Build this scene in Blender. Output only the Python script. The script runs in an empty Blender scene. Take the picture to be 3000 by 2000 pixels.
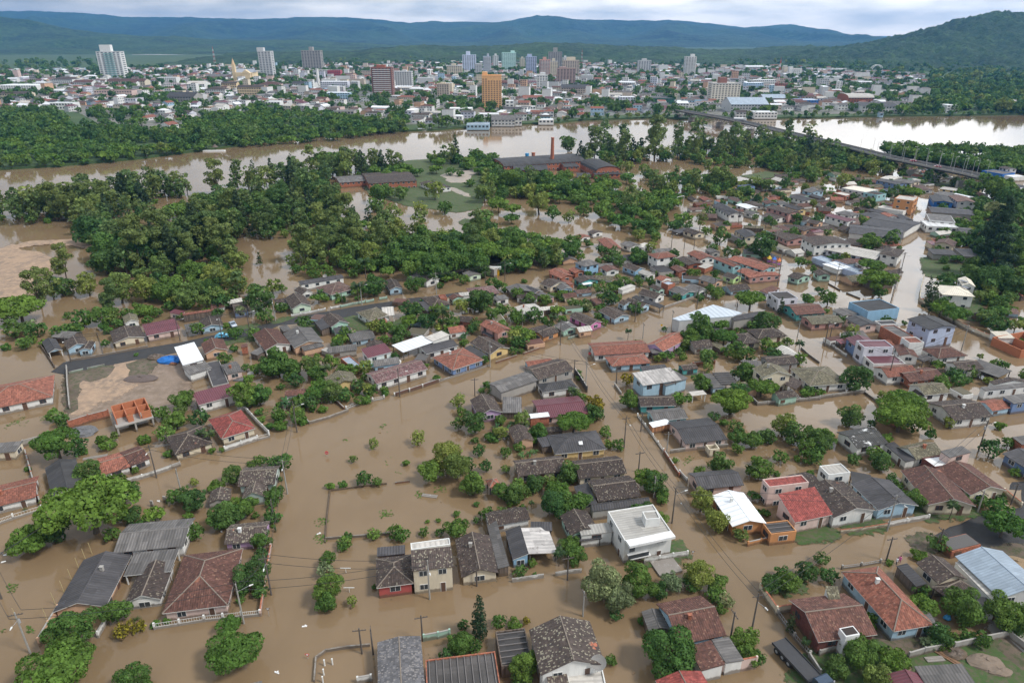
import bpy, math, random
import numpy as np
from mathutils import Vector, noise as mnoise
random.seed(7); RNG = np.random.default_rng(7)
SC = bpy.context.scene
# ------------------------------------------------------------------ camera, sky, sun, exposure
CAMZ = 85.0
PITCH = math.atan(898/2000)
SP, CP = math.sin(PITCH), math.cos(PITCH)
cd = bpy.data.cameras.new('camera'); cam = bpy.data.objects.new('camera', cd)
SC.collection.objects.link(cam); SC.camera = cam
cam.location = (0, 0, CAMZ); cam.rotation_euler = (math.pi/2-PITCH, 0, 0)
cd.lens = 24; cd.sensor_width = 36; cd.clip_start = 1; cd.clip_end = 60000
SC.view_settings.view_transform = 'Standard'; SC.view_settings.look = 'None'
SC.view_settings.gamma = 1; SC.view_settings.exposure = 1.12
SUN_EL, SUN_AZ = math.radians(50), math.radians(112)
w = bpy.data.worlds.new('World'); SC.world = w; w.use_nodes = True
nt = w.node_tree; bg = nt.nodes['Background']; bg.inputs[1].default_value = 0.1
sky = nt.nodes.new('ShaderNodeTexSky'); sky.sky_type = 'NISHITA'; sky.sun_disc = False
sky.sun_elevation = SUN_EL; sky.sun_rotation = SUN_AZ; sky.air_density = 1.0; sky.dust_density = 1.5
geo = nt.nodes.new('ShaderNodeTexCoord')
mp = nt.nodes.new('ShaderNodeMapping'); mp.inputs['Scale'].default_value = (1, 1, 5.0)
nz = nt.nodes.new('ShaderNodeTexNoise'); nz.inputs['Scale'].default_value = 3.2; nz.inputs['Detail'].default_value = 8
nz.inputs['Roughness'].default_value = .55; nz.inputs['Distortion'].default_value = .3
nz2 = nt.nodes.new('ShaderNodeTexNoise'); nz2.inputs['Scale'].default_value = 7; nz2.inputs['Detail'].default_value = 6
rp = nt.nodes.new('ShaderNodeValToRGB')
rp.color_ramp.elements[0].position = .30; rp.color_ramp.elements[0].color = (0, 0, 0, 1)
rp.color_ramp.elements[1].position = .42; rp.color_ramp.elements[1].color = (1, 1, 1, 1)
cl = nt.nodes.new('ShaderNodeValToRGB')
e = cl.color_ramp.elements; e[0].position = .36; e[0].color = (.44, .50, .57, 1); e[1].position = .62; e[1].color = (.86, .9, .93, 1)
sc_ = nt.nodes.new('ShaderNodeVectorMath'); sc_.operation = 'SCALE'; sc_.inputs['Scale'].default_value = 7.4
mx = nt.nodes.new('ShaderNodeMixRGB')
L = nt.links
L.new(geo.outputs['Generated'], mp.inputs['Vector']); L.new(mp.outputs[0], nz.inputs['Vector']); L.new(mp.outputs[0], nz2.inputs['Vector'])
L.new(nz.outputs['Fac'], rp.inputs[0]); L.new(nz2.outputs['Fac'], cl.inputs[0]); L.new(cl.outputs[0], sc_.inputs[0])
L.new(rp.outputs[0], mx.inputs[0]); L.new(sky.outputs[0], mx.inputs[1]); L.new(sc_.outputs[0], mx.inputs[2])
# brighter, warmer cloud base towards the horizon
sx = nt.nodes.new('ShaderNodeSeparateXYZ'); L.new(geo.outputs['Generated'], sx.inputs[0])
mr = nt.nodes.new('ShaderNodeMapRange'); mr.inputs[1].default_value = .0; mr.inputs[2].default_value = .22; L.new(sx.outputs[2], mr.inputs[0])
hm_ = nt.nodes.new('ShaderNodeMixRGB'); hm_.inputs[1].default_value = (1.30, 1.14, .95, 1); hm_.inputs[2].default_value = (1, 1, 1, 1); L.new(mr.outputs[0], hm_.inputs[0])
mm_ = nt.nodes.new('ShaderNodeMixRGB'); mm_.blend_type = 'MULTIPLY'; mm_.inputs[0].default_value = 1; L.new(mx.outputs[0], mm_.inputs[1]); L.new(hm_.outputs[0], mm_.inputs[2])
# brighter break in the cloud low on the right
dt = nt.nodes.new('ShaderNodeVectorMath'); dt.operation = 'DOT_PRODUCT'; L.new(geo.outputs['Generated'], dt.inputs[0]); dt.inputs[1].default_value = Vector((.52, .84, .15)).normalized()
gr_ = nt.nodes.new('ShaderNodeMapRange'); gr_.inputs[1].default_value = .35; gr_.inputs[2].default_value = 1.0; gr_.inputs[3].default_value = .66; gr_.inputs[4].default_value = 1.2; gr_.interpolation_type = 'SMOOTHSTEP'; L.new(dt.outputs['Value'], gr_.inputs[0])
gs = nt.nodes.new('ShaderNodeVectorMath'); gs.operation = 'SCALE'; L.new(mm_.outputs[0], gs.inputs[0]); L.new(gr_.outputs[0], gs.inputs['Scale'])
dt2 = nt.nodes.new('ShaderNodeVectorMath'); dt2.operation = 'DOT_PRODUCT'; L.new(geo.outputs['Generated'], dt2.inputs[0]); dt2.inputs[1].default_value = Vector((.50, .80, .31)).normalized()  # second glow, above the view, added so street and river water reflect brighter
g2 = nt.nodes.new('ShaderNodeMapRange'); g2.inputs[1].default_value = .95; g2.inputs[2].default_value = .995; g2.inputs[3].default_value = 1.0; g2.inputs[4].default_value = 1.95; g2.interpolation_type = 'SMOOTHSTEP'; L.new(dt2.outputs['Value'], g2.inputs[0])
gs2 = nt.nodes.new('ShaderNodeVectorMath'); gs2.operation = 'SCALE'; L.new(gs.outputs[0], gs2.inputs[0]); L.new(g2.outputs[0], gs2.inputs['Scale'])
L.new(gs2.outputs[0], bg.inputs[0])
sd = bpy.data.lights.new('sun', 'SUN'); sd.energy = 1.5; sd.angle = math.radians(11); sd.color = (1, .96, .9)
so = bpy.data.objects.new('sun', sd); SC.collection.objects.link(so)
so.rotation_euler = (math.pi/2-SUN_EL, 0, math.pi-SUN_AZ)
# ---------------------------------------------------------------- survey data
# "@ x y" opens a block measured on a 600x400 piece of the site survey; s = 600/2352
HOUSES = """
@ 0 1600
long peach house with charcoal sheet roof at bottom left; g 1515 95 1215 690 605 750 1.7 1.4 dg peach F
white house with mossy black roof and pink tiled front; g 2005 195 1850 605 1430 665 1.7 1.3 dk white F; s 2060 20 1540 70 1445 335 2.2 .3 gr white oF
big brick red hip roofed villa behind the white grille fence; h 2792 20 2617 675 1865 755 2.2 2.4 dr pink F
@ 0 1200
long weathered grey shed behind the peach and white houses; g 1300 1640 2110 1560 2120 1250 2.6 1.0 gr white
small cream annex with flat grey roof at left edge; s -150 390 265 355 300 465 2.2 .3 gr cream
white house with red tiles and turquoise shutters; g -200 1150 415 995 365 775 2.0 1.0 rt white
long low house with half orange half brown tiles; g 1165 750 1500 650 1425 470 1.8 .9 rt white; g 1500 642 1725 555 1635 393 1.9 .9 dr white
black tiled house under the biggest umbrella tree; g 515 670 595 1010 985 920 1.9 1.2 bk white
brown mossy hip roofed cottage with dark shuttered window; h 1895 310 2010 515 2450 380 2.0 1.6 dk cream
@ 0 800
orange red hip roofed white house at left edge; h -300 1600 605 1415 590 1170 2.3 2.2 rt white
pink house with maroon roof beside the asphalt road; s 2010 515 1630 590 1680 722 2.3 .9 mr pink F; s 2005 412 1940 450 1985 520 2.2 .4 mr pink
cream bungalow with dark gable roof and arched porch; g 1258 672 1305 805 1672 745 2.0 1.1 dk cream F
small white cottage behind the cream bungalow; g 1405 500 1430 580 1600 555 2.3 .9 mo white F
sky blue wooden house with brown gable roof; g 725 790 770 880 1045 855 2.1 1.2 dk lblue F; g 960 800 900 890 1050 862 2.0 .6 dk lblue F
open dark carport beside the sky blue wooden house; g 480 790 555 922 722 885 1.8 .9 dg lblue oF
white metal roofed warehouse beside the sandy lot; s 2340 990 2230 790 2010 868 3.4 .3 wh white; s 2350 1003 2090 1080 2150 1175 2.4 .4 gr white n
long low shed with rusty orange strip roof; s 2500 400 2095 460 2110 482 2.6 .1 rt wood n
@ 600 800
brown roofed house with small light blue gable; g 180 500 215 600 -60 590 2.0 1.0 dk lblue F; s -75 560 -240 590 -180 670 1.9 .3 gr wood o
white house with maroon flat roof above the red hip house; s 280 1265 -145 1375 -90 1520 2.7 .5 mr white F
peach gabled house with dark red roof near the parked blue car; g 215 760 268 878 0 932 2.4 1.3 dr peach F
small pale pink box house with grey sheet roof; g 250 1165 432 1122 370 1008 2.4 .5 gr pink
flat dark concrete deck beside the pale pink box house; f -10 1030 90 1300 280 1270 2.0 0 dg concrete n
tiny brick outhouse standing in grey water; s 490 808 415 817 430 852 2.6 .2 dr brick n
brick sided house with half brown half rusty gable roof; g 545 705 690 888 972 790 2.4 1.3 dr white F
low dark sheet shed beside the brick sided house; s 640 845 515 915 565 965 1.8 .3 gr wood n
peach house with very wide grey sheet gable roof; g 900 690 1025 860 1355 775 2.6 1.2 gr peach F; s 1330 785 1100 840 1130 895 2.2 .4 gr peach n; s 940 590 850 610 890 675 2.5 .3 gr wood n
tiny concrete block with pale flat roof; s 1395 850 1330 880 1390 950 1.7 .1 lg concrete n
pale green gabled house with lean-to by the asphalt road; g 1330 520 1450 620 1672 580 2.6 1.4 dk mint F; s 1350 520 1435 615 1330 645 2.2 .6 dg wood n; s 1655 600 1470 630 1500 690 1.9 .3 dg mint n
white hip roofed house with pale carport by the lawn; h 1735 450 1890 545 2142 488 2.4 1.2 mo white F; s 2165 382 2030 392 2130 485 2.5 .2 lg white o
white and blue striped cabin with grey roof; g 1690 790 1965 740 1890 642 2.0 .6 gr lblue
white house with steep maroon roof beside the swimming pool; s 2065 800 1790 870 1850 982 2.7 1.0 mr white F
narrow shed with blue grey metal roof and rusty edge; f 1560 975 1690 1085 1820 1075 2.4 0 lb brick n
yellow cottage with blotched gable roof among bushes; g 1375 1200 1450 1320 1740 1195 2.3 1.3 mo yellow
long porch house with mossy maroon roof along the river street; g 1975 1272 2562 1100 2442 985 2.4 1.2 mm white F
white rendered workshop with dark strip roof above asphalt road; g 1100 132 1600 52 1560 15 2.8 .4 dg white
mint bungalow with reddish hip roof behind mint wall; h 1265 165 1450 252 1728 175 2.4 1.6 br mint F
small white cottage with brown gable behind white wall; g 1020 200 1115 250 1222 205 2.0 1.0 dk white F
pale green white house with green shutters by white wall; g 915 290 1000 412 1228 368 2.5 1.5 dk palegreen F; s 935 280 790 305 795 348 2.0 .4 dk white n
blue walled house with mossy roof hidden among trees; g 335 455 505 430 490 322 2.2 .8 dk blue; s 420 280 245 315 305 348 2.2 .2 lg wood n
blue white cottage with dark gable near yard trees; g 2060 95 2120 195 2265 160 2.2 1.0 dk lblue F
@ 1200 800
steel blue hip roofed house with terracotta tiles; h 255 965 495 1115 815 970 2.3 1.5 rt blue F
yellow house with dark mossy gable beside steel blue house; g 685 800 925 935 1145 860 2.4 1.3 dk yellow F; s 695 825 905 942 800 978 1.8 .4 bk wood o
white sided house with charcoal corrugated roof and pale ridge; g 190 930 560 832 480 755 2.3 .8 dg white F
open shed with bright pale blue metal roof; s -205 825 140 712 245 800 2.7 .3 wh brick o
old shed with cream sheet roof near banana plants; s 170 735 365 660 450 712 2.9 .2 lg white n
tall rose house with orange gable roof; g 800 590 1012 697 1178 645 3.6 1.0 rt rose; s 895 640 1010 705 940 740 2.0 .3 dg wood o
orange walled house with brown roof and front palm; g 1540 740 1722 672 1630 595 2.1 .9 dk orange; s 1560 590 1340 640 1420 680 2.0 .3 dk wood n
mint green house with grey gable and mint fence; g 1655 598 1765 668 1935 622 2.2 .9 gr mint F
magenta pink house with dark tiled gable; g 1830 495 2075 605 2205 555 2.3 .9 dk magenta F
light blue cottage with dark gable right of magenta house; g 2165 430 2352 530 2502 468 2.1 .9 dk lblue F
wide pale sheet roofed hall in the tree block; g 1170 400 1290 482 1535 410 2.7 .5 lg white
grey gabled barn by the flooded upper street; g 1100 158 1170 240 1385 158 2.3 .9 gr wood
pinkish house with dark grey wings beside grey barn; g 1290 185 1425 240 1530 205 2.2 .7 dg rose F; s 1500 205 1665 270 1575 292 2.1 .3 gr rose
brown gabled porch house with cream end wall; g 1490 118 1618 165 1755 92 2.3 1.0 dk cream F; g 1660 130 1745 195 1860 165 2.0 .6 gr lblue F
turquoise house with brown roof and white awning; g 1880 62 1960 112 2195 90 2.4 .9 dk turq; s 2060 88 1955 105 1990 136 2.0 .1 wh turq o
orange tiled block with brick walls above turquoise house; g 1600 0 1740 62 1880 25 2.8 .8 rt brick; s 1800 72 1745 85 1860 130 2.1 .4 rt brick n
white cottage with dark gable by the upper street; g 90 60 190 105 365 72 2.4 1.1 dk white F; g -40 20 40 50 150 20 2.4 .6 gr white
pale green kiosk house with grey roof; g 600 0 680 42 825 8 2.3 .5 gr palegreen
teal walled house with mossy hip roof and brick box; h 130 285 265 395 465 350 2.2 1.2 dk turq; f 330 250 355 290 425 272 3.2 0 rt brick n; s 100 330 200 440 300 400 2.0 .1 dg wood n
small terracotta gable with pale green wall; g 445 272 495 305 600 262 2.3 .8 dr mint
long faded maroon hip house in the tree block; h 720 265 1040 228 930 142 2.5 1.0 mm cream; s 680 215 560 225 600 262 2.3 .2 lg white n
white box house with grey slanted roof; s 1085 243 950 270 985 320 2.4 .3 gr white
concrete walled long hall with mossy roof by river street; g 1050 1370 1478 1227 1395 1108 3.2 .6 gr concrete n; g 1480 1222 1890 1105 1770 960 3.2 1.2 dk concrete
slate roofed hip house inside the walled yard; h 1530 1370 1930 1310 1860 1215 2.3 1.0 bk white F
lilac gabled house with mossy tiles at river street corner; g 690 1455 790 1640 1085 1620 2.3 1.3 dk lilac F
patched grey sheet shed beside lilac house; s 1285 1420 1070 1420 1120 1600 2.0 .4 gr wood n
house with wide maroon metal roof and red ridge; g 1500 1670 2060 1610 1965 1402 2.3 .9 mr pink
@ 1800 800
lilac walled house with large terracotta gable at the junction; g 560 900 838 755 700 655 2.5 1.4 rt lilac F; s 555 862 405 870 425 920 2.1 .2 gr wood o
rust tiled white house left of lilac walled house; g -227 945 415 905 340 765 2.3 1.0 rt white
lower terracotta hip house with pale blue wall; h -30 1070 430 1030 330 918 2.2 .9 rt lblue
warehouse|large blue grey metal warehouse beside bright green trees; p 665 520 1135 360 1465 455 1362 492 740 545 4.6 0 lbm lgrey n
dark roofed concrete hall joined to the metal warehouse; g 1375 545 1755 480 1730 425 3.6 .6 dg concrete n
cream L shaped house with mossy hip roofs; h 1650 750 1990 718 1840 618 2.8 1.2 dk cream; h 1475 815 1690 795 1540 680 2.4 .9 dk cream
small rusty tiled shed in tree yard; s 1170 785 1095 805 1185 897 1.6 .3 mo wood n
old brown roofed house with grey render near the palm; g 1790 1060 2125 1030 2050 925 3.0 .8 dk concrete
tall cream two storey house with brown gable; g 1582 1092 1705 1200 2050 1180 4.9 1.5 mo cream F; s 2040 1190 1950 1270 2150 1272 2.4 .5 dk wood o
low white house with olive mossy hip roof; h 2012 1092 2240 1295 2630 1215 2.4 1.5 mo white F
turquoise house under faded brown roof across from warehouse; g 2090 480 2435 455 2360 335 2.6 1.3 dr turq
rose fronted house with grey mossy roof; g 2270 590 2640 565 2590 465 2.4 .8 mo rose
white two storey house with black ribbed roof; f 1765 220 1885 300 2097 278 4.7 0 st lav; s 1810 140 1665 200 1750 240 3.0 .3 dr lav
mint corner house with dark roofs at street junction; g 1985 35 2110 75 2340 60 2.4 1.0 dk mint; g 2280 -20 2350 30 2480 20 2.6 .8 dk mint
white gabled house with brown roof by road kerb; g 265 240 475 300 650 265 2.5 1.2 dk white F; s 250 252 580 375 530 405 1.9 .3 bk wood o
pale blue gabled house beside the dark open sheds; g 105 330 310 405 415 370 2.2 1.0 dk lblue F; g 40 340 110 370 200 330 2.2 .7 dk lblue F
small white shed with pale lean roof; s 190 125 40 175 100 195 2.1 .1 lg white n
tall white house with rusty gable and brick cube; g 470 60 545 88 680 65 4.2 .8 rt white; f 540 105 620 135 682 107 4.2 0 lb brick n
small mint gable behind the rusty gabled house; g 400 155 510 205 575 185 2.2 .8 dk mint
grey roofed house with turquoise gable front; g 612 192 785 258 935 218 2.2 .8 gr turq F
grey roofed white house with skylight by the kerb; g 795 165 960 225 1065 180 2.3 .8 gr white F
peach house with grey gable roof; g 955 65 1140 125 1250 85 2.3 .9 gr peach
lime green house with dark roof near salmon row; g 1240 30 1370 70 1470 38 2.4 .9 dk lime F
salmon and turquoise terrace with terracotta strip roof; g 1490 15 1560 55 1800 -40 2.6 .5 rt rose
light blue two storey house with torn white roof; s 640 1078 205 1142 318 1292 4.2 .7 lgt lblue; s 850 1205 660 1100 500 1240 3.6 .2 gr lblue n
long dark sheet shed above torn white roof house; s 580 1045 290 1068 305 1118 2.2 .3 dg turq n
small teal shed with mossy roof by tree; g 790 1115 965 1095 920 1035 1.9 .6 dk turq
pale blue hut with grey roof and black ribbed canopy; s 1110 1145 1255 1305 1130 1318 2.1 .2 gr lblue; s 1120 1140 1312 1132 1442 1275 2.3 .2 st wood o
freestanding white canopy on thin posts; f 850 1360 895 1407 1065 1390 2.2 0 lg white o
turquoise house with mossy roof and white verge; g 300 1530 710 1520 640 1400 2.4 1.0 dk turq F
@ 1800 1200
cyan house with striped grey roof and white awning; g 455 132 848 92 740 -30 2.2 .8 gr cyan F; s 600 102 395 147 440 202 2.0 .3 wh wood2 n
pinkish white house with wide dark corrugated roof and carport; g 815 392 1300 335 1065 90 2.3 1.0 dg pink
pinkish gabled house with dark grey roof and red ridge; g 975 915 1490 862 1320 680 2.6 1.1 dg pink
orange house with bright white gabled roof; g 1115 985 1355 1340 1720 1265 2.7 1.0 wh orange F
tall house with large bright red tiled roof; f 1780 885 2235 830 2080 750 4.8 0 rd pink; s 2300 880 1875 965 2022 1306 3.0 2.3 rd pink F
orange garage with black ribbed flat roof; f 1700 1295 1800 1425 2090 1385 2.7 0 st orange
modern white two storey house with grey ribbed roof terraces; f -75 1165 120 1500 650 1385 5.0 0 lgs white; f 320 1165 362 1255 520 1225 6.6 0 lgs white n; s -60 1290 -420 1330 -380 1440 3.0 .2 lgs white
brown tiled house with hipped red wing behind modern white house; g -187 1055 310 990 240 740 2.5 1.2 dk cream; h 200 900 290 890 392 872 2.2 .8 dr cream
@ 1200 1200
long brown roof house with carport by round trees; g 1245 765 1810 700 1735 520 2.1 1.3 dk cream
yellow walled house with dark hip roof and skylight; h 1670 510 2260 450 2145 235 2.2 1.3 dg yellow F; s 1590 300 1460 322 1505 432 1.9 .2 dg wood n
large speckled brown roof house at street bend; g 1945 790 2497 725 2427 520 2.4 1.3 dk cream; s 1860 610 1800 640 1850 790 2.0 .3 dk cream n
flat dark grey annex with small white chimney; s 2050 835 2165 1085 1975 1085 1.9 .5 dg pink n
dark slate shed roof beside modern white house; g 2100 1165 2770 1080 2730 1005 2.3 .8 dg concrete n
small brick block with white metal roof; s 1590 25 1370 48 1430 92 2.7 .2 wh brick n
low mossy shed behind round bright tree; s 1740 185 1490 205 1510 262 1.8 .2 dk wood n
brown gabled house with pale green front and open porch; g 1725 1215 1850 1445 2180 1390 2.5 1.1 dk mint; s 2185 1400 1850 1447 1857 1522 1.9 .4 dg wood o
tiny red tiled gazebo by hedge; h 870 805 915 895 1035 850 1.9 .8 rt wood o
@ 600 1200
derelict mossy house with collapsed porch; g 375 880 805 850 825 640 2.3 1.4 mg teal; g 720 870 690 990 430 1000 2.1 1.2 mg teal; g 310 900 280 1045 30 1090 1.4 .8 mg concrete n
lilac walled house with speckled mossy roof; g 220 1545 695 1500 712 1275 1.8 1.1 mg lilac
red tiled hip house inside white boundary wall; h 415 -5 585 210 190 330 2.3 1.5 rd cream F
@ 600 1600
red fronted house with speckled black hip roof; h 1965 140 1970 480 2400 440 2.6 1.3 dk red F; s 2300 -20 1980 10 1990 110 2.2 .2 dg wood n
grey patched slab tile roof at bottom edge; g 1980 1100 1990 1750 2540 1720 2.8 .6 gt brick n
@ 1200 1600
tall cream two storey house with mossy front slope; s 480 -5 15 45 35 282 5.2 1.2 mg cream; f 455 -100 10 -40 20 35 5.8 0 lg white n
brown gabled house with orange tile patch beside cream house; g 520 -80 595 360 1015 280 2.1 1.3 dk cream; s 1000 -300 1142 220 1005 218 2.0 .3 gr wood n
sky blue house with torn dark and pale roof; s 1270 -245 1368 82 1175 108 2.0 .9 dg sky F; s 1368 82 1270 -215 1600 -185 2.1 .7 lgt sky o; s 1635 -283 1390 -288 1410 -185 2.2 .2 dg wood n
wide ribbed concrete roof hall at bottom edge; f 180 1300 200 1750 1060 1700 3.0 0 st2 brick n
dark ribbed roof shed beside cypress; f 985 975 1055 1375 1410 1320 2.4 0 st wood n
large lichen covered gable house with orange tile spots; g 1370 955 1505 1480 2270 1405 4.0 2.0 mg white; s 1790 1395 1560 1425 1600 1800 2.6 .6 mg white n; f 1800 1430 1860 1800 2290 1740 2.6 0 lg white n
@ 1800 1600
weathered blue house with large brown gable roof; g 740 1125 1290 1015 1020 555 2.9 1.7 dr lblue
grey sheet lean-to gable left of weathered blue house; g 310 745 395 970 650 965 2.2 .5 gr wood n
white annex with half tiled half grey roof; s 1110 1070 1270 1350 990 1412 2.6 .5 dr white n; s 1280 1335 1115 1065 1325 1050 2.6 .2 gr white n
clean red gable roof at bottom edge by white courtyard; g 470 1535 600 1800 1180 1750 3.0 1.0 rd white F
@ 2400 1600
dark brown tiled villa with white chimney; g -10 1100 670 1010 200 545 3.0 1.7 dr brickd F; s 210 455 70 450 235 645 3.4 1.2 mo white n
largest terracotta hip roof house with pale blue veranda; h 250 290 855 978 1330 905 2.6 2.3 rt lblue F; s 1075 720 1165 885 1380 940 2.3 .2 gr wood o
brown mossy house with wooden wall beside metal hall; g 1110 185 1370 430 1720 390 3.0 1.3 dk cream; h 1290 465 1490 610 1890 555 2.4 .9 dk rose o; s 1010 190 1240 425 1100 445 2.2 .3 dg wood n
warehouse|long blue grey metal hall at right edge; g 1560 110 2080 600 2700 560 3.6 1.5 lb lgrey; s 1640 165 2080 608 2000 620 3.0 .2 lg white n
small grey lean roof behind round tree; s 1960 590 1790 560 1880 735 2.2 .3 gr white n
maroon metal roof house at bottom right; g 765 1462 900 1700 1280 1640 2.8 1.0 mr white F; s 1640 1340 1090 1372 1230 1620 3.0 .4 gr wood n
@ 2400 1200
white gabled house with speckled black roof and ramp; g -190 900 165 1240 650 1140 2.9 1.4 dk white F
pale blue house with large smooth grey gable; g 368 850 680 1152 1112 1070 2.7 1.2 dg lblue F
cream villa with brown gable beside palm garden; g 935 695 1255 1090 1692 985 2.7 1.5 dr cream F
cream villa with arched windows and brown gable; g 1335 672 1740 980 2190 948 2.9 1.5 dr cream F
pinkish two storey block with roof terrace; s 1640 412 1390 472 1520 542 4.6 .2 gr pink; f 1185 550 1330 655 1490 600 3.0 0 wt brickd n
olive mossy hip house with dark lean-to; g 1115 572 1425 500 1310 335 2.6 1.3 mo white; s 860 365 1110 568 1000 602 2.2 .4 dg white
black sheet roof house with bright white strips; g 440 440 800 380 600 190 2.7 1.0 bks white
white flat roofed cube behind the speckled black roof; f 110 745 360 715 230 615 4.2 0 lg white; f 360 700 375 850 600 790 2.6 0 st wood o
blue house with dark grey roof at right edge; g 2100 500 2500 750 2700 600 2.5 .8 dg blue
brick shed with grey roof at right edge; s 2420 285 2215 312 2330 400 2.4 .3 gr brick n
@ 2400 800
speckled brown house behind the low concrete wall; g 1550 1690 2000 1640 1780 1425 2.7 1.4 dk white
lavender blue three storey block with black roof; g 1010 525 1270 652 1570 605 6.2 .8 bk lavb
sky blue walled hall with dark roof and tall parapet; f 345 330 565 440 935 405 4.2 0 bk sky n
pinkish shed with black roof and square skylight; g 290 515 475 612 628 560 3.0 .6 bk pink
low pale grey roofs behind the pinkish shed; g 145 425 285 490 435 455 2.2 .4 gr white
long grey roofed brick wall building; f 705 607 930 735 1075 715 4.0 0 gr brick n; f 640 545 710 590 885 565 3.0 0 dg white n
white stair tower house with terracotta deck; f 945 735 1040 800 1170 770 5.4 0 rt white n; g 850 830 925 945 1085 880 3.1 .8 dr white
blue gabled house with maroon roofs by white modern house; g 300 742 400 830 575 745 3.8 1.0 mr blue; s 300 745 185 762 265 810 2.4 .4 mr blue o
modern white house with two flat maroon roofs; f 425 772 520 850 835 828 5.8 0 mr lav; f 510 942 625 1040 945 998 3.2 0 mr white
white house with bright terracotta gable facing tall street pole; g 790 1195 1145 1160 1060 1035 2.7 1.3 rt white
brick house with wide brown roof beside bright terracotta gable; g 1045 1250 1450 1200 1340 1065 2.4 1.0 dr brick
white house with olive roof and white verges; g 1210 1402 1512 1372 1400 1240 2.9 1.2 mo white F; g 1070 1350 1190 1420 1230 1400 2.4 .4 dk white n
low ribbed canopy beside terracotta hip house; s 1210 925 1090 960 1200 1012 2.4 .2 st wood o
white house with rust red hip roof behind lavender block; h 1370 978 1708 945 1495 832 2.7 1.3 dr white
cream luxury villa with pale roof and solar panels; h 1300 130 1415 245 1745 230 4.5 1.4 cw white; g 1590 60 1640 140 1800 160 4.5 1.0 cw white
pale roofed shed along the cream boundary wall; s 2150 665 1960 665 2010 745 2.4 .4 cw white n
mossy white house right of yellowish tree; g 1615 1118 1895 1092 1800 985 2.8 1.0 dk white
grey open carport with dark roof and parked car; s 1835 985 2215 1120 2040 1190 2.4 .3 gr wood o
brown mossy gable by the river street right; g 1950 1240 2010 1278 2400 1230 2.4 1.0 dk white
grey roofed workshop with missing roof panels; s 2400 1250 1850 1305 1940 1345 3.0 .2 gr white; s 2420 1370 2105 1412 2195 1503 3.2 .3 gr blue
@ 2400 400
long white workshop with pale grey curved roof; g 70 1300 645 1412 700 1320 3.0 .6 lg lav
white two storey house with dark hip roof by main street; h 690 1345 915 1382 940 1295 4.6 .7 dk white
warehouse|wide charcoal gabled warehouse by main street; g 335 1108 960 1180 990 1075 3.6 .8 dg white n; g 490 1005 995 1092 1020 960 3.6 .7 dg white n
peach gable with dark roof behind the workshop; g 250 1205 430 1258 475 1180 3.0 .8 dk peach
white house with pale grey hip roof; h 178 875 365 915 452 882 3.2 .6 gr white
long white two storey house with maroon roof; g 60 905 330 978 370 945 4.2 .6 mr white; s 450 940 260 925 330 1000 3.0 .5 br white
dark roof cluster behind charcoal warehouse; g 455 890 620 940 750 900 3.0 .6 dg concrete; g 545 845 690 880 780 862 3.0 .5 dg concrete; g 850 900 960 960 1030 930 3.0 .6 dg concrete
white cottage with orange rust roof in dark cluster; g 700 880 800 922 858 900 3.2 .6 rt white
orange three storey apartment block at the street mouth; f 865 710 1085 738 1097 692 7.8 0 lg orange
white garage with long flat roof beside orange block; f 670 812 965 860 1000 830 2.8 0 lg white n
turquoise two storey house beside pale roofed terrace; f 510 640 665 672 750 650 4.2 0 dk cyan
grey two storey terrace with pale cream roof; f 260 590 540 640 630 600 4.2 0 cw lgrey
low brick building with pale flat roof; f 155 645 305 680 370 660 3.0 0 lg brick
long periwinkle two storey house near the bridge; g 648 500 900 553 950 525 4.2 .5 dg blue
cream roofed house behind the long periwinkle house; g 700 478 850 500 935 465 3.4 .5 lg white; g 860 505 1060 540 1160 520 3.4 .6 gr cream
low brown tiled roof beside the bridge lawn; g 1060 560 1190 615 1225 580 2.4 .5 br white
pale yellow hall near bridge ramp; g 1385 600 1570 625 1620 600 3.2 .5 lg yellow
white shop with grey roof opposite the orange block; g 1310 650 1470 685 1550 650 3.4 .6 gr white; g 1520 665 1700 705 1800 700 3.4 .5 wh white
vivid blue gabled house on the bright flooded street; g 1480 690 1545 765 1290 718 4.0 .8 bk vblue
large white gable with brown roof behind vivid blue house; g 1700 690 1812 762 1550 725 4.4 .9 br lgrey
long black roofed store right of main street; g 1285 868 1785 905 1770 840 3.2 .6 dg concrete n
modern white and grey house with flat roofs; f 1270 960 1565 985 1590 915 4.4 0 gr white; f 1240 1025 1600 1045 1600 985 3.6 0 wt white; g 1620 1110 1810 1125 1850 1060 2.8 .5 dg concrete n
cream gabled house with reddish roof by lawn; g 1590 1215 1540 1262 1312 1232 3.6 1.2 br cream; s 1310 1200 1225 1200 1215 1245 2.6 .3 mr cream n
dark roofed concrete shed at the lawn edge; s 1520 1300 1240 1285 1235 1345 2.8 .3 dg concrete n; s 1740 1290 1540 1280 1530 1370 3.2 .3 dg concrete n
white two storey house beyond the bridge end; g 2060 352 2150 375 2255 368 4.2 .8 dk white
blue hoarding shed with grey roof beyond bridge; f 1870 390 2110 432 2180 405 3.0 0 gr vblue n; f 2130 445 2230 465 2350 450 3.0 0 wh white n
@ 1800 400
warehouse|tall white hall with dark roof and side windows; g 1120 792 1315 902 1490 895 4.2 1.4 dg white
long rose two storey shop house with brown roof; g 1740 815 2005 890 2095 855 4.8 .9 dk rose
yellow fronted two storey house behind rose shop; g 1950 800 2110 850 2185 832 4.8 .8 dg yellow
white low house with parapet gable by the rose shop; g 1680 905 1855 950 1960 918 2.7 .6 dk white
bright white roofed hut between hall and trees; g 1390 785 1530 830 1605 800 2.4 .6 wh white
small white roadside house with dark lean roof; g 1480 870 1580 895 1660 872 2.4 .6 gr white
brown tiled cottage with cyan wall; g 1690 745 1750 775 1830 745 2.4 .7 dr cyan
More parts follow.
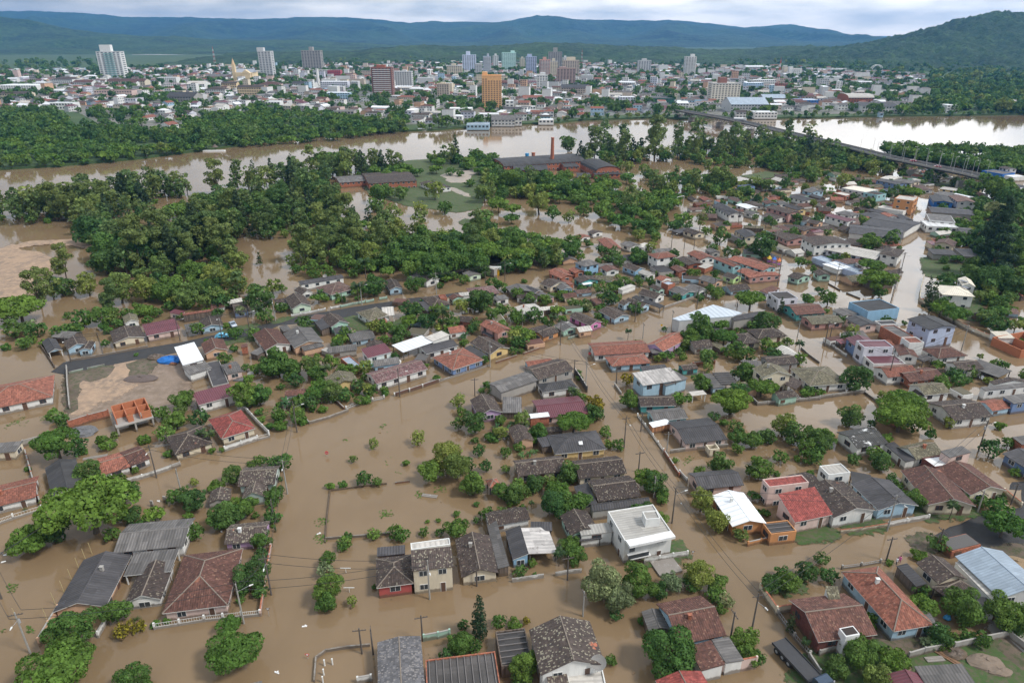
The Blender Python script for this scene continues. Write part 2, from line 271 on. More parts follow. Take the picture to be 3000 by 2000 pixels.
grey roofed white cottage by the round bush; g 1850 745 1900 775 1970 752 2.6 .6 gr white
dark roofed row behind rose shop; g 1960 790 2080 820 2190 810 3.0 .7 dk concrete; g 1480 750 1600 800 1720 790 2.4 .5 dk concrete
white front dark roof house near far flood; g 2005 690 2170 742 2250 705 3.0 .8 dg white
pale blue walled barn with grey roof; g 2150 618 2250 645 2345 612 3.4 .9 gr lblue
bluish grey two storey cube at flood edge; f 1415 562 1485 583 1575 560 4.2 0 dg blue; s 1430 590 1360 598 1400 620 1.6 .1 bk wood o
nearly submerged brown roof beside bluish cube; h 1490 625 1570 645 1665 625 .9 1.0 dk white n
light blue cottage with pale roof among flood trees; g 1740 565 1850 588 1885 565 2.8 .5 lg lblue
nearly submerged twin gable house; g 830 705 895 742 990 742 .8 1.1 dk white n; g 965 700 1035 740 1110 722 .8 .9 rt white n
small white pump house with flat roof; f 1165 678 1180 692 1282 675 1.7 0 lg white
cream cottage with dark gable and twin windows; g 780 1080 925 1130 1030 1105 2.5 1.0 dk cream; s 800 1050 650 1080 700 1120 1.4 .2 dg wood n
weathered concrete building with angular dark roofs; g 1385 1080 1500 1160 1640 1125 3.8 .9 dg cream; s 1500 1180 1340 1115 1370 1150 2.6 .2 dg concrete n
white two storey house with terracotta hip roof; h 375 1348 490 1405 702 1362 4.9 .9 rt white
rusty terracotta gable beside low grey roofs; g 830 1340 985 1415 1090 1358 2.8 1.0 rt white
grey gable behind the rusty terracotta gable; g 1035 1300 1120 1340 1200 1318 2.8 .7 gr concrete
patchy dark roofed brick house with pale awning; g 705 1400 850 1480 1000 1450 2.6 .7 dk brick; s 1060 1450 960 1490 1010 1530 2.4 .2 lg brick n
turquoise long school block with terracotta roof; g 1135 1400 1365 1495 1450 1475 4.2 .5 rt cyan; g 1300 1410 1710 1540 1850 1495 3.4 .9 rt cyan
low terracotta wing in front of school block; g 1400 1545 1560 1600 1720 1575 2.6 .8 rt cyan
wide mossy roof behind the cement poles; g 1790 1110 1990 1200 2175 1130 2.8 1.4 dk rose
twin mossy gables with maroon annex; g 2080 1050 2180 1085 2260 1030 3.0 .8 dk peach; g 2200 985 2330 1010 2420 985 3.2 .9 dk peach; s 2352 1060 2230 1070 2190 1110 2.8 .3 mr pink n
white balcony house with brown roof above blue wall; g 2140 1165 2300 1250 2600 1170 5.0 .9 dk white
warehouse|steel blue warehouse with long low wall; f 2272 1385 2782 1565 2850 1530 2.8 0 lb lavb n; s 2720 1500 2530 1435 2620 1545 2.6 .1 wh white n
grey hip cottage left of terracotta villa; g 60 1235 180 1275 290 1238 2.4 .8 gr white; f 245 1250 340 1275 455 1245 2.4 0 lg white
blue cottage with dark gable below terracotta villa; g 85 1490 240 1548 335 1510 2.5 1.0 dk sky F
white annex with pale gable beside blue cottage; g 270 1560 380 1600 480 1575 2.6 .9 lg white
brown brick house with maroon gable in dense block; g 640 1500 740 1560 860 1540 2.6 .8 dr brick
@ 1200 400
cream house with pinkish orange gable by forest; g 2320 1175 2440 1285 2215 1240 2.8 .9 rt cream
sky blue two storey house with grey hip roof; h 1890 1445 2010 1495 2180 1455 4.6 .9 gr sky
low brown roof right of sky blue house; g 2180 1500 2260 1550 2400 1520 2.8 .7 dr white
long orange tile roof at forest edge; g 1590 1540 1680 1590 1850 1560 2.6 .7 rt brick; g 1820 1525 1900 1570 2030 1550 2.4 .6 rt brick
faded orange roof house in flooded trees; g 1885 1145 1960 1172 2060 1140 2.0 .6 rt white
white cottage with brown roof in flooded trees; g 2040 1095 2110 1118 2238 1100 2.2 .6 dk white
stained concrete kiosk with yellow sign board; s 1010 1505 840 1460 775 1475 3.3 .3 lg concrete n
factory hall|long brick factory hall with black roof; b 1080 345 2020 282 1970 205 5.0 2.4 bk brick
factory hall|brick annex in front of factory hall; g 1190 388 1590 388 1550 322 4.2 1.0 bk brick
factory hall|brick factory wing with round arched gable; b 1955 310 2140 402 2420 385 4.5 3.0 bk brick
factory hall|low brick link between factory halls; g 1780 350 1950 345 1930 302 4.0 .6 bk brick
factory hall|low black roofed wing below the arched gable; g 1920 470 2080 472 2060 418 2.6 .5 bk brick; g 2130 440 2420 430 2400 400 3.0 .6 bk brick
brick barn with white gable by gravel yard; g 115 530 300 602 460 572 3.0 .8 dk white
@ 600 400
long brick storehouse with grey shed roof by river; g 1545 532 1870 508 1920 432 3.4 .8 gr brick; g 1880 540 2440 505 2510 382 4.4 1.2 dk brick
white forest cottage with blue awning; g 1130 735 1380 682 1350 630 3.0 .8 dk white
"""
TREES = """
@ 0 1600
m 800 990 270 b 680 1400 370 m 1320 760 150 y 1410 960 105 y 1600 925 75 m 1540 1520 200 f 1560 830 75 u 1790 880 60 u 1905 850 50 b 340 -60 200
@ 0 1200
b 640 400 225 d 880 440 115 d 1010 690 145 b 1000 1100 450 d 600 1400 170 m 330 1480 160 d 1480 1200 125 m 1270 1430 90 u 1215 390 110 w 1310 310 50 m 720 130 85 m 2220 1410 110 d 2220 1040 150 m 2030 980 110 m 1900 270 110 m 2020 120 130 d 2290 100 110 m 1850 40 100 P 2300 250 90 w 2230 830 55 u 310 680 45 f 280 1140 50 b 1400 960 170 m 1560 700 40 m 1450 680 45
@ 600 1600
d 570 300 190 d 650 110 90 m 620 510 90 m 440 520 75 m 410 620 50 u 380 860 55 b 330 1180 300 b 260 920 130 m 1410 150 90 l 1380 260 95 m 1420 480 180 m 1390 650 130 w 1690 620 70 u 1395 90 50 m 1580 0 70 u 1945 470 35
@ 600 1200
d 315 740 115 m 530 630 60 m 630 590 70 m 780 590 90 m 890 600 105 m 810 960 110 m 770 1060 75 u 130 890 95 m 330 1200 130 m 160 1260 130 u 370 1050 80 m 585 1210 40 m 760 1230 100 m 650 1500 110 u 790 1330 30 d 870 800 30 w 1930 390 60 w 1700 560 50 m 1830 790 95 m 1975 830 60 u 1450 870 60 u 1600 860 60 u 2310 610 50 m 1945 1420 80 m 2200 1400 90 m 2260 1450 90 m 1600 1520 80 u 1650 1460 60 P 50 270 100 u 80 470 50 m 200 460 35 f 400 345 50 u 640 120 60 u 740 190 65 u 870 190 85 m 1060 90 95 u 860 80 80 u 620 30 60
@ 1200 1600
l 2200 430 240 c 800 800 135 m 590 1110 160 m 740 1150 90 m 620 900 70 m 1030 870 85 m 1310 1390 175 m 2300 1310 70 d 1270 290 80 m 1410 190 60 u 1440 320 28 m 1890 100 130 P 1720 60 110 u 1210 880 85 y 1340 850 50 m 1250 1530 90
@ 1200 1200
d 750 150 140 m 590 30 60 d 560 160 75 u 960 300 95 m 1040 110 70 B 1000 170 90 B 1120 190 90 B 1210 240 90 B 1310 150 90 B 1200 120 90 B 1330 220 80 B 1100 270 70 m 1460 260 65 m 1370 350 75 b 1880 140 175 m 2240 250 75 m 2290 400 60 d 2110 20 100 w 420 560 190 m 250 700 150 w 540 640 180 m 660 640 100 d 880 660 75 m 720 850 160 l 740 890 100 d 800 470 75 d 755 350 45 m 1100 490 70 m 1250 420 70 B 1290 490 80 B 1380 470 80 B 1440 460 60 m 1100 680 55 m 1240 860 100 d 1450 840 115 w 1610 790 80 m 1050 940 110 d 1320 950 80 b 1690 900 120 d 1680 1080 175 m 1900 1070 60 m 1280 1180 90 u 1220 1270 70 w 1040 1170 75 m 900 1190 90 d 770 1260 45 u 765 1085 42 u 530 1200 48 u 210 1280 30 u 335 1270 35 m 165 1400 60 m 350 1410 55 m 1050 1330 45 w 90 320 90 P 1400 1060 50 m 1150 1080 45 m 1850 1540 120
@ 1800 1200
m 40 400 70 m 70 450 35 d 1145 70 70 d 1380 190 80 m 1420 300 110 m 1590 340 110 w 1950 180 140 d 1750 290 110 d 2050 290 130 d 2250 280 110 m 2200 430 110 m 2280 540 110 m 1420 450 75 m 1900 530 90 P 1640 670 85 m 1560 700 70 u 690 580 45 w 1000 1050 130 w 1100 1180 80 w 1180 1290 130 w 1450 1430 90 b 1600 990 65 u 1750 1190 60 u 1140 440 40 u 1870 745 45
@ 1800 1600
l 40 600 190 m 280 430 220 d 500 500 110 l 660 400 120 m 870 440 100 m 1190 430 120 m 1150 550 100 l 1290 620 90 m 1220 730 60 m 620 1200 320 m 1500 1080 130 m 1580 1010 80 m 1550 1250 130 d 1650 1290 90 m 1460 1180 70 d 2220 290 125 d 1790 430 115 c 2040 850 70 P 2200 1080 80 d 20 790 70 m 0 1330 35 u 310 860 60 c 437 75 22
@ 2400 1200
b 960 60 260 d 1100 180 110 m 1290 280 60 d 720 600 120 m 650 500 100 d 1970 450 120 m 2170 380 70 m 2250 720 60 b 2130 1320 210 b 2080 1130 120 P 1540 1090 110 d 1690 1060 80 m 1880 1060 90 d 2080 1010 70 m 70 310 120 m 0 500 80 m 830 790 70 m 920 870 60 w 1500 150 70 m 600 155 50
@ 2400 1600
d 115 330 110 m 1180 500 95 m 1680 700 220 m 2200 760 240 d 2250 900 150 b 2230 900 110 m 450 1210 210 b 880 1300 150 l 1250 1110 80 m 1450 1130 85 m 1880 1070 110 d 200 1410 140 u 1140 90 90 m 1530 1040 70 m 590 830 80 u 1430 950 60 u 800 190 50 m 1700 1020 80 u 700 1180 60 d 700 1500 70
@ 2400 800
d 440 1210 165 b 980 1490 220 b 670 80 190 m 110 280 110 p 1310 260 100 c 1270 130 45 b 1400 410 120 b 1570 470 140 d 1930 490 100 d 2060 590 130 w 380 660 80 w 1750 1120 85 d 1560 1160 100 b 1370 1050 70 d 1720 1230 50 w 1850 950 35 d 1740 30 130 d 1840 140 80 w 1870 260 90 P 1660 280 50 w 740 1390 70 d 0 200 50
@ 1800 800
b 1570 290 150 m 950 550 120 m 1000 640 150 m 1130 600 40 b 1265 735 120 d 1760 560 145 m 880 740 120 m 1030 780 70 m 1400 650 35 d 1400 850 85 m 1310 900 80 m 1520 940 110 w 1430 950 70 b 1070 920 75 d 750 890 60 m 790 960 50 m 815 840 50 y 155 1210 80 m 180 1460 115 m 1490 1130 115 m 1560 1240 75 b 1700 1310 140 b 1350 1460 200 w 1420 1320 80 m 2245 1350 70 P 2130 800 75 P 160 660 60 P 1095 1290 55 w 1990 800 60 m 1890 850 60 c 1920 370 45 u 2240 305 85 m 570 640 35 m 725 270 50 m 420 110 60 b 10 170 60 m 130 80 70 w 1080 1090 70
@ 1200 800
m 70 130 110 m 350 135 50 d 60 440 100 d 200 560 110 P 375 430 120 d 830 320 150 w 600 370 100 m 1060 420 80 d 760 580 70 m 1210 480 80 d 1430 490 105 b 1700 430 80 m 1240 240 75 d 1370 290 85 m 1050 150 70 P 1650 500 80 B 640 680 80 B 600 720 70 B 1350 730 80 B 1420 760 80 d 720 640 70 m 630 800 50 m 1240 680 100 m 1240 790 100 m 1070 780 55 m 1190 900 50 m 860 1000 52 b 310 1200 48 m 950 1320 70 w 560 1460 85 y 2130 1500 110 P 1870 1340 85 f 1700 1390 55 m 620 70 70 m 1970 180 60 d 2190 180 80 m 2310 160 70 d 2290 290 90 m 2220 370 45 l 2050 390 60 m 1940 370 60 w 1860 330 70 u 1600 330 40 u 1310 90 40 m 1270 890 40 m 1050 680 40 d 480 560 100 d 950 480 90
@ 600 800
d 190 340 100 d 620 320 160 d 700 500 90 d 900 390 60 u 245 600 50 u 85 625 60 l 400 430 70 d 560 180 40 m 880 170 60 b 1390 290 45 m 1350 230 50 d 1510 250 55 u 1530 320 40 m 1930 140 140 P 1745 140 120 d 2330 430 90 w 1950 620 90 m 2240 680 110 m 2060 770 70 w 1545 840 45 m 840 1040 190 m 1000 1080 120 w 1230 1050 120 P 1390 1080 90 m 1450 1020 90 m 1290 1160 110 m 970 1190 60 d 220 980 90 m 470 1080 50 m 450 1400 170 m 620 1400 150 B 920 1440 140 d 870 1300 45 w 1540 1260 80 d 1760 1310 90 m 1910 1350 80 m 1600 1400 90 m 1780 1460 70 d 2180 960 50 m 2060 1340 50 m 1340 1260 60 u 1750 290 40 m 760 1100 130 m 120 260 110
@ 0 800
b 200 380 230 d 150 640 130 m 420 650 110 l 300 600 90 e 400 130 150 d 700 150 140 e 560 90 120 w 1000 130 130 d 770 490 45 m 940 520 110 m 1200 480 130 m 680 670 100 m 880 640 70 u 1200 620 60 m 1210 810 45 m 1790 460 65 w 1360 180 170 w 1640 180 150 m 1900 180 170 m 2160 360 70 m 2260 640 80 m 2080 490 50 m 2110 1440 130 u 500 810 60 u 60 850 60 u 1560 940 30 d 80 480 120
@ 2400 400
p 2070 1150 250 p 1960 1090 140 d 1820 1500 150 d 1310 440 100 b 1090 650 100 d 900 640 100 m 960 430 50 w 270 500 90 d 560 790 90 d 400 690 50 m 580 1200 130 d 820 1180 110 m 560 1140 50 b 600 1490 130 m 260 1030 35 m 1440 1090 50 m 1750 590 100 m 1950 560 130 m 2100 600 150 m 1880 730 80 l 1990 830 110 b 1880 890 90 d 2170 760 150 m 1600 1160 80 d 1700 1200 70 d 1430 1420 50 d 2250 900 130 w 620 420 50 P 1690 480 50
@ 1800 400
d 1220 1150 100 d 1690 1270 150 d 1780 1150 60 d 1450 1220 60 m 1050 1100 60 B 830 860 80 d 730 1010 60 m 820 670 45 w 1340 660 60 w 1560 650 50 d 1640 710 60 m 1700 540 70 d 1960 540 80 m 1880 670 40 m 1980 720 40 m 260 1370 110 d 50 1430 80 m 850 1020 50 m 2125 995 35 m 2040 1120 90 m 2270 460 70 m 1820 760 45 w 1240 480 130 w 850 470 100 m 660 460 80
@ 1200 400
b 1280 1350 150 w 1370 1330 110 d 960 1330 90 b 290 1290 150 m 450 1400 110 w 600 1480 80 b 780 1230 110 b 740 1110 130 w 130 830 90 w 290 620 110 m 400 810 90 w 860 650 110 b 1020 780 110 b 1180 820 100 b 1170 930 90 m 850 900 110 w 1490 760 130 m 1640 880 90 w 1830 920 70 m 2000 830 90 m 2200 830 110 b 870 330 90 m 470 400 60 b 340 290 80 b 800 230 60 w 640 270 45 m 690 530 60 m 1170 500 130 m 960 520 100 m 1540 500 120 m 1820 590 130 d 1820 100 80 m 2200 1310 60
@ 600 400
P 1830 1430 110 b 980 400 100 m 2010 660 130 m 1960 780 100 w 2170 860 90 m 1290 470 90 c 1010 790 90 p 1210 770 90 p 620 1390 45 m 2100 1430 90 m 1950 1460 90
@ 1800 0
e 120 1530 90 e 480 1500 140 e 740 1530 80 e 950 1530 110 e 1380 1560 100 e 2000 1530 90 e 2260 1500 100
@ 1800 400
e 120 80 110 e 480 60 110 e 740 70 90 e 920 60 100 e 1100 50 70 e 1250 40 80 e 1400 30 110
@ 1200 400
d 1820 90 90 e 2130 50 120 e 2280 60 100 e 2250 -60 90
@ 0 400
e 150 760 130 e 330 720 130 e 560 700 140 e 780 680 120 e 980 680 140 e 1230 650 90 e 1480 560 110 e 1720 520 110 e 2020 480 90 e 1560 1300 160 e 1850 1250 150 e 2150 1300 150 e 1250 1100 120 e 700 1400 140 e 2350 1050 140
@ 600 400
e 100 420 130 e 350 400 90 e 330 800 150 e 700 900 130 e 1000 820 110 e 1480 700 130 e 1620 780 130 e 1100 1180 140 e 1400 1200 140 e 1700 1100 150 e 2000 1150 140 e 200 1200 160 e 1500 950 120
"""
FENCES = """
@ 0 1600
peach boundary wall|1.6 peach 465 1140 690 760
low white garden wall|1.2 white 1135 1045 1235 870
white grille fence on brick base|1.2 whiteg 1780 950 2352 860 2992 795
@ 600 1600
long pink side wall|1.1 pink 645 795 700 400 765 30
thin curved fence around walled corner lot|.5 concrete 1260 1560 1280 1290 1390 1210 1640 1170 1900 1145
white front wall of ribbed roof lot|1.2 white 1760 1568 1915 1540
@ 0 1200
mossy back yard wall|1.6 concrete 280 420 470 370
long brick red yard fence|1.2 brick 300 500 370 760 430 960 478 1120
white slatted street fence|1.2 whiteg 0 1312 160 1255 490 1155
low white front wall with gaps|1.0 white 1420 850 1640 790 1790 745 1970 680
mossy grey wall stub|1.0 concrete 1970 680 2072 645
brick yard wall below sandy lot|2.2 brick 805 220 1030 150 1260 90
two lonely gate pillars in brown water|1.3 concrete 1745 1110 1760 1112
lonely gate pillar beside pair|1.3 concrete 1890 1060 1905 1062
@ 600 1200
white front boundary wall|1.3 white 235 478 610 352
white sliding street gate|1.2 whiteg 612 352 745 318
white side wall with tiled cap|1.4 white 740 300 600 160 455 0
low grey weir fence|.7 concrete 1120 80 1200 165 1420 105 1650 20
brown fence around drowned pool lot|.4 wood 1385 1530 1400 1300 1440 935 1820 885 2092 855
short brown fence beam|.4 brick 2185 850 2352 828
overgrown street side fence|1.0 hedge 830 1110 860 1240 815 1400 770 1568
back fence of drowned lot|.5 concrete 1390 1490 1800 1460 2130 1430
@ 1200 1600
white street curb wall|.8 white 1178 412 1360 385 1540 358
broken white street curb wall|.8 white 1675 340 1810 315 1975 298
mint green steel gate|1.3 mint 165 1085 330 1055 460 1025
@ 1800 1600
white pillar fence of modern house|1.2 white 345 190 515 170 670 140 835 115
cream boundary wall around corner garden|1.6 cream 1668 515 1855 778 2075 735
cream garden back wall|1.2 cream 1905 415 2130 370
grey base grille fence along asphalt|1.2 concreteg 1870 790 2060 1060 2240 1270
white courtyard wall with red brick cap|2.4 pink 1050 1470 1330 1450 1610 1400
low stone wall beside lorry|1.2 concrete 2230 1290 2352 1480
@ 1800 1200
white pillar fence along side street|1.0 whiteg 265 85 350 200 440 320 560 490
brown plank fence along side street|1.0 brick 570 505 740 770
pale wall end at pinkish gabled house|1.0 white 745 740 830 830
concrete fence of wide dark roof house|.9 concrete 640 500 900 465 1300 430
orange pillar street fence|1.0 orange 1530 1565 1680 1530 1770 1510
@ 2400 1200
grey white balustrade by flooded road|1.1 white 790 1345 1000 1300 1250 1258
cream front kerb wall|.9 cream 240 1420 510 1390 780 1345
cream side wall at asphalt corner|1.2 cream 2110 960 2310 1120
@ 2400 800
front wall of modern white house|1.0 white 80 800 165 862
second front wall of modern white house|1.0 white 180 880 305 965
low concrete wall right of dark tree|1.0 concrete 0 1445 300 1405 520 1382
dark street kerb fence|.6 concrete 525 1385 640 1470 745 1568
dark barrier in flood water|.5 bkf 105 130 240 205
second dark barrier in flood water|.5 bkf 310 235 470 300
cream perimeter wall of luxury villa|1.6 cream 1145 330 1300 430 1620 620 1880 740 2000 775
cream fence with arches by main street|1.6 cream 1200 60 1160 200 1145 320
@ 1800 800
white kerb wall along cross street|.7 white 575 402 800 325 950 272
tan concrete wall by cross street|1.0 concrete 1480 1360 1640 1520 2000 1490 2352 1455
white wall left of torn white roof house|.8 white 0 1290 80 1400
dark mossy wall by brown palm|.7 concrete 2140 870 2240 960 2352 1040
red brown brick yard wall|1.2 brick 900 1070 1150 1045
@ 1200 800
brown panel fence with white posts|1.0 brownw 0 1365 150 1315 340 1250
low white kerb rail|.5 white 350 1245 600 1165 920 1065
red brown kerb wall|.6 brick 990 1038 1230 960
second red brown kerb wall|.6 brick 1310 938 1540 855
mint kerb wall|.8 mint 1820 765 1990 712
short mint wall|.8 mint 2040 695 2090 678
black tall yard wall|1.8 bkf 1890 1150 1960 1250 2035 1370
@ 600 800
white front wall by asphalt road|1.0 white 1000 508 1310 450 1385 432
low white wall section|1.0 white 1450 420 1560 398
bright mint front wall|1.0 mint 1565 400 1700 372 1838 345
mint wall section|1.0 mint 1858 345 1940 328
short mint wall section|1.0 mint 2012 312 2092 298
pale wire fence below yellow cottage|1.0 whiteg 1625 1568 1800 1500 2060 1445
brown panel fence by yellow cottage|1.0 brownw 2180 1415 2352 1360
brick wall beside yard pond|.8 brick 1185 1180 1420 1400 1600 1568
@ 0 800
grey dividing wall by sandy lot|1.4 concrete 775 1110 785 1300 810 1568
leaning brown post fence|1.0 wood 480 860 560 980 630 1090
low dividing wall in water|.5 wood 1115 690 1150 800 1190 940
pale mint kerb wall|.7 mint 795 1160 960 1120
second pale mint kerb wall|.7 mint 1005 1112 1205 1070
low stone wall at black roadside|.5 concrete 800 1010 1200 945 1700 850
@ 2400 1600
grey slab yard wall|1.4 concrete 1020 1295 1200 1240 1400 1200
long grey slab yard wall|1.4 concrete 1540 1180 1850 1110 2150 1050
grey slab wall going right|1.4 concrete 2180 1060 2400 1230
chain link fence along road|.8 concreteg 260 260 480 230 700 190
brown plank yard wall|1.2 concrete 0 1260 140 1215 290 1195
"""
POLES = """
@ 0 1600
350 1225 1 20 600 1
@ 600 1600
765 555 1 450 885 1 1805 1230 0 1935 1240 0
@ 1200 1600
232 605 1 772 455 0 150 1080 0 1990 800 0 1812 385 0
@ 600 1200
1060 260 1 950 965 1 800 1290 0
@ 0 1200
1800 780 1 2075 920 0
@ 1800 1200
110 440 1 660 1300 1 600 485 0 303 250 0 275 715 0 450 1010 0
@ 1800 1600
1570 1000 1 1335 1040 0
@ 2400 1200
780 1390 1 1825 480 1 2200 1090 0 1815 1180 0
@ 2400 1600
770 160 0 1345 60 0
@ 1200 800
925 1080 1 1730 825 1 1890 1190 0 2020 1340 1 750 1410 0 1525 830 0 310 240 1 1095 100 1 870 130 0 1295 600 0
@ 1800 800
945 410 1 235 560 1 2100 740 0 1730 890 0 1410 390 0 660 600 0 195 470 0 1145 210 0 1275 240 0 1425 150 1 1870 150 1 325 750 0 20 1260 0
@ 2400 800
60 840 1 1630 890 1 820 340 1 872 180 1 185 130 1 785 1250 1 112 795 0
@ 1800 400
1080 965 1 1415 1050 1 1615 1100 1 1155 1090 0 765 705 0 650 1310 1 1850 1235 1 800 1290 0 912 1290 0 2120 960 0 1900 1550 1 1725 1110 0
@ 2400 400
600 730 0 1055 970 1 935 1560 1 1075 700 0
@ 0 800
820 1025 1 2070 780 1
@ 600 800
812 555 1 520 690 1 200 755 1 1805 365 1 1578 345 0 2240 1420 1
"""
# kind, base z, points
PATCH = """
@ 0 800
asphalt road|asphalt .14 600 1125 740 1025 1180 955 1700 858 2080 795 2352 735 2622 678 3053 588 3371 510 3751 439 4202 368 4704 290 5000 262 5300 215 5310 245 5000 295 4704 340 4072 492 3653 547 3202 592 2912 705 2583 778 2352 815 2010 905 1500 1005 1200 1062 790 1155
wet brown yard around sandy lot|wetsand .06 790 1180 1100 1120 1500 1020 1760 990 1960 1000 2060 1080 2140 1330 2130 1568 1700 1568 1300 1568 900 1700 830 1650 815 1400
dry sandy lot|sand .12 810 1210 1000 1240 1170 1180 1290 1080 1500 1010 1600 1010 1580 1100 1500 1180 1560 1260 1450 1330 1300 1420 1120 1460 1000 1568 900 1600 840 1500 930 1400 1000 1330 880 1300 820 1250
grass strip at lot corner|mud .16 800 1165 1000 1120 1200 1075 1275 1085 1200 1180 1050 1230 960 1200 870 1260 830 1400 850 1568 800 1568 790 1300
muddy patch beside blue tarpaulin|mud .18 1490 1040 1720 985 1770 1030 1680 1110 1600 1190 1520 1170 1540 1100
dry sand bank|sand .6 -200 120 0 -50 120 -20 420 60 380 250 60 300 -200 310
@ 0 400
upper sand bank|sand .7 -300 1400 -50 1300 60 1270 150 1230 190 1300 400 1320 560 1400 520 1560 -200 1700
thin sand spit|sand .5 200 1240 350 1200 620 1190 860 1180 1000 1210 1100 1240 1060 1275 900 1240 640 1215 400 1235 230 1260
@ 600 800
green verge before green shutter house|grass .17 780 575 900 520 1020 510 830 570
green verge under yard trees|grass .17 200 670 380 620 590 590 580 610 330 660 230 690
green verge beside outhouse|grass .17 230 790 400 745 520 730 530 770 420 760 260 800
lawn beside pale green gabled house|grass .17 1170 600 1260 575 1350 690 1260 700
lawn behind hip roofed carport house|grass .17 1620 520 1700 490 1850 640 1790 640 1700 590
lawn under pale carport|grass .17 2100 590 2240 550 2352 530 2352 600 2200 580
@ 2400 800
villa lawn|grass .2 1650 360 1760 240 1850 420 1900 470 1800 540 1700 520 1640 450
grass field by sheds|grass .2 1210 -170 1300 -175 1660 -90 1700 20 1600 60 1250 30
@ 2400 1200
front lawn of ramp house|grass .2 300 1300 400 1290 460 1350 370 1390
second front lawn of ramp house|grass .2 440 1290 620 1260 740 1320 510 1365
lawn of palm villa|grass .2 1100 1070 1330 1215 1250 1240 1050 1110
lawn strip of palm villa|grass .2 1360 1150 1740 1120 1760 1165 1400 1200
dry asphalt street end|asphalt .1 1280 1490 1390 1430 1540 1360 1660 1330 1750 1270 1900 1200 1960 1180 2352 1130 2352 900 2200 900 2250 840 2500 830 2700 1500 2352 1568 1900 1568 1420 1600
mud verge|mud .13 1090 1500 1230 1460 1380 1500 1360 1550 1200 1600
@ 1800 1600
garden plot of modern house|grass .25 360 180 500 90 600 10 760 -20 810 90 560 140
corner garden grass|grass .2 1900 430 2100 400 2110 440 1930 500
@ 2400 1600
wet brown yard|mud .16 560 1010 900 980 1300 960 1560 1160 1400 1200 1020 1280 700 1060
green back yard|grass .2 0 1230 300 1200 700 1100 1000 1280 760 1400 700 1568 -300 1700 -100 1300
green meadow with log pile|grass .2 1030 1290 1400 1200 2100 1080 2700 1500 2600 1800 1500 1700 1700 1380 1100 1370
soil bed at right|mud .22 2050 1140 2150 1090 2352 1300 2352 1420
bare plot above metal hall|mud .2 2000 60 2352 20 2500 300 2400 330 2150 120
paved drive by corner garden|paving .15 2060 930 2140 900 2352 1130 2500 1300 2400 1350 2230 1200
@ 1800 1200
yard grass of big red roof house|grass .2 2100 1410 2450 1350 2500 1420 2110 1480
@ 0 0
low green ground around the gravel yard|grass .25 4116 1960 4704 1842 5645 1784 5880 1882 5566 2195 5488 2391 5253 2430 4665 2352 4234 2195
@ 1200 400
riverside meadow|grass .5 -90 700 -110 590 0 610 140 650 260 660 420 650 620 690 640 780 560 795 450 770 390 745 200 740 0 745
factory lawn|grass .45 500 530 700 540 820 560 800 650 690 680 580 620 510 580
small factory lawn|grass .45 210 465 340 455 430 490 300 500
gravel yard|gravel .4 370 440 560 390 760 380 800 400 700 440 640 520 500 530 430 500
gravel track|gravel .48 480 580 540 600 680 660 670 685 560 640 470 600
grassy flood islet|grass .3 600 975 650 945 740 975 800 1020 700 1025 620 1000
@ 2400 400
bridge lawn|grass .5 1030 420 1210 430 1420 500 1520 560 1400 560 1260 530 1180 480 1060 460
ramp lawn|grass .5 1530 520 1700 570 1660 620 1600 600
ramp asphalt|asphalt .55 1410 440 1500 460 1720 520 1860 520 1900 480 1720 470 2350 560 2352 620 2200 560 1900 560 1740 550 1430 465
@ 1800 400
green shore with bushes|grass .4 1470 450 1600 430 1750 400 1900 430 2100 400 2352 380 2352 420 2150 450 1900 440 1750 470 1600 480
"""
FOREST = """
ee 15 8 0 705 290 690 520 640 620 580 800 560 950 545 1150 505 1330 492 1335 475 1150 482 950 502 800 525 600 535 420 565 250 590 0 625
ed 16 8.5 240 730 300 690 560 615 760 595 900 570 1020 640 1050 690 900 700 760 650 700 700 570 790 460 800 300 860 240 835
wm 12 8 290 900 450 800 600 805 720 850 700 900 620 910 440 915
ew 14 8 870 725 1050 655 1150 645 1180 720 1170 780 1060 800 900 785
mb 10 8 1140 725 1230 695 1400 735 1580 705 1650 760 1640 795 1440 800 1300 830 1160 820 1050 800
bm 9 8 1400 505 1480 485 1560 510 1640 535 1850 555 1980 565 1990 620 1900 650 1850 600 1730 595 1640 605 1480 575
bm 9 8 1690 645 1700 565 1850 525 1950 560 1985 600 1970 655 1900 685 1800 680
em 14 9 1660 482 1800 452 2050 440 2300 428 2430 440 2480 470 2400 500 2300 505 2200 490 2050 452 1850 470 1790 500
mw 8 8 1900 565 2160 525 2185 555 2080 580 1960 572
wm 13 7 2450 462 2610 505 2600 522 2440 484
wm 9 8 2050 450 2250 500 2400 530 2400 505 2600 505 2590 480 2450 450 2300 430
mb 11 5.2 2560 442 2850 447 3020 452 3060 520 2900 510 2760 488 2650 470
dm 12 9 2850 600 3060 560 3060 900 2880 860 2870 720
bd 10 9 -60 470 -60 430 200 420 330 430 560 440 800 405 1000 385 1190 365 1200 386 1000 412 800 430 600 445 300 482 0 497
dm 14 11 -60 425 -60 330 150 345 330 395 560 420 800 395 900 390 600 432 330 430
mb 9 10 1060 505 1200 478 1430 460 1480 490 1400 520 1190 520 1080 560
mb 9 9 320 392 480 393 640 343 760 316 900 328 1000 348 1150 364 1160 378 800 402 560 430 400 438
mb 10 12 2690 330 2690 245 3060 240 3060 325
"""
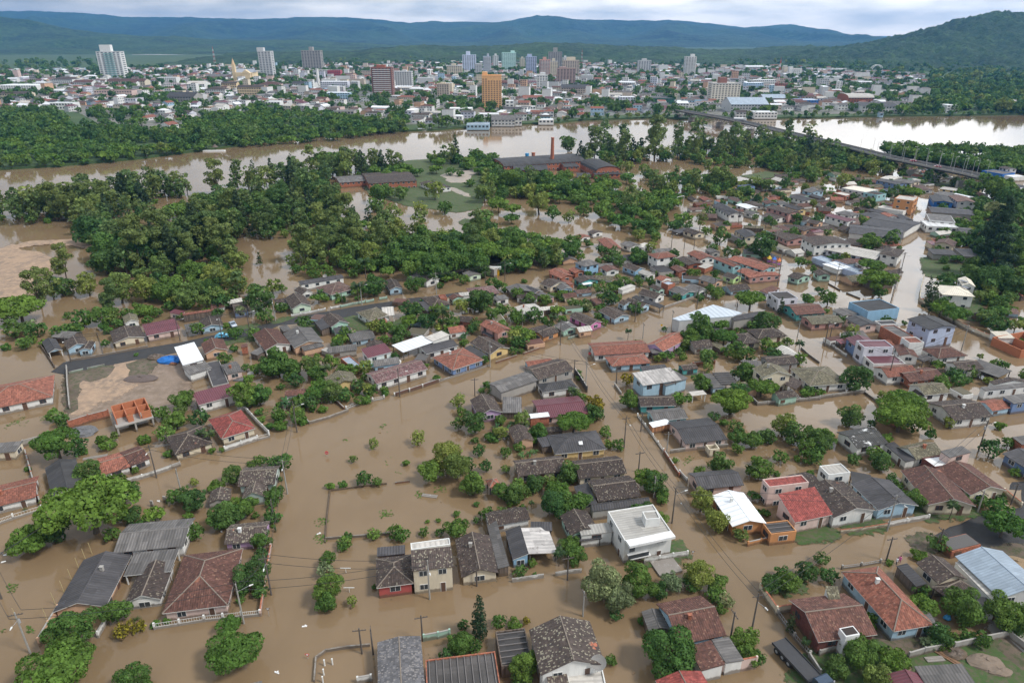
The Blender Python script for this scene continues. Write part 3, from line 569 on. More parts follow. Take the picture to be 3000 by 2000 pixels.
# towers: label; base x; base y; width px; top y; depth m; colour; floors; cols; penthouse (offset, width, top y)
TOWERS = """
white tower with green glass balconies left of the church;332 229 69 153 18 white 13 6 -8 31 132;glass
slim pale tower behind the yellow church;783 226 37 152 20 lgrey 15 4 -12 19 140;plain
grey unfinished twin slab tower;916 209 56 150 22 concrete 14 7 0 11 138;plain
brown tower with white balcony bands;1122 281 60 200 20 brownred 14 6 -2 24 191;band
wide pale grey apartment slab right of the brown banded tower;1180 263 56 212 18 lgrey 9 8 6 14 206;plain
small beige apartment tower by river trees;1299 296 35 248 14 beige 10 5 0 14 242;plain
wide cream apartment block behind bluish tower;1332 222 44 194 16 cream 7 7 -2 12 187;plain
bluish white tower with narrow top;1375 213 39 163 20 lavw 14 6 -3 11 151;plain
slim navy and white tower;1427 214 22 167 14 navyw 13 4 3 6 158;band
mint green twin tower;1491 206 41 156 22 mintw 14 7 11 12 149;plain
blue grey tower with dark strip;1556 222 31 168 18 lavb 14 5 -5 14 159;plain
red and white narrow tower;1596 224 31 177 16 redw 12 4 -1 10 168;band
pale beige narrow tower next to red one;1623 227 22 181 14 cream 12 4 -2 8 172;plain
tall grey tower with brown top;1626 206 39 154 18 concrete 15 6 0 12 140;plain
broad cream and brown tower beside radio mast;1672 224 47 179 22 beige 12 7 0 25 168;plain
brown striped twin tower before broad cream tower;1658 249 54 203 18 brownb 12 6 -10 20 196;plain
orange brick apartment tower near the river;1441 316 56 224 20 oranget 16 7 -20 14 212;plain
white nine floor block right of the orange tower;1588 265 31 223 15 white 9 4 2 15 213;plain
tall slim white tower beyond the bridge head;2020 228 31 168 16 white 15 4 5 11 159;band
white twin core tower in the far town;1887 217 37 179 16 lgrey 11 5 -1 13 172;plain
slender white tower behind the mint twin tower;1452 203 16 165 12 white 12 3 0 6 158;plain
slender cream tower right of the mint twin tower;1530 205 15 172 12 cream 11 3 0 6 167;plain
pale mid rise block left of the slim navy tower;1402 221 20 190 12 lgrey 8 4 0 8 186;plain
white slim tower just right of the tall grey tower;1655 208 14 170 12 white 11 3 0 6 164;plain
big beige apartment block with brown roof tower;2123 304 82 246 24 creamw 11 9 -8 20 228;plain
"""
# low big buildings: label; x y (front base centre px) width px height m depth m roof wall roofshape
LOWS = """
long white warehouse at far left bank;50 268 118 9 40 wh white f
white villa block with brown hip roof;185 250 60 10 25 dk white h
white blue arcade building under dark tree;243 256 56 8 22 dr white g
cream long school building with brown roof;370 250 112 7 22 dr cream g
brown pink clad sports hall;335 290 110 11 30 br pink f
white lilac hall with open gallery;350 306 100 7 22 gr lav f
dark roofed hall with grey walls;530 305 82 9 30 bk concrete g
long white block among bank trees;184 322 68 8 14 wh white f
cream row house with dark roofs left;45 290 85 7 16 dk cream g
grey flat block with terraces;110 236 44 10 18 gr concrete f
yellow convent wing with dark roof;735 279 78 11 18 dk yellowp g
yellow convent back wing;672 264 46 10 16 dk yellowp g
white school with blue windows and brown roof;632 281 60 9 18 dk white h
red windowless office block;980 231 38 16 18 rd redp f
pale industrial silo block beside red office block;945 228 34 15 18 lg lgrey f
white blue factory office block;980 262 78 12 20 wh lav f
white factory wing with dark roof;890 262 68 9 20 bk white g
blue and white boiler house;990 292 72 9 20 wh lblue f
white terrace house on the wooded slope;800 318 44 8 14 wh white f
stained grey villa with many terraces;1010 348 56 8 14 gr concrete f
white villas row above river trees;970 338 36 6 12 dk white g
long beige market hall with dark roof;1686 276 84 9 26 bk beige g
grey arched old hall;1492 260 52 9 24 dr concrete b
white block beside arched old hall;1350 340 66 8 16 wh white f
white riverside villa with brown gable;1345 330 32 6 14 dr white g
white cube houses near orange tower;1430 352 62 6 16 wh white f
white clubhouse with grey roofs on river stilts;1474 368 70 5.5 22 gr white g
white annex with arched windows by clubhouse;1519 366 22 7 12 gr white g
blue boathouse sheds on the riverbank;1400 378 66 4 20 lb lblue f
long low white wall building right of orange tower;1540 322 58 4 8 wh white f
white pavilion above the river bank;1600 363 44 4 12 wh white f
white three floor house by orange tower;1493 324 24 11 12 wh white f
white block with blue trim left of bridge;1838 306 46 9 16 wh lav f
dark green supermarket hall with red round sign;1942 305 64 7 30 bk dkgreen f
white shop hall behind the beige block;2130 285 70 8 24 lb white g
grey white sheet hall at bridge head;2195 330 112 9 40 lb lgrey g
white riverside club with long windows;2243 346 66 6 18 wh white f
small white villa on the bank before the sheet hall;2170 346 30 6 12 dk white g
long white apartment row far right;2240 254 66 11 16 wh white f
white apartment row with blue stripes;2210 264 50 11 16 wh bluew f
brown brick flat block under radio mast;2300 262 42 9 18 br brick f
grey sheet twin halls right of beige block;2270 302 70 6 26 lb concrete g
blue roofed depot at far right bank;2370 308 60 6 26 lb vblue f
grey office slab in far right town;2412 262 26 16 16 gr lgrey f
white terraces block in far right town;2537 256 56 9 20 wh white f
arched roof sports hall with red brick bays;2520 308 76 9 34 lg brick b
dark roofed stadium stand on white columns;2580 330 112 7 24 bk white s
tiny white house alone by the far river;2582 342 12 4 6 gr lblue g
white cubic villa at the far right bank;2787 332 34 9 14 wh white f
concrete angular church roof at right bank;2972 322 32 9 16 lg concrete g
white long roof hall before the far forest;2458 212 40 7 20 wh white f
white flat hospital block left town;1120 214 52 10 20 wh white f
white church like hall among far roofs;2210 205 52 7 24 wh white b
grey office block with balconies beside banded tower;1075 226 34 12 16 gr beige f
low white block below slim pale tower;840 236 40 7 20 gr lgrey g
maroon flanked shop block left;508 262 50 9 18 mr white f
white office cubes behind shop block;490 244 56 10 18 wh white f
large pale gable hall near shop block;575 266 54 10 26 lg white g
brown old roof mansion near white factory wing;790 262 60 8 22 dr pink h
long grey roof sheds behind convent;650 232 110 5 24 gr concrete g
white terrace apartments centre town;1560 300 58 6 16 rt white g
white gabled villa above bridge trees;2000 318 34 6 14 wh white g
"""
HILLS = {
'far': [(-400,52),(-150,40),(0,34),(150,38),(255,40),(357,51),(459,51),(600,54),(702,57),(855,54),(944,50),(1072,55),(1200,68),(1353,65),(1455,66),(1519,60),(1572,56),(1672,57),(1800,60),(1902,61),(1979,65),(2081,69),(2183,82),(2249,79),(2310,74),(2336,83),(2400,97),(2451,115),(2502,132),(2600,150),(2700,160)],
'veryfar': [(2300,120),(2380,100),(2430,96),(2470,100),(2520,105),(2579,107),(2609,118),(2660,140),(2800,150),(3500,150)],
'mid': [(700,155),(1008,152),(1100,142),(1200,134),(1353,137),(1430,136),(1544,130),(1685,126),(1800,133),(1953,139),(2055,146),(2157,149),(2208,145),(2330,138),(2400,139),(2460,150),(2600,158)],
'right': [(2100,196),(2330,160),(2400,150),(2450,142),(2502,137),(2553,128),(2617,120),(2655,110),(2706,89),(2757,82),(2808,59),(2859,50),(2897,40),(2948,36),(3000,36),(3200,26),(3500,40),(4200,60)],
'left': [(-700,20),(-200,45),(0,52),(76,57),(115,71),(178,84),(255,95),(357,102),(434,108),(510,107),(600,115),(753,121),(906,120),(1034,126),(1200,138),(1350,146)],
}

BLOCKS = """
16 44 600 960 900 930 1250 865 1480 830 1600 850 1790 950 1640 1020 1500 1050 1300 1090 1060 1190 870 1230 790 1180 560 1100
16 36 60 1010 280 950 600 895 900 855 1200 830 1500 785 1600 815 1250 850 900 905 500 970 300 1010 100 1050
10 44 1480 800 1800 740 2150 735 2290 765 2230 830 2080 885 1800 955 1600 880
8 50 2000 620 2350 500 2650 540 2680 600 2640 730 2600 880 2400 810 2290 770 2180 720
18 24 1380 1150 1500 1090 1680 1060 1750 1180 1830 1300 1960 1480 1990 1560 1830 1600 1650 1590 1100 1560 1200 1500 1420 1480 1400 1330 1370 1250
14 34 1760 1020 2000 980 2160 950 2300 1000 2500 1130 2540 1165 2380 1180 2200 1190 2130 1230 2160 1300 2050 1330 1900 1200
10 44 2300 900 2560 920 2700 960 2850 1050 3020 1120 3020 1300 2800 1220 2700 1225 2560 1130 2480 1080
9 3 2040 1400 2150 1295 2400 1250 2600 1220 2750 1330 2860 1400 2960 1430 2800 1480 2300 1530 2110 1560
18 8 2260 1700 2400 1640 2700 1600 3020 1560 3020 2020 2500 2020
12 6 1140 1850 1480 1850 1560 1990 1140 2000
12 6 1870 1740 2120 1690 2180 1850 2160 1990 1900 1900
9 0 120 1200 240 1290 500 1180 700 1230 640 1285 450 1360 200 1400
26 0 745 1130 860 1110 1010 1190 1090 1250 1000 1290 860 1290 790 1220
10 0 300 1500 560 1450 650 1330 790 1400 770 1690 560 1660
22 20 2700 600 2860 560 3020 560 3020 1060 2860 960 2740 900
12 30 3060 560 3500 560 3700 1000 3060 1000
12 30 3060 1060 3600 1060 3800 1560 3060 1480
14 30 3060 1600 3700 1600 3900 2300 3060 2300
12 30 600 2040 1200 2040 1200 2500 500 2500
12 30 1300 2060 2300 2060 2400 2500 1250 2500
12 30 -500 1080 -60 1080 -60 1500 -600 1560
12 30 -600 1700 -60 1700 -60 2200 -700 2200
20 2 -700 700 -80 700 -80 1000 -700 1000
14 34 2620 480 2860 540 2860 900 2760 900 2700 640
"""
NOFILL = [[(1180,500),(1400,500),(1400,620),(1180,620)],[(700,700),(870,700),(850,860),(700,870)],[(1110,590),(1370,590),(1370,690),(1110,690)],[(-50,690),(290,690),(250,900),(-50,880)],[(960,470),(1210,470),(1210,570),(960,570)],[(1440,430),(1850,430),(1830,530),(1440,520)],[(1540,640),(1660,640),(1660,740),(1540,740)],[(1950,580),(2150,560),(2150,640),(1960,660)],[(0,0),(1,0),(0,1)]]
SCRUB = [(-60,960),(-60,700),(300,695),(600,590),(1000,565),(1330,492),(1650,485),(2000,440),(2400,430),(2500,500),(2440,520),(2150,590),(2020,700),(1690,735),(1660,800),(1300,845),(1150,830),(900,850),(700,895),(600,905),(300,955),(130,990)]

ROADPX = [[(2680,545),(2752,548),(2736,655),(2726,800),(2710,900),(2740,950),(2585,910),(2615,800),(2638,732)],
 [(150,1085),(330,1035),(520,990),(690,958),(820,928),(1000,893),(1160,866),(1340,835),(1500,800),(1650,790),(1660,815),(1500,832),(1350,866),(1180,893),(1020,922),(840,957),(700,987),(540,1020),(340,1062),(230,1090),(170,1110)]]
# ------------------------------------------------------------------ basics
S = 600/2352
def ray(px, py):
    u, v = (px-1500)/2000, (py-1000)/2000
    return u, CP-v*SP, -(SP+v*CP)
def G(px, py, z=0.0):
    dx, dy, dz = ray(px, py); t = (z-CAMZ)/dz
    return Vector((dx*t, dy*t, z))
def PX(p):
    d = p[1]*CP-(p[2]-CAMZ)*SP; up = p[1]*SP+(p[2]-CAMZ)*CP
    return 1500+2000*p[0]/d, 1000-2000*up/d, d
def zat(px, py, base):      # height above ground of picture row py over ground point base
    dx, dy, dz = ray(px, py); return CAMZ+dz/dy*base[1]
def blocks(txt):
    ox = oy = 0
    for ln in txt.strip().split('\n'):
        ln = ln.strip()
        if not ln: continue
        if ln[0] == '@':
            a = ln.split(); ox, oy = float(a[1]), float(a[2]); continue
        yield ox, oy, ln
COL = SC.collection
def link(o, parent=None):
    COL.objects.link(o)
    if parent is not None: o.parent = parent
    return o
def mkmesh(name, V, F, mats=None, mi=None, uv=None, smooth=False):
    me = bpy.data.meshes.new(name); me.from_pydata([tuple(v) for v in V], [], F)
    for m in (mats or []): me.materials.append(m)
    if mi is not None: me.polygons.foreach_set('material_index', mi)
    if uv is not None:
        l = me.uv_layers.new(name='UVMap'); flat = [c for f in uv for q in f for c in q]
        l.data.foreach_set('uv', flat)
    if smooth: me.polygons.foreach_set('use_smooth', [True]*len(F))
    me.update(); return me
class MB:
    def __init__(s): s.V = []; s.F = []; s.M = []; s.U = []
    def face(s, pts, m=0, uv=None):
        i = len(s.V); s.V += [tuple(p) for p in pts]; s.F.append(tuple(range(i, i+len(pts)))); s.M.append(m)
        s.U.append(uv if uv else [(0, 0)]*len(pts))
    def hexa(s, b, t, m=0):   # 4 bottom pts ccw, 4 top pts
        n = len(b)
        s.face(list(reversed(b)), m); s.face(t, m)
        for i in range(n): s.face([b[i], b[(i+1) % n], t[(i+1) % n], t[i]], m)
    def box(s, c, u, v, hz, m=0):   # c centre bottom, u,v half vectors
        c = Vector(c); u = Vector(u); v = Vector(v)
        if (u.cross(v)).z < 0: v = -v
        b = [c-u-v, c+u-v, c+u+v, c-u+v]; s.hexa(b, [p+Vector((0, 0, hz)) for p in b], m)
    def abox(s, x0, x1, y0, y1, z0, z1, m=0):
        s.box(((x0+x1)/2, (y0+y1)/2, z0), ((x1-x0)/2, 0, 0), (0, (y1-y0)/2, 0), z1-z0, m)
    def cyl(s, p, q, r0, r1, n=8, m=0):
        p = Vector(p); q = Vector(q); d = (q-p).normalized()
        a = d.orthogonal().normalized(); b = d.cross(a)
        B = [p+(a*math.cos(k*2*math.pi/n)+b*math.sin(k*2*math.pi/n))*r0 for k in range(n)]
        T = [q+(a*math.cos(k*2*math.pi/n)+b*math.sin(k*2*math.pi/n))*r1 for k in range(n)]
        s.hexa(B, T, m)
    def make(s, name, mats, parent=None, uv=False, smooth=False, loc=None):
        if not s.F: return None
        me = mkmesh(name, s.V, s.F, mats if isinstance(mats, list) else [mats], s.M, s.U if uv else None, smooth)
        o = bpy.data.objects.new(name, me); link(o, parent)
        if loc is not None: o.location = loc
        return o
def empty(name, loc, rz=0):
    o = bpy.data.objects.new(name, None); o.empty_display_size = .5; o.location = loc; o.rotation_euler = (0, 0, rz); return link(o)
LABELS = {}
def tag(o, label=None, cat=None, group=None, kind=None):
    if label: o['label'] = label
    if cat: o['category'] = cat
    if group: o['group'] = group
    if kind: o['kind'] = kind
    return o
LM = []          # landmarks (words, px, py)
AUTO = []        # (object, description, px, py)
def auto(o, desc, p): x, y, d = PX(p); AUTO.append((o, desc, x, y))
ORD = ['', 'second', 'third', 'fourth', 'fifth', 'sixth', 'seventh', 'eighth', 'ninth', 'tenth', 'eleventh', 'twelfth', 'thirteenth', 'fourteenth', 'fifteenth', 'sixteenth', 'seventeenth', 'eighteenth', 'nineteenth', 'twentieth']
def resolve_labels():
    lm = sorted(set(LM)); groups = {}
    A = np.array([(a[1], a[2]) for a in lm])
    for o, desc, x, y in AUTO:
        d = (A[:, 0]-x)**2+((A[:, 1]-y)*2)**2; k = int(d.argmin()); dx, dy = x-A[k, 0], (y-A[k, 1])*2
        if abs(dx) > abs(dy): r = 'left of' if dx < 0 else 'right of'
        else: r = 'behind' if dy < 0 else 'before'
        groups.setdefault((desc, k, r), []).append((float(d[k]), o))
    for (desc, k, r), L_ in groups.items():
        L_.sort(key=lambda q: q[0])
        for i, (d, o) in enumerate(L_):
            t = f'{desc} {r} the {lm[k][0]}'
            if len(L_) > 1: t = ('nearest ' if i == 0 else (ORD[i] if i < 20 else f'{i+1}'+{1: 'st', 2: 'nd', 3: 'rd'}.get((i+1) % 10, 'th'))+' nearest ')+t
            wds = t.split()
            if len(wds) > 16: t = t.replace(' with ', ' ').replace(' nearest ', ' ')
            o['label'] = t
# ------------------------------------------------------------------ materials
MC = {}
def nodes(name):
    m = bpy.data.materials.new(name); m.use_nodes = True; nt = m.node_tree
    b = nt.nodes['Principled BSDF']; return m, nt, b
def nn(nt, t, **k):
    n = nt.nodes.new(t)
    for a, v in k.items():
        if a.startswith('i_'): n.inputs[int(a[2:]) if a[2:].isdigit() else a[2:]].default_value = v
        else: setattr(n, a, v)
    return n
def math_(nt, op, a, b=None, c=None):
    n = nt.nodes.new('ShaderNodeMath'); n.operation = op
    for i, v in enumerate((a, b, c)):
        if v is None: continue
        if isinstance(v, (int, float)): n.inputs[i].default_value = v
        else: nt.links.new(v, n.inputs[i])
    return n.outputs[0]
def mixc(nt, f, a, b, bt='MIX'):
    n = nt.nodes.new('ShaderNodeMixRGB'); n.blend_type = bt
    for i, v in ((0, f), (1, a), (2, b)):
        if isinstance(v, (int, float)): n.inputs[i].default_value = v
        elif isinstance(v, tuple): n.inputs[i].default_value = (v[0], v[1], v[2], 1)
        else: nt.links.new(v, n.inputs[i])
    return n.outputs[0]
def grey(nt, v):
    n = nt.nodes.new('ShaderNodeCombineXYZ')
    for i in range(3): nt.links.new(v, n.inputs[i])
    return n.outputs[0]
def ramp(nt, v, lo, hi):   # linear step 0..1
    n = nt.nodes.new('ShaderNodeMapRange'); n.inputs[1].default_value = lo; n.inputs[2].default_value = hi
    nt.links.new(v, n.inputs[0]); return n.outputs[0]
def noise_(nt, vec, scale, detail=4, rough=.55):
    n = nt.nodes.new('ShaderNodeTexNoise'); n.inputs['Scale'].default_value = scale; n.inputs['Detail'].default_value = detail; n.inputs['Roughness'].default_value = rough
    if vec is not None: nt.links.new(vec, n.inputs['Vector'])
    return n.outputs['Fac']
def scaled(nt, vec, s):
    n = nt.nodes.new('ShaderNodeVectorMath'); n.operation = 'MULTIPLY'; nt.links.new(vec, n.inputs[0]); n.inputs[1].default_value = s; return n.outputs[0]
def cellnoise(nt, vec, s):
    n = nt.nodes.new('ShaderNodeVectorMath'); n.operation = 'SNAP'; nt.links.new(vec, n.inputs[0]); n.inputs[1].default_value = s
    wn = nt.nodes.new('ShaderNodeTexWhiteNoise'); wn.noise_dimensions = '3D'; nt.links.new(n.outputs[0], wn.inputs['Vector']); return wn.outputs['Value']
def bump(nt, b, h, strength=.5, dist=.1):
    n = nt.nodes.new('ShaderNodeBump'); n.inputs['Strength'].default_value = strength; n.inputs['Distance'].default_value = dist
    nt.links.new(h, n.inputs['Height']); nt.links.new(n.outputs[0], b.inputs['Normal'])
def shiftuv(nt):
    uv = nt.nodes.new('ShaderNodeUVMap').outputs[0]; oi = nt.nodes.new('ShaderNodeObjectInfo')
    a = nt.nodes.new('ShaderNodeVectorMath'); a.operation = 'ADD'; k = math_(nt, 'MULTIPLY', oi.outputs['Random'], 97.0)
    nt.links.new(uv, a.inputs[0]); nt.links.new(grey(nt, k), a.inputs[1]); return uv, a.outputs[0], oi.outputs['Random']
def tile(name, base, fleck, amt, patch=None, patchamt=0):
    m, nt, b = nodes(name); uv, uvr, rnd = shiftuv(nt)
    c = cellnoise(nt, uvr, (.33, .42, 1)); big = noise_(nt, uvr, .35, 5, .65)
    br = math_(nt, 'MULTIPLY_ADD', c, .7, .62); col = mixc(nt, 1, base, grey(nt, br), 'MULTIPLY')
    rb = math_(nt, 'MULTIPLY_ADD', rnd, .5, .75); col = mixc(nt, 1, col, grey(nt, rb), 'MULTIPLY')
    dirt = ramp(nt, noise_(nt, uvr, .9, 6, .7), .42, .62); col = mixc(nt, math_(nt, 'MULTIPLY', dirt, .55), col, tuple(x*.42 for x in base))
    stk = ramp(nt, noise_(nt, scaled(nt, uvr, (1.6, .22, 1)), 1.0, 4, .6), .45, .7); col = mixc(nt, math_(nt, 'MULTIPLY', stk, .35), col, tuple(x*.5 for x in base))
    c2 = cellnoise(nt, scaled(nt, uvr, (1, 1.001, 1)), (.19, .24, 1))
    th = math_(nt, 'MULTIPLY', math_(nt, 'MULTIPLY_ADD', ramp(nt, big, .3, .7), .75, .25), amt*.5); fm = math_(nt, 'LESS_THAN', c2, th)
    fm = math_(nt, 'MULTIPLY', fm, .7); col = mixc(nt, fm, col, fleck)
    if patch: col = mixc(nt, ramp(nt, noise_(nt, uvr, .28, 4, .6), .62-patchamt, .66-patchamt), col, patch)
    nt.links.new(col, b.inputs['Base Color']); b.inputs['Roughness'].default_value = .85
    sx = nt.nodes.new('ShaderNodeSeparateXYZ'); nt.links.new(uv, sx.inputs[0])
    w1 = math_(nt, 'SINE', math_(nt, 'MULTIPLY', sx.outputs[0], 2*math.pi/.36)); w2 = math_(nt, 'FRACT', math_(nt, 'MULTIPLY', sx.outputs[1], 1/.42))
    bump(nt, b, math_(nt, 'ADD', math_(nt, 'MULTIPLY', w1, .5), w2), .6, .07); return m
def corr(name, base, var=.25, stain=.5, rough=.75, period=.5, rust=None):
    m, nt, b = nodes(name); uv, uvr, rnd = shiftuv(nt)
    c = cellnoise(nt, uvr, (1.1, 2.1, 1)); br = math_(nt, 'MULTIPLY_ADD', c, var*2, 1-var); col = mixc(nt, 1, base, grey(nt, br), 'MULTIPLY')
    rb = math_(nt, 'MULTIPLY_ADD', rnd, .4, .8); col = mixc(nt, 1, col, grey(nt, rb), 'MULTIPLY')
    st = ramp(nt, noise_(nt, scaled(nt, uvr, (1.3, .35, 1)), 1.2, 6, .7), .4, .7); col = mixc(nt, math_(nt, 'MULTIPLY', st, stain), col, tuple(x*.4 for x in base))
    sx = nt.nodes.new('ShaderNodeSeparateXYZ'); nt.links.new(uv, sx.inputs[0])
    w1 = math_(nt, 'SINE', math_(nt, 'MULTIPLY', sx.outputs[0], 2*math.pi/period))
    col = mixc(nt, math_(nt, 'MULTIPLY', ramp(nt, w1, .2, -1), .35), col, tuple(x*.45 for x in base))
    if rust: col = mixc(nt, ramp(nt, noise_(nt, uvr, .4, 5, .7), .58, .66), col, rust)
    nt.links.new(col, b.inputs['Base Color']); b.inputs['Roughness'].default_value = rough
    bump(nt, b, w1, .5, .05); return m
ROOF = {'dk': lambda: tile('mossy_dark_tiles', (.066, .047, .040), (.24, .21, .16), .20, (.20, .085, .055), -.07),
 'dr': lambda: tile('brown_red_tiles', (.125, .056, .042), (.27, .16, .11), .12, (.26, .11, .07), -.05),
 'br': lambda: tile('faded_brown_tiles', (.15, .09, .075), (.28, .21, .17), .12),
 'rt': lambda: tile('terracotta_tiles', (.265, .098, .065), (.36, .19, .13), .10, (.15, .075, .055), -.03),
 'rd': lambda: tile('red_painted_tiles', (.30, .07, .058), (.36, .12, .10), .05),
 'mo': lambda: tile('olive_mossy_tiles', (.13, .115, .075), (.30, .28, .19), .3),
 'mg': lambda: tile('lichen_covered_tiles', (.10, .075, .065), (.34, .31, .23), .42, (.42, .14, .08), -.05),
 'mm': lambda: tile('mossy_maroon_tiles', (.16, .085, .085), (.33, .29, .25), .3),
 'mr': lambda: corr('maroon_sheet', (.14, .038, .05), .08, .25, .5, .5),
 'gr': lambda: corr('grey_fibre_cement', (.14, .13, .125), .3, .65),
 'dg': lambda: corr('dark_fibre_cement', (.066, .062, .066), .25, .55),
 'bk': lambda: corr('black_sheet', (.052, .05, .052), .3, .5),
 'bks': lambda: corr('black_sheet_white_strips', (.05, .048, .045), .3, .4, .75, .5, (.75, .75, .75)),
 'gt': lambda: tile('grey_slab_tiles', (.17, .165, .175), (.26, .24, .23), .5),
 'lg': lambda: corr('pale_concrete_sheet', (.52, .49, .45), .1, .45, .8, .9),
 'lgt': lambda: corr('torn_pale_sheet', (.50, .47, .45), .25, .6, .8, .9, (.16, .14, .13)),
 'lgs': lambda: corr('pale_grey_ribbed_sheet', (.42, .40, .37), .12, .35, .7, .6),
 'wh': lambda: corr('white_metal_sheet', (.80, .82, .85), .04, .12, .45, 1.2),
 'lb': lambda: corr('blue_grey_metal', (.33, .40, .48), .15, .35, .45, .5),
 'lbm': lambda: corr('pale_blue_metal', (.45, .50, .56), .05, .12, .45, 1.6),
 'cw': lambda: corr('cream_sheet', (.66, .60, .50), .06, .15, .6, .6),
 'wt': lambda: corr('white_slab', (.72, .72, .72), .05, .25, .8, 3.0),
 'st': lambda: corr('dark_ribbed_cement', (.06, .056, .056), .2, .4, .8, 5),
 'st2': lambda: corr('ribbed_cement', (.085, .078, .075), .2, .4, .8, 5)}
WALLC = {'white': (.74, .74, .72), 'cream': (.68, .60, .46), 'peach': (.60, .38, .25), 'pink': (.66, .50, .45), 'rose': (.50, .28, .25), 'magenta': (.60, .20, .44), 'lilac': (.50, .34, .55), 'lav': (.62, .63, .70),
 'lavb': (.46, .53, .70), 'blue': (.16, .24, .42), 'sky': (.27, .46, .64), 'lblue': (.38, .54, .66), 'vblue': (.03, .16, .50), 'cyan': (.32, .55, .58), 'turq': (.09, .36, .36), 'teal': (.42, .50, .46), 'mint': (.38, .58, .48),
 'palegreen': (.58, .70, .55), 'lime': (.48, .68, .28), 'green': (.1, .3, .12), 'yellow': (.70, .52, .24), 'orange': (.58, .27, .11), 'brick': (.36, .13, .075), 'brickd': (.15, .05, .04), 'concrete': (.36, .34, .315),
 'wood': (.13, .10, .08), 'wood2': (.42, .20, .10), 'oranget': (.78, .44, .20), 'red': (.42, .09, .08), 'lgrey': (.58, .58, .58), 'bkf': (.05, .05, .055), 'beige': (.55, .46, .38), 'brownred': (.28, .13, .10), 'lavw': (.62, .68, .82), 'navyw': (.50, .54, .62),
 'mintw': (.56, .80, .74), 'redw': (.62, .36, .30), 'brownb': (.42, .30, .26), 'creamw': (.78, .72, .62), 'yellowp': (.74, .58, .36), 'redp': (.42, .08, .09), 'dkgreen': (.02, .12, .07), 'bluew': (.45, .6, .78), 'hedge': (.05, .09, .03), 'brownw': (.14, .06, .05), 'white_p': (.78, .78, .78)}
def wall_mat(c):
    k = 'w_'+c
    if k in MC: return MC[k]
    base = WALLC[c]; m, nt, b = nodes(c+'_plaster'); pos = nt.nodes.new('ShaderNodeNewGeometry').outputs['Position']
    n1 = ramp(nt, noise_(nt, scaled(nt, pos, (1, 1, .25)), .9, 6, .7), .42, .75)
    n2 = ramp(nt, noise_(nt, pos, .25, 4, .6), .35, .7)
    col = mixc(nt, math_(nt, 'MULTIPLY', n1, .42), base, tuple(x*.45+.02 for x in base)); col = mixc(nt, math_(nt, 'MULTIPLY', n2, .18), col, tuple(x*.6 for x in base))
    if c in ('wood', 'wood2'):
        cn = cellnoise(nt, scaled(nt, pos, (1, 1, 0)), (.3, .3, 1)); col = mixc(nt, 1, col, grey(nt, math_(nt, 'MULTIPLY_ADD', cn, .8, .6)), 'MULTIPLY')
    if c in ('brick', 'brickd'):
        cn = cellnoise(nt, pos, (.3, .3, .2)); col = mixc(nt, 1, col, grey(nt, math_(nt, 'MULTIPLY_ADD', cn, .6, .7)), 'MULTIPLY')
    sz = nt.nodes.new('ShaderNodeSeparateXYZ'); nt.links.new(pos, sz.inputs[0]); tl = ramp(nt, math_(nt, 'SUBTRACT', sz.outputs[2], math_(nt, 'MULTIPLY', noise_(nt, pos, .8, 5, .7), 1.25)), .14, -.16)
    col = mixc(nt, math_(nt, 'MULTIPLY', tl, .75), col, (.11, .075, .045))
    nt.links.new(col, b.inputs['Base Color']); b.inputs['Roughness'].default_value = .85; MC[k] = m; return m
def roof_mat(c):
    if 'r_'+c not in MC: MC['r_'+c] = ROOF[c]()
    return MC['r_'+c]
def plain(name, col, rough=.6, metal=0, spec=None, vary=.15):
    if name in MC: return MC[name]
    m, nt, b = nodes(name); pos = nt.nodes.new('ShaderNodeNewGeometry').outputs['Position']
    n1 = ramp(nt, noise_(nt, pos, 1.7, 4, .6), .35, .7)
    c = mixc(nt, math_(nt, 'MULTIPLY', n1, vary*2), tuple(col), tuple(x*.6 for x in col)); nt.links.new(c, b.inputs['Base Color'])
    b.inputs['Roughness'].default_value = rough; b.inputs['Metallic'].default_value = metal; MC[name] = m; return m
GLASS = plain('window_glass', (.045, .055, .065), .12); FRAMEW = plain('white_frame', (.72, .72, .70), .5); FRAMEB = plain('brown_frame', (.16, .06, .04), .6)
MORTAR = plain('ridge_mortar', (.23, .19, .155), .9); DOORM = plain('door_brown', (.12, .07, .05), .5); METG = plain('grey_metal', (.35, .36, .38), .4)
WOODP = plain('weathered_pole', (.11, .095, .085), .9); CONCP = plain('cement_pole', (.32, .31, .29), .85); RIBM = plain('rib_edge', (.17, .155, .15), .85)
LEAF = {}
def leafmat(k, col):
    m, nt, b = nodes('foliage_'+k)
    a = nn(nt, 'ShaderNodeAttribute', attribute_name='tint'); h = nn(nt, 'ShaderNodeAttribute', attribute_name='hue'); oi = nt.nodes.new('ShaderNodeObjectInfo')
    hr = math_(nt, 'FRACT', math_(nt, 'ADD', oi.outputs['Random'], h.outputs['Fac']))
    c = mixc(nt, hr, tuple(x*y for x, y in zip(col, (.72, .82, .9))), tuple(x*y for x, y in zip(col, (1.38, 1.16, 1.05))))
    c = mixc(nt, 1, c, grey(nt, a.outputs['Fac']), 'MULTIPLY'); nt.links.new(c, b.inputs['Base Color']); b.inputs['Roughness'].default_value = .7
    b.inputs['Specular IOR Level'].default_value = .25
    tr = nt.nodes.new('ShaderNodeBsdfTranslucent'); nt.links.new(c, tr.inputs[0]); mx = nt.nodes.new('ShaderNodeMixShader'); mx.inputs[0].default_value = .3
    nt.links.new(b.outputs[0], mx.inputs[1]); nt.links.new(tr.outputs[0], mx.inputs[2]); nt.links.new(mx.outputs[0], nt.nodes['Material Output'].inputs[0]); return m
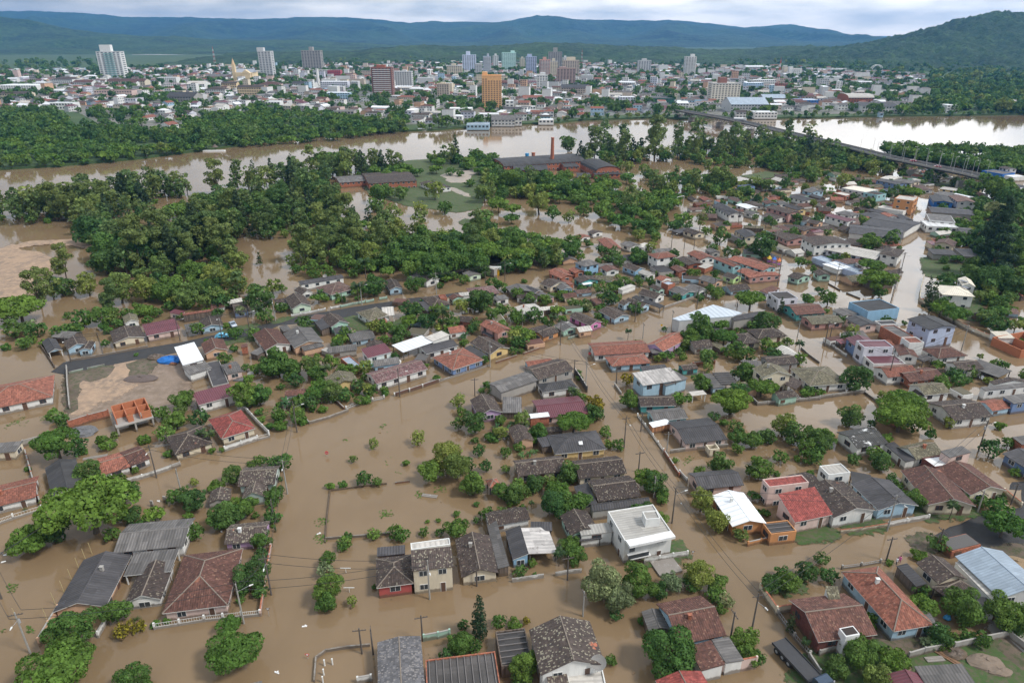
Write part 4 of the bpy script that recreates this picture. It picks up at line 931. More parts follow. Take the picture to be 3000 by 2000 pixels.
KC = {'b': (.105, .198, .034), 'm': (.094, .178, .036), 'd': (.076, .150, .038), 'e': (.130, .19, .058), 'w': (.165, .23, .056), 'p': (.050, .085, .038), 'y': (.27, .25, .03), 'l': (.17, .215, .10), 'c': (.042, .072, .028), 'u': (.10, .195, .036), 'P': (.065, .115, .04), 'B': (.07, .15, .05)}
for k, v in KC.items(): LEAF[k] = leafmat(k, v)
BARK = plain('bark', (.10, .08, .06), .9)
# water
def water_mat(name, base, big=(.155, .11, .072), rough=.06, bs=.13):
    m, nt, b = nodes(name); pos = nt.nodes.new('ShaderNodeNewGeometry').outputs['Position']
    n1 = ramp(nt, noise_(nt, pos, .012, 5, .6), .38, .66); n2 = ramp(nt, noise_(nt, scaled(nt, pos, (1, .35, 1)), .09, 5, .65), .4, .7)
    col = mixc(nt, n1, base, big); col = mixc(nt, math_(nt, 'MULTIPLY', n2, .25), col, tuple(x*1.35 for x in base)); nt.links.new(col, b.inputs['Base Color'])
    b.inputs['Roughness'].default_value = rough; b.inputs['IOR'].default_value = 1.36
    h = math_(nt, 'ADD', noise_(nt, scaled(nt, pos, (.5, 1, 1)), .5, 5, .6), math_(nt, 'MULTIPLY', noise_(nt, scaled(nt, pos, (.4, 1, 1)), .06, 3), 3.0)); bump(nt, b, h, bs, .12); return m
WATER = water_mat('flood_water', (.215, .148, .086), (.175, .122, .070))
def sheet(name, pts, z, mat, kind='structure', label=None, cat=None, depth=0):
    if sum(pts[i][0]*pts[(i+1) % len(pts)][1]-pts[(i+1) % len(pts)][0]*pts[i][1] for i in range(len(pts))) < 0: pts = pts[::-1]
    m = MB(); P = [(p[0], p[1], z) for p in pts]; m.face(P)
    if depth:
        for i in range(len(P)):
            a, b = P[i], P[(i+1) % len(P)]; m.face([(a[0], a[1], z-depth), (b[0], b[1], z-depth), b, a])
    o = m.make(name, mat); return tag(o, label, cat, None, kind)
def ground_mat(name, a, b_, c=None, s1=.08, s2=.9, rough=.95):
    m, nt, b = nodes(name); pos = nt.nodes.new('ShaderNodeNewGeometry').outputs['Position']
    col = mixc(nt, ramp(nt, noise_(nt, pos, s1, 6, .65), .38, .62), a, b_)
    if c: col = mixc(nt, ramp(nt, noise_(nt, pos, s2, 5, .7), .45, .62), col, c)
    nt.links.new(col, b.inputs['Base Color']); b.inputs['Roughness'].default_value = rough; bump(nt, b, noise_(nt, pos, 2.0, 5, .7), .5, .1); return m
GM = {'asphalt': ground_mat('asphalt', (.032, .032, .035), (.044, .043, .045), (.036, .034, .033), .3, 2, .8), 'wetsand': ground_mat('wet_sand', (.235, .17, .12), (.17, .12, .08), (.27, .20, .15), .1, .5, .5), 'sand': ground_mat('sand', (.36, .25, .17), (.22, .165, .125), (.40, .28, .19), .12, .6),
 'grass': ground_mat('lawn', (.042, .088, .02), (.066, .105, .03), (.10, .09, .055), .25, 1.2), 'mud': ground_mat('mud', (.10, .075, .055), (.17, .13, .10), (.06, .07, .03), .2, .8),
 'paving': ground_mat('paving', (.34, .31, .28), (.28, .26, .24), None, .3), 'gravel': ground_mat('gravel', (.34, .29, .24), (.26, .24, .22), (.40, .34, .28), .15, 1)}
LANDM = ground_mat('green_land', (.035, .075, .02), (.06, .10, .03), (.05, .085, .025), .01, .05)
TOWNM = ground_mat('town_ground', (.16, .15, .14), (.07, .10, .045), (.24, .22, .21), .03, .12)
# ------------------------------------------------------------------ setting: water, land, hills
mw = MB(); mw.face([(-9000, -400, 0), (9000, -400, 0), (9000, 5200, 0), (-9000, 5200, 0)]); tag(mw.make('water', WATER), 'brown flood water and river covering the streets', None, None, 'structure')
BANK = [(-700, 560), (-200, 505), (0, 492), (160, 483), (400, 462), (600, 436), (800, 410), (1000, 390), (1130, 382), (1270, 379), (1330, 374), (1430, 366), (1530, 361), (1640, 357), (1700, 350), (1800, 347), (1900, 343), (2010, 346), (2100, 343), (2270, 344), (2400, 342), (2600, 338), (2800, 336), (3000, 333), (3300, 328), (3700, 322)]
LZ = 1.6
bank = [G(x, y, LZ) for x, y in BANK]
land = [(p.x, p.y) for p in bank]+[(9000, bank[-1].y), (40000, 3000), (40000, 45000), (-40000, 45000), (-40000, 3000), (-9000, bank[0].y)]
sheet('ground', land, LZ, LANDM, 'structure', 'green land and far river bank beyond the river', depth=3)
CITY = [(-120, 335), (-120, 222), (0, 212), (300, 200), (600, 196), (850, 192), (1200, 183), (1700, 186), (2250, 198), (2480, 206), (2700, 222), (2720, 300), (2650, 332), (2100, 338), (1850, 335), (1640, 350), (1400, 362), (1150, 366), (1000, 350), (900, 330), (760, 318), (640, 345), (480, 395), (330, 385), (230, 330), (150, 318)]
cityW = [G(x, y, LZ) for x, y in CITY]
sheet('town_land', [(p.x, p.y) for p in cityW], LZ+.05, TOWNM, 'structure', 'built up town ground across the river')
sheet('far_water', [tuple(G(x, y, LZ)[:2]) for x, y in ((385, 161), (420, 155), (520, 153), (700, 152), (860, 151.5), (862, 155), (700, 158), (500, 161.5))], LZ+.3, water_mat('far_water_surface', (.42, .40, .38), (.48, .46, .44), .25), 'structure', 'distant bright strip of the river before the hills')
def hill_mat(name, a, b_, s):
    m, nt, b = nodes(name); pos = nt.nodes.new('ShaderNodeNewGeometry').outputs['Position']
    n1 = noise_(nt, pos, s, 8, .7); n2 = noise_(nt, pos, s*3.2, 6, .8); n3 = ramp(nt, noise_(nt, pos, s*.25, 5, .6), .35, .7)
    col = mixc(nt, ramp(nt, n2, .43, .57), a, b_); col = mixc(nt, ramp(nt, n1, .4, .6), col, tuple(x*.6 for x in a)); col = mixc(nt, math_(nt, 'MULTIPLY', n3, .5), col, tuple(x*1.25 for x in b_))
    nt.links.new(col, b.inputs['Base Color']); b.inputs['Roughness'].default_value = .95; bump(nt, b, math_(nt, 'ADD', n2, math_(nt, 'MULTIPLY', n1, 2)), 1, 30); return m
def hill(key, label, yb, yr, step, amp, mat, back=.6):
    prof = HILLS[key]; xs = [G(px, 700, 0).x for px, _ in prof]; pts = []
    for px, py in prof:
        dx, dy, dz = ray(px, py); pts.append((dx/dy*yr, CAMZ+dz/dy*yr))
    X = np.array([p[0] for p in pts]); Z = np.array([p[1] for p in pts])
    nx = int((X[-1]-X[0])/step)+1; yend = yr+(yr-yb)*back; ny = int((yend-yb)/(step*1.3))+2
    gx = np.linspace(X[0], X[-1], nx); gy = np.linspace(yb, yend, ny)
    jr = int(np.argmin(abs(gy-yr))); gy[jr] = yr
    V = np.zeros((ny, nx, 3)); 
    for j, y in enumerate(gy):
        t = (y-yb)/(yr-yb)
        f = (math.sin(min(t, 1)*math.pi/2)**1.25) if t <= 1 else max(0, 1-((t-1)/back)**1.4)
        for i, x in enumerate(gx):
            zr = float(np.interp(x, X, Z)); n = mnoise.fractal(Vector((x/(yr*.12), y/(yr*.12), key.__len__())), .9, 2.1, 5)
            fold = abs(math.sin(x/(yr*.055)+2.2*mnoise.noise(Vector((x/(yr*.1), y/(yr*.1), 3)))))
            lumps = mnoise.noise(Vector((x/(step*1.6), y/(step*1.6), 9)))
            z = LZ-3+(zr-LZ+3)*f + (n*.20-.52*fold*(1-abs(2*min(t, 1)-1)))*zr*min(1, t*2)*(1 if t < 1 else .5)*(0 if abs(t-1) < .02 else 1) + lumps*amp*min(1, max(0, t)*4)
            V[j, i] = (x, y, max(z, LZ-4))
    idx = np.arange(nx*ny).reshape(ny, nx); F = np.stack([idx[:-1, :-1], idx[:-1, 1:], idx[1:, 1:], idx[1:, :-1]], -1).reshape(-1, 4)
    me = bpy.data.meshes.new('hills'); me.from_pydata(V.reshape(-1, 3).tolist(), [], F.tolist()); me.materials.append(mat); me.polygons.foreach_set('use_smooth', [True]*len(me.polygons))
    o = bpy.data.objects.new('hills', me); link(o); tag(o, label, None, None, 'structure')
HM = hill_mat('forested_hill', (.024, .07, .022), (.095, .175, .042), .014)
HM2 = hill_mat('far_forested_hill', (.012, .036, .018), (.06, .12, .04), .005)
hill('far', 'long blue forested ridge along the horizon', 5200, 8800, 55, 9, HM2)
hill('veryfar', 'pale blue flat topped ridge farthest away', 9800, 11500, 120, 10, HM2)
hill('left', 'darker forested slope at the far left', 3300, 4700, 34, 8, HM)
hill('mid', 'low wooded hills just beyond the town', 2150, 3000, 18, 9, HM)
hill('right', 'big forested hill at the right', 1680, 2650, 12, 15, HM)
# haze
hz = bpy.data.meshes.new('haze'); mh = MB(); mh.abox(-11500, 11500, -500, 13500, -1.5, 440); ho = mh.make('haze', None or plain('tmp', (1, 1, 1))); tag(ho, 'pale blue haze over the valley', None, None, 'stuff')
hm = bpy.data.materials.new('haze_air'); hm.use_nodes = True; hn = hm.node_tree; hn.nodes.remove(hn.nodes['Principled BSDF'])
pv = hn.nodes.new('ShaderNodeVolumePrincipled'); pv.inputs['Color'].default_value = (.13, .45, 1, 1); pv.inputs['Density'].default_value = 7.5e-5; pv.inputs['Anisotropy'].default_value = .2
hn.links.new(pv.outputs[0], hn.nodes['Material Output'].inputs['Volume']); ho.data.materials.clear(); ho.data.materials.append(hm)
# land patches in the flood
def smooth_poly(P, jit=.35):
    out = []; n = len(P)
    for i in range(n):
        a, b = P[i], P[(i+1) % n]; d = (b-a).length; k = max(2, min(14, int(d/2)))
        for j in range(k):
            p = a.lerp(b, j/k); q = mnoise.noise_vector(Vector((p.x*.35, p.y*.35, 1)))*min(jit*2, d*.1); out.append((p.x+q.x, p.y+q.y))
    return out
def fade_mat(k):
    m = GM[k]; nt = m.node_tree; b = nt.nodes['Principled BSDF']; at = nn(nt, 'ShaderNodeAttribute', attribute_name='edge'); pos = nt.nodes.new('ShaderNodeNewGeometry').outputs['Position']
    n1 = ramp(nt, noise_(nt, pos, .7, 6, .75), .32, .68); al = ramp(nt, math_(nt, 'SUBTRACT', math_(nt, 'MULTIPLY_ADD', at.outputs['Fac'], 1.25, .0), n1), -.06, .06)
    nt.links.new(al, b.inputs['Alpha'])
for k in list(GM):
    if k != 'asphalt': fade_mat(k)
def bankpatch(nm, P, z, k, lab):
    if sum(P[i][0]*P[(i+1) % len(P)][1]-P[(i+1) % len(P)][0]*P[i][1] for i in range(len(P))) < 0: P = P[::-1]
    n = len(P); w = .5 if k == 'asphalt' else 2.6; zo = .02 if k == 'asphalt' else .05; out = []
    for i in range(n):
        a, b = Vector(P[i-1]), Vector(P[(i+1) % n]); d = (b-a); d = Vector((d.y, -d.x)).normalized() if d.length > 0 else Vector((0, 0)); out.append((P[i][0]+d.x*w, P[i][1]+d.y*w))
    V = [(p[0], p[1], z) for p in P]+[(p[0], p[1], zo) for p in out]; F = [tuple(range(n))]+[(i, n+i, n+(i+1) % n, (i+1) % n) for i in range(n)]
    me = mkmesh(nm, V, F, [GM[k]]); at = me.attributes.new('edge', 'FLOAT', 'POINT'); at.data.foreach_set('value', [1.0]*n+[0.0]*n); o = bpy.data.objects.new(nm, me); link(o); tag(o, lab, None, None, 'structure')
PATCHP = []
for ox, oy, ln in blocks(PATCH):
    lab, rest = ln.split('|'); a = rest.split(); z = float(a[1]); c = list(map(float, a[2:]))
    P = [G(ox+c[i]*S, oy+c[i+1]*S, z) for i in range(0, len(c), 2)]
    nm = {'asphalt': 'road', 'sand': 'sand_bank', 'grass': 'lawn', 'mud': 'muddy_ground', 'paving': 'pavement', 'gravel': 'gravel_yard', 'wetsand': 'wet_yard'}[a[0]]
    PATCHP.append((a[0], [(q.x, q.y) for q in P]))
    bankpatch(nm, smooth_poly(P, .15 if a[0] == 'asphalt' else .5), z, a[0], lab)
# ------------------------------------------------------------------ houses
def wrect(h, c):
    pass
CAMP = Vector((0, 0, CAMZ))
def add_windows(root, loc, p0, p1, N, ztop, zbot, far, style, nd=0):
    L_ = (p1-p0).length
    mid = (p0+p1)/2
    if N.dot((CAMP-(loc+mid)).normalized()) < .05: return 0
    U = (p1-p0)/L_; st = max(1, round((ztop-zbot)/2.9)); cnt = 0
    n = max(1, int(L_/3.1)) if L_ > 2.2 else 0
    for k in range(st):
        zt = ztop-.45-2.85*k; h = .95
        zb = zt-h
        if zb < .12: zb = .12; h = zt-zb
        if h < .4: continue
        for i in range(n):
            c = p0+U*(L_*(i+.5)/n); w = .62 if n > 1 else min(.8, L_*.25)
            door = nd and k == st-1 and i == n//2 and n > 1 and not far
            fr = MB(); zz = -.4 if door else zb-.07; 
            fr.box((c.x+N.x*.02, c.y+N.y*.02, zz), U*(w*.75 if door else w+.08), N*.035, (zt+.07)-zz)
            pn = MB(); z2 = -.4 if door else zb
            pn.box((c.x+N.x*.045, c.y+N.y*.045, z2), U*(w*.6 if door else w), N*.03, zt-z2)
            fm = FRAMEB if style % 3 == 0 else FRAMEW
            if far:
                q = MB(); q.V = list(fr.V); q.F = list(fr.F); q.M = [0]*len(fr.F); q.U = fr.U[:]
                off = len(q.V); q.V += pn.V; q.F += [tuple(a+off for a in f) for f in pn.F]; q.M += [1]*len(pn.F); q.U += pn.U
                q.make('window', [fm, GLASS], root)
            elif door:
                d = pn.make('door', DOORM, root); fr.make('frame', fm, d)
            else:
                mu = MB(); mu.box((c.x+N.x*.085, c.y+N.y*.085, zb), U*.03, N*.012, h)
                wn = fr.make('window', fm, root); pn.make('pane', GLASS, wn); mu.make('frame', fm, wn)
            cnt += 1
    return cnt
def quad_uv(m, pts, U, V_, o, mi=0):
    uv = [((Vector(p)-o).dot(U), (Vector(p)-o).dot(V_)) for p in pts]; m.face(pts, mi, uv)
def volume(root, loc, t, A, B, C, e, r, rk, wk, fl, style, far):
    """roof + walls of one block. returns footprint centre"""
    if t == 'p':
        P = [p-loc for p in A]; 
        if sum(P[i].x*P[(i+1) % len(P)].y-P[(i+1) % len(P)].x*P[i].y for i in range(len(P))) < 0: P = P[::-1]
        U = (P[1]-P[0]).normalized(); V_ = Vector((-U.y, U.x, 0)); m = MB(); quad_uv(m, [(p.x, p.y, e) for p in P], U, V_, P[0]); 
        n = len(P)
        for i in range(n): m.face([(P[i].x, P[i].y, e-.3), (P[(i+1) % n].x, P[(i+1) % n].y, e-.3), (P[(i+1) % n].x, P[(i+1) % n].y, e), (P[i].x, P[i].y, e)])
        m.make('roof', roof_mat(rk), root, True)
        cx = sum((p for p in P), Vector())/n; w_ = MB(); b = [Vector((*(cx+(p-cx)*.985)[:2], -1)) for p in P]; w_.hexa(b, [Vector((p.x, p.y, e-.25)) for p in b]); w_.make('wall', wall_mat(wk), root)
        return
    U = B-A; U.z = 0; Ln = U.length; U /= Ln
    V_ = Vector((-U.y, U.x, 0)); Wd = (C-B).dot(V_)
    if Wd < 0: A, B = B, A; U = -U; V_ = -V_; Wd = (C-A).dot(V_)
    # V_ is left of U: ccw frame
    if Wd < 1.2: Wd = 1.2
    O = Vector((A.x, A.y, 0))-loc
    def P(x, y, z): return Vector((O.x+U.x*x+V_.x*y, O.y+U.y*x+V_.y*y, z))
    m = MB(); T = .12; mats = [roof_mat(rk), MORTAR if rk in ('dk', 'dr', 'br', 'rt', 'mo', 'mg', 'mm', 'rd', 'gt') else roof_mat(rk), FRAMEW]
    opn = 'o' in fl; W = Wd; inset = min(.4, W*.06, Ln*.06)
    def slab(pts, mi=0):
        pts = [Vector(p) for p in pts]; n = (pts[1]-pts[0]).cross(pts[2]-pts[0])
        if n.z < 0: pts = pts[::-1]; n = -n
        n.normalize(); hd = Vector((n.x, n.y, 0))
        dn = hd.normalized() if hd.length > .02 else V_; ax = Vector((-dn.y, dn.x, 0)); sl = ax.cross(n)
        uv = [((p-O).dot(ax), (p-O).dot(sl)) for p in pts]; m.face(pts, mi, uv)
        b = [p-Vector((0, 0, T)) for p in pts]; m.face(b[::-1], mi)
        for i in range(len(pts)): m.face([b[i], b[(i+1) % len(b)], pts[(i+1) % len(b)], pts[i]], 2 if 'F' in fl else mi)
    def cap(a, b):
        d = (b-a); 
        if d.length < .3: return
        d.normalize(); s = Vector((-d.y, d.x, 0)); s = s.normalized()*.10 if s.length > 0 else V_*.10; z0 = Vector((0, 0, -.03)); z1 = Vector((0, 0, .07))
        m.hexa([a-s+z0, b-s+z0, b+s+z0, a+s+z0], [a-s*.6+z1, b-s*.6+z1, b+s*.6+z1, a+s*.6+z1], 1)
    i_ = inset; wt = e-T-.02
    wb = -1.0; w_ = MB()
    if t == 'g' or t == 'b':
        R0, R1 = P(0, W/2, e+r), P(Ln, W/2, e+r)
        if t == 'g':
            slab([P(0, 0, e), P(Ln, 0, e), R1, R0]); slab([R0, R1, P(Ln, W, e), P(0, W, e)]); cap(R0, R1)
            prof = [(i_, e+r*i_/(W/2)-T-.02), (W/2, e+r-T-.02), (W-i_, e+r*i_/(W/2)-T-.02)]
        else:
            N_ = 8; pr = [(W/2-W/2*math.cos(math.pi*k/N_), e+r*math.sin(math.pi*k/N_)) for k in range(N_+1)]
            for k in range(N_): slab([P(0, pr[k][0], pr[k][1]), P(Ln, pr[k][0], pr[k][1]), P(Ln, pr[k+1][0], pr[k+1][1]), P(0, pr[k+1][0], pr[k+1][1])])
            prof = [(y if 0 < k < N_ else (i_ if k == 0 else W-i_), z-T-.05) for k, (y, z) in enumerate(pr)]
        poly0 = [(i_, wb)]+[(y, z) for y, z in prof]+[(W-i_, wb)]
        x0, x1 = i_, Ln-i_
        w_.face([P(x0, y, z) for y, z in poly0]); w_.face([P(x1, y, z) for y, z in poly0][::-1])
        w_.face([P(x0, i_, wb), P(x1, i_, wb), P(x1, i_, prof[0][1]), P(x0, i_, prof[0][1])]); w_.face([P(x1, W-i_, wb), P(x0, W-i_, wb), P(x0, W-i_, prof[-1][1]), P(x1, W-i_, prof[-1][1])])
    elif t == 'h':
        h = min(W, Ln)/2
        if Ln >= W: a, b = P(h, W/2, e+r), P(Ln-h, W/2, e+r)
        else: a, b = P(Ln/2, h, e+r), P(Ln/2, W-h, e+r)
        c0, c1, c2, c3 = P(0, 0, e), P(Ln, 0, e), P(Ln, W, e), P(0, W, e)
        if Ln >= W: slab([c0, c1, b, a]); slab([c2, c3, a, b]); slab([c1, c2, b]); slab([c3, c0, a]); caps = [(c0, a), (c3, a), (c1, b), (c2, b), (a, b)]
        else: slab([c1, c2, b, a]); slab([c3, c0, a, b]); slab([c0, c1, a]); slab([c2, c3, b]); caps = [(c0, a), (c1, a), (c2, b), (c3, b), (a, b)]
        for q in caps: cap(*q)
        bb = [P(i_, i_, wb), P(Ln-i_, i_, wb), P(Ln-i_, W-i_, wb), P(i_, W-i_, wb)]; w_.hexa(bb, [Vector((p.x, p.y, wt)) for p in bb])
    elif t == 's':
        # A-B edge is high (digitised at e+r); if frame was flipped the high edge is still y=0 side
        slab([P(0, 0, e+r), P(Ln, 0, e+r), P(Ln, W, e), P(0, W, e)])
        zi = lambda y: e+r*(1-y/W)-T-.02
        bb = [P(i_, i_, wb), P(Ln-i_, i_, wb), P(Ln-i_, W-i_, wb), P(i_, W-i_, wb)]
        tt = [Vector((bb[0].x, bb[0].y, zi(i_))), Vector((bb[1].x, bb[1].y, zi(i_))), Vector((bb[2].x, bb[2].y, zi(W-i_))), Vector((bb[3].x, bb[3].y, zi(W-i_)))]; w_.hexa(bb, tt)
    elif t == 'f':
        q = .16; z = e-.22
        if opn: slab([P(0, 0, e), P(Ln, 0, e), P(Ln, W, e), P(0, W, e)])
        else:
            quad_uv(m, [P(q, q, z), P(Ln-q, q, z), P(Ln-q, W-q, z), P(q, W-q, z)], U, V_, O)
            for (xa, xb, ya, yb) in ((0, Ln, 0, q), (0, Ln, W-q, W), (0, q, q, W-q), (Ln-q, Ln, q, W-q)):
                bb = [P(xa, ya, wb), P(xb, ya, wb), P(xb, yb, wb), P(xa, yb, wb)]; w_.hexa(bb, [Vector((p.x, p.y, e)) for p in bb])
        i_ = .0
        ribs = MB()
        if rk in ('st', 'st2'):
            if rk == 'st2':
                k = int(W/1.0)
                for n in range(k): y = (n+.5)*W/k; c = P(Ln/2, y, e-.2); ribs.box(c, U*(Ln/2-q), V_*.06, .16)
            else:
                k = int(Ln/1.0)
                for n in range(k): x = (n+.5)*Ln/k; c = P(x, W/2, e-.2); ribs.box(c, U*.06, V_*(W/2-q), .16)
    if t == 's' and rk in ('st',):
        ribs = MB(); k = int(W/1.1)
        for n in range(k):
            y = (n+.5)*W/k; z = e+r*(1-y/W); a = P(.1, y-.07, z+.01); b = P(Ln-.1, y-.07, z+.01); c = P(Ln-.1, y+.07, z+.01); d = P(.1, y+.07, z+.01); ribs.hexa([a, b, c, d], [p+Vector((0, 0, .16)) for p in (a, b, c, d)])
    rf = m.make('roof', mats, root, True)
    if rk in ('st', 'st2') and t in ('f', 's') and rf: ribs.make('rib', RIBM, rf)
    if opn:
        zt = e-T
        for x in ([.3, Ln-.3] if Ln < 6 else [.3, Ln/2, Ln-.3]):
            for y in (.3, W-.3):
                zz = zt+(r*(1-y/W) if t == 's' else 0); pm = MB(); pm.box(P(x, y, -1), U*.09, V_*.09, zz+1); pm.make('post', FRAMEW if wk in ('white', 'lblue', 'cream') else WOODP, root)
        if t == 'g': # gable board only
            gb = MB()
            for x in (.3, Ln-.4): gb.face([P(x, .4, e+.0), P(x, W-.4, e+.0), P(x, W/2, e+r-.2)]); gb.face([P(x+.08, W-.4, e), P(x+.08, .4, e), P(x+.08, W/2, e+r-.2)])
            gb.make('wall', wall_mat(wk), root)
        return
    w_.make('wall', wall_mat(wk), root)
    if 'n' in fl: return
    cn = [P(i_, i_, 0), P(Ln-i_, i_, 0), P(Ln-i_, W-i_, 0), P(i_, W-i_, 0)]; nrm = [-V_, U, V_, -U]; zt = e if t != 'f' else e-.3
    for k in range(4):
        zz = zt+(r if (t == 's' and k == 0) else 0)
        add_windows(root, loc, cn[k], cn[(k+1) % 4], nrm[k], zz, 0, far, style+k, nd=1)
HN = 0
FOOT = []
EXTRA_CH = []
for ox, oy, ln in blocks(HOUSES):
    parts = ln.split(';'); lab = parts[0].strip(); cat = 'house'
    if '|' in lab: cat, lab = lab.split('|')
    vols = []
    for p in parts[1:]:
        a = p.split(); t = a[0]
        nums = []; k = 1
        while k < len(a):
            try: nums.append(float(a[k])); k += 1
            except ValueError: break
        e_, r_ = nums[-2], nums[-1]; c = nums[:-2]; rk, wk = a[k], a[k+1]; fl = a[k+2] if len(a) > k+2 else ''
        Q = [(ox+c[i]*S, oy+c[i+1]*S) for i in range(0, len(c), 2)]
        if t == 'p': vols.append((t, [G(x, y, e_) for x, y in Q], None, None, e_, r_, rk, wk, fl)); continue
        zab = e_+r_ if t == 's' else e_
        vols.append((t, G(*Q[0], zab), G(*Q[1], zab), G(*Q[2], e_), e_, r_, rk, wk, fl))
    for v in vols:
        if v[0] == 'p': FOOT.append([(q.x, q.y) for q in v[1]]); continue
        A, B, C = v[1], v[2], v[3]; U = (B-A); U.z = 0; U.normalize(); V_ = Vector((-U.y, U.x, 0)); wd = (C-B).dot(V_); FOOT.append([(A.x, A.y), (B.x, B.y), (B.x+V_.x*wd, B.y+V_.y*wd), (A.x+V_.x*wd, A.y+V_.y*wd)])
    v0 = vols[0]
    c0 = (v0[1]+v0[3])/2 if v0[0] != 'p' else sum(v0[1], Vector())/len(v0[1])
    loc = Vector((c0.x, c0.y, 0)); root = empty({'house': 'house', 'warehouse': 'warehouse', 'factory hall': 'factory_hall'}[cat], loc)
    tag(root, lab, cat); far = loc.y > 210
    assert 4 <= len(lab.split()) <= 16, lab
    assert lab not in LABELS, lab
    LABELS[lab] = 1
    x, y, d = PX(loc); 
    if len(lab.split()) <= 7: LM.append((lab, x, y))
    for v in vols: volume(root, loc, *v, HN, far)
    if cat == 'house' and HN % 5 == 0 and v0[0] in 'gh' and not far:
        A, B, C = v0[1], v0[2], v0[3]; p = A.lerp(C, .38)-loc; ch = MB(); z0 = v0[4]; ch.box((p.x, p.y, z0), (.26, 0, 0), (0, .22, 0), v0[5]*.8+.7); ch.box((p.x, p.y, z0+v0[5]*.8+.7), (.33, 0, 0), (0, .28, 0), .1); ch.make('chimney', wall_mat(['concrete', 'white', 'brick'][HN % 3]), root)
    HN += 1
print('houses', HN)
# ------------------------------------------------------------------ vegetation
# kind: (vertical radius ratio, centre height / r, lumps, spread)
TK = {'b': (.52, .80), 'm': (.80, .80), 'd': (.85, .82), 'e': (1.35, 1.8), 'w': (.95, .95), 'p': (1.7, 1.8), 'y': (.85, .85), 'l': (.80, .9), 'c': (2.3, 2.35), 'u': (.62, .5)}
TD = {'b': 'bright spreading tree', 'm': 'round green tree', 'd': 'dark dense tree', 'e': 'tall olive tree', 'w': 'feathery light tree', 'p': 'tall dark conifer', 'y': 'yellow flowering tree', 'l': 'pale silvery tree', 'c': 'slim dark cypress', 'u': 'low green bush', 'P': 'tall feathery palm', 'B': 'broad leaved banana plant', 'f': 'small spiky palm bush'}
def crown(kind, n, seed, size=1.0, core=True):
    r = np.random.default_rng(seed); kz, kc = TK[kind]; zc = kc
    Ls = []
    if kind == 'b':
        for i in range(38):
            a = r.uniform(0, 2*math.pi); rr = math.sqrt(r.uniform(0, 1))*.80; lay = r.choice([.32, .08, -.18], p=[.5, .3, .2]); Ls.append((rr*math.cos(a), rr*math.sin(a), lay*(1-rr*.6)+r.normal()*.03, r.uniform(.22, .36), .5))
    elif kind == 'p':
        for i in range(34):
            t = (i+.5)/34; a = i*2.4; rr = (1-t)**.8*.68*r.uniform(.6, 1.05)+.03; Ls.append((rr*math.cos(a), rr*math.sin(a), -kz*.85+t*kz*1.75, .34*(1-t*.65), .6))
    elif kind == 'c':
        for i in range(30):
            t = (i+.5)/30; a = i*2.4; rr = .45*math.sin(math.pi*min(1, t*.85+.15))**.7*r.uniform(.6, 1); Ls.append((rr*math.cos(a), rr*math.sin(a), -kz+t*kz*1.9, .42*(1-t*.6), 1.1))
    elif kind == 'e':
        for i in range(20):
            a = r.uniform(0, 6.3); t = r.uniform(-1, 1); rr = math.sqrt(max(0, 1-t*t*.8))*r.uniform(.25, .75); Ls.append((rr*math.cos(a), rr*math.sin(a), t*kz*.8, r.uniform(.22, .36), .75))
    else:
        n_l = {'u': 14, 'w': 26}.get(kind, 30)
        for i in range(n_l):
            v = r.normal(size=3); v /= np.linalg.norm(v); v[2] = v[2]*.9+.1; rr = r.uniform(.38, .86); Ls.append((v[0]*rr, v[1]*rr, v[2]*rr*kz*1.05, r.uniform(.16, .40) if kind != 'w' else r.uniform(.2, .34), .85))
        if core: Ls.append((0, 0, 0, .62, kz))
    Ls = np.array(Ls); wts = Ls[:, 3]**2; wts /= wts.sum()
    k = r.choice(len(Ls), n*2, p=wts); d = r.normal(size=(n*2, 3)); d /= np.linalg.norm(d, axis=1)[:, None]
    fl = (d[:, 2] < -.35) & (r.uniform(size=n*2) < .6); d[fl, 2] *= -1
    c = Ls[k]; sc = np.stack([c[:, 3], c[:, 3], c[:, 3]*c[:, 4]], 1)
    rad = r.uniform(.78, 1.06, size=n*2) if kind not in ('w', 'e') else r.uniform(.5, 1.2, size=n*2)
    pos = c[:, :3]+d*sc*rad[:, None]
    # drop cards buried in other lumps
    keep = np.ones(n*2, bool)
    for L_ in Ls:
        q = (pos-L_[:3])/np.array([L_[3], L_[3], L_[3]*L_[4]]); keep &= (q**2).sum(1) > .50
    pos = pos[keep][:n]; d = d[keep][:n]; k = k[keep][:n]; m = len(pos)
    nrm = d+r.normal(size=(m, 3))*.42; nrm /= np.linalg.norm(nrm, axis=1)[:, None]
    ax = np.cross(nrm, r.normal(size=(m, 3))); ax /= np.linalg.norm(ax, axis=1)[:, None]; ay = np.cross(nrm, ax)
    s = size*(.45+r.exponential(.5, size=(m, 1)).clip(0, 1.5)); s2 = s*r.uniform(.6, 1.0, size=(m, 1))
    V = np.stack([pos-ax*s-ay*s2*.3, pos+ay*s2-ax*s*.2, pos+ax*s+ay*s2*.25, pos-ay*s2+ax*s*.25], 1); V[:, :, 2] += zc
    lt = r.uniform(.80, 1.22, size=len(Ls)); tint = lt[k]*r.uniform(.72, 1.30, size=m)
    if kind in ('y',): tint = np.where(r.uniform(size=m) < .45, tint*.35, tint)
    if kind == 'l': tint = np.where(r.uniform(size=m) < .25, tint*1.6, tint)
    return V, tint
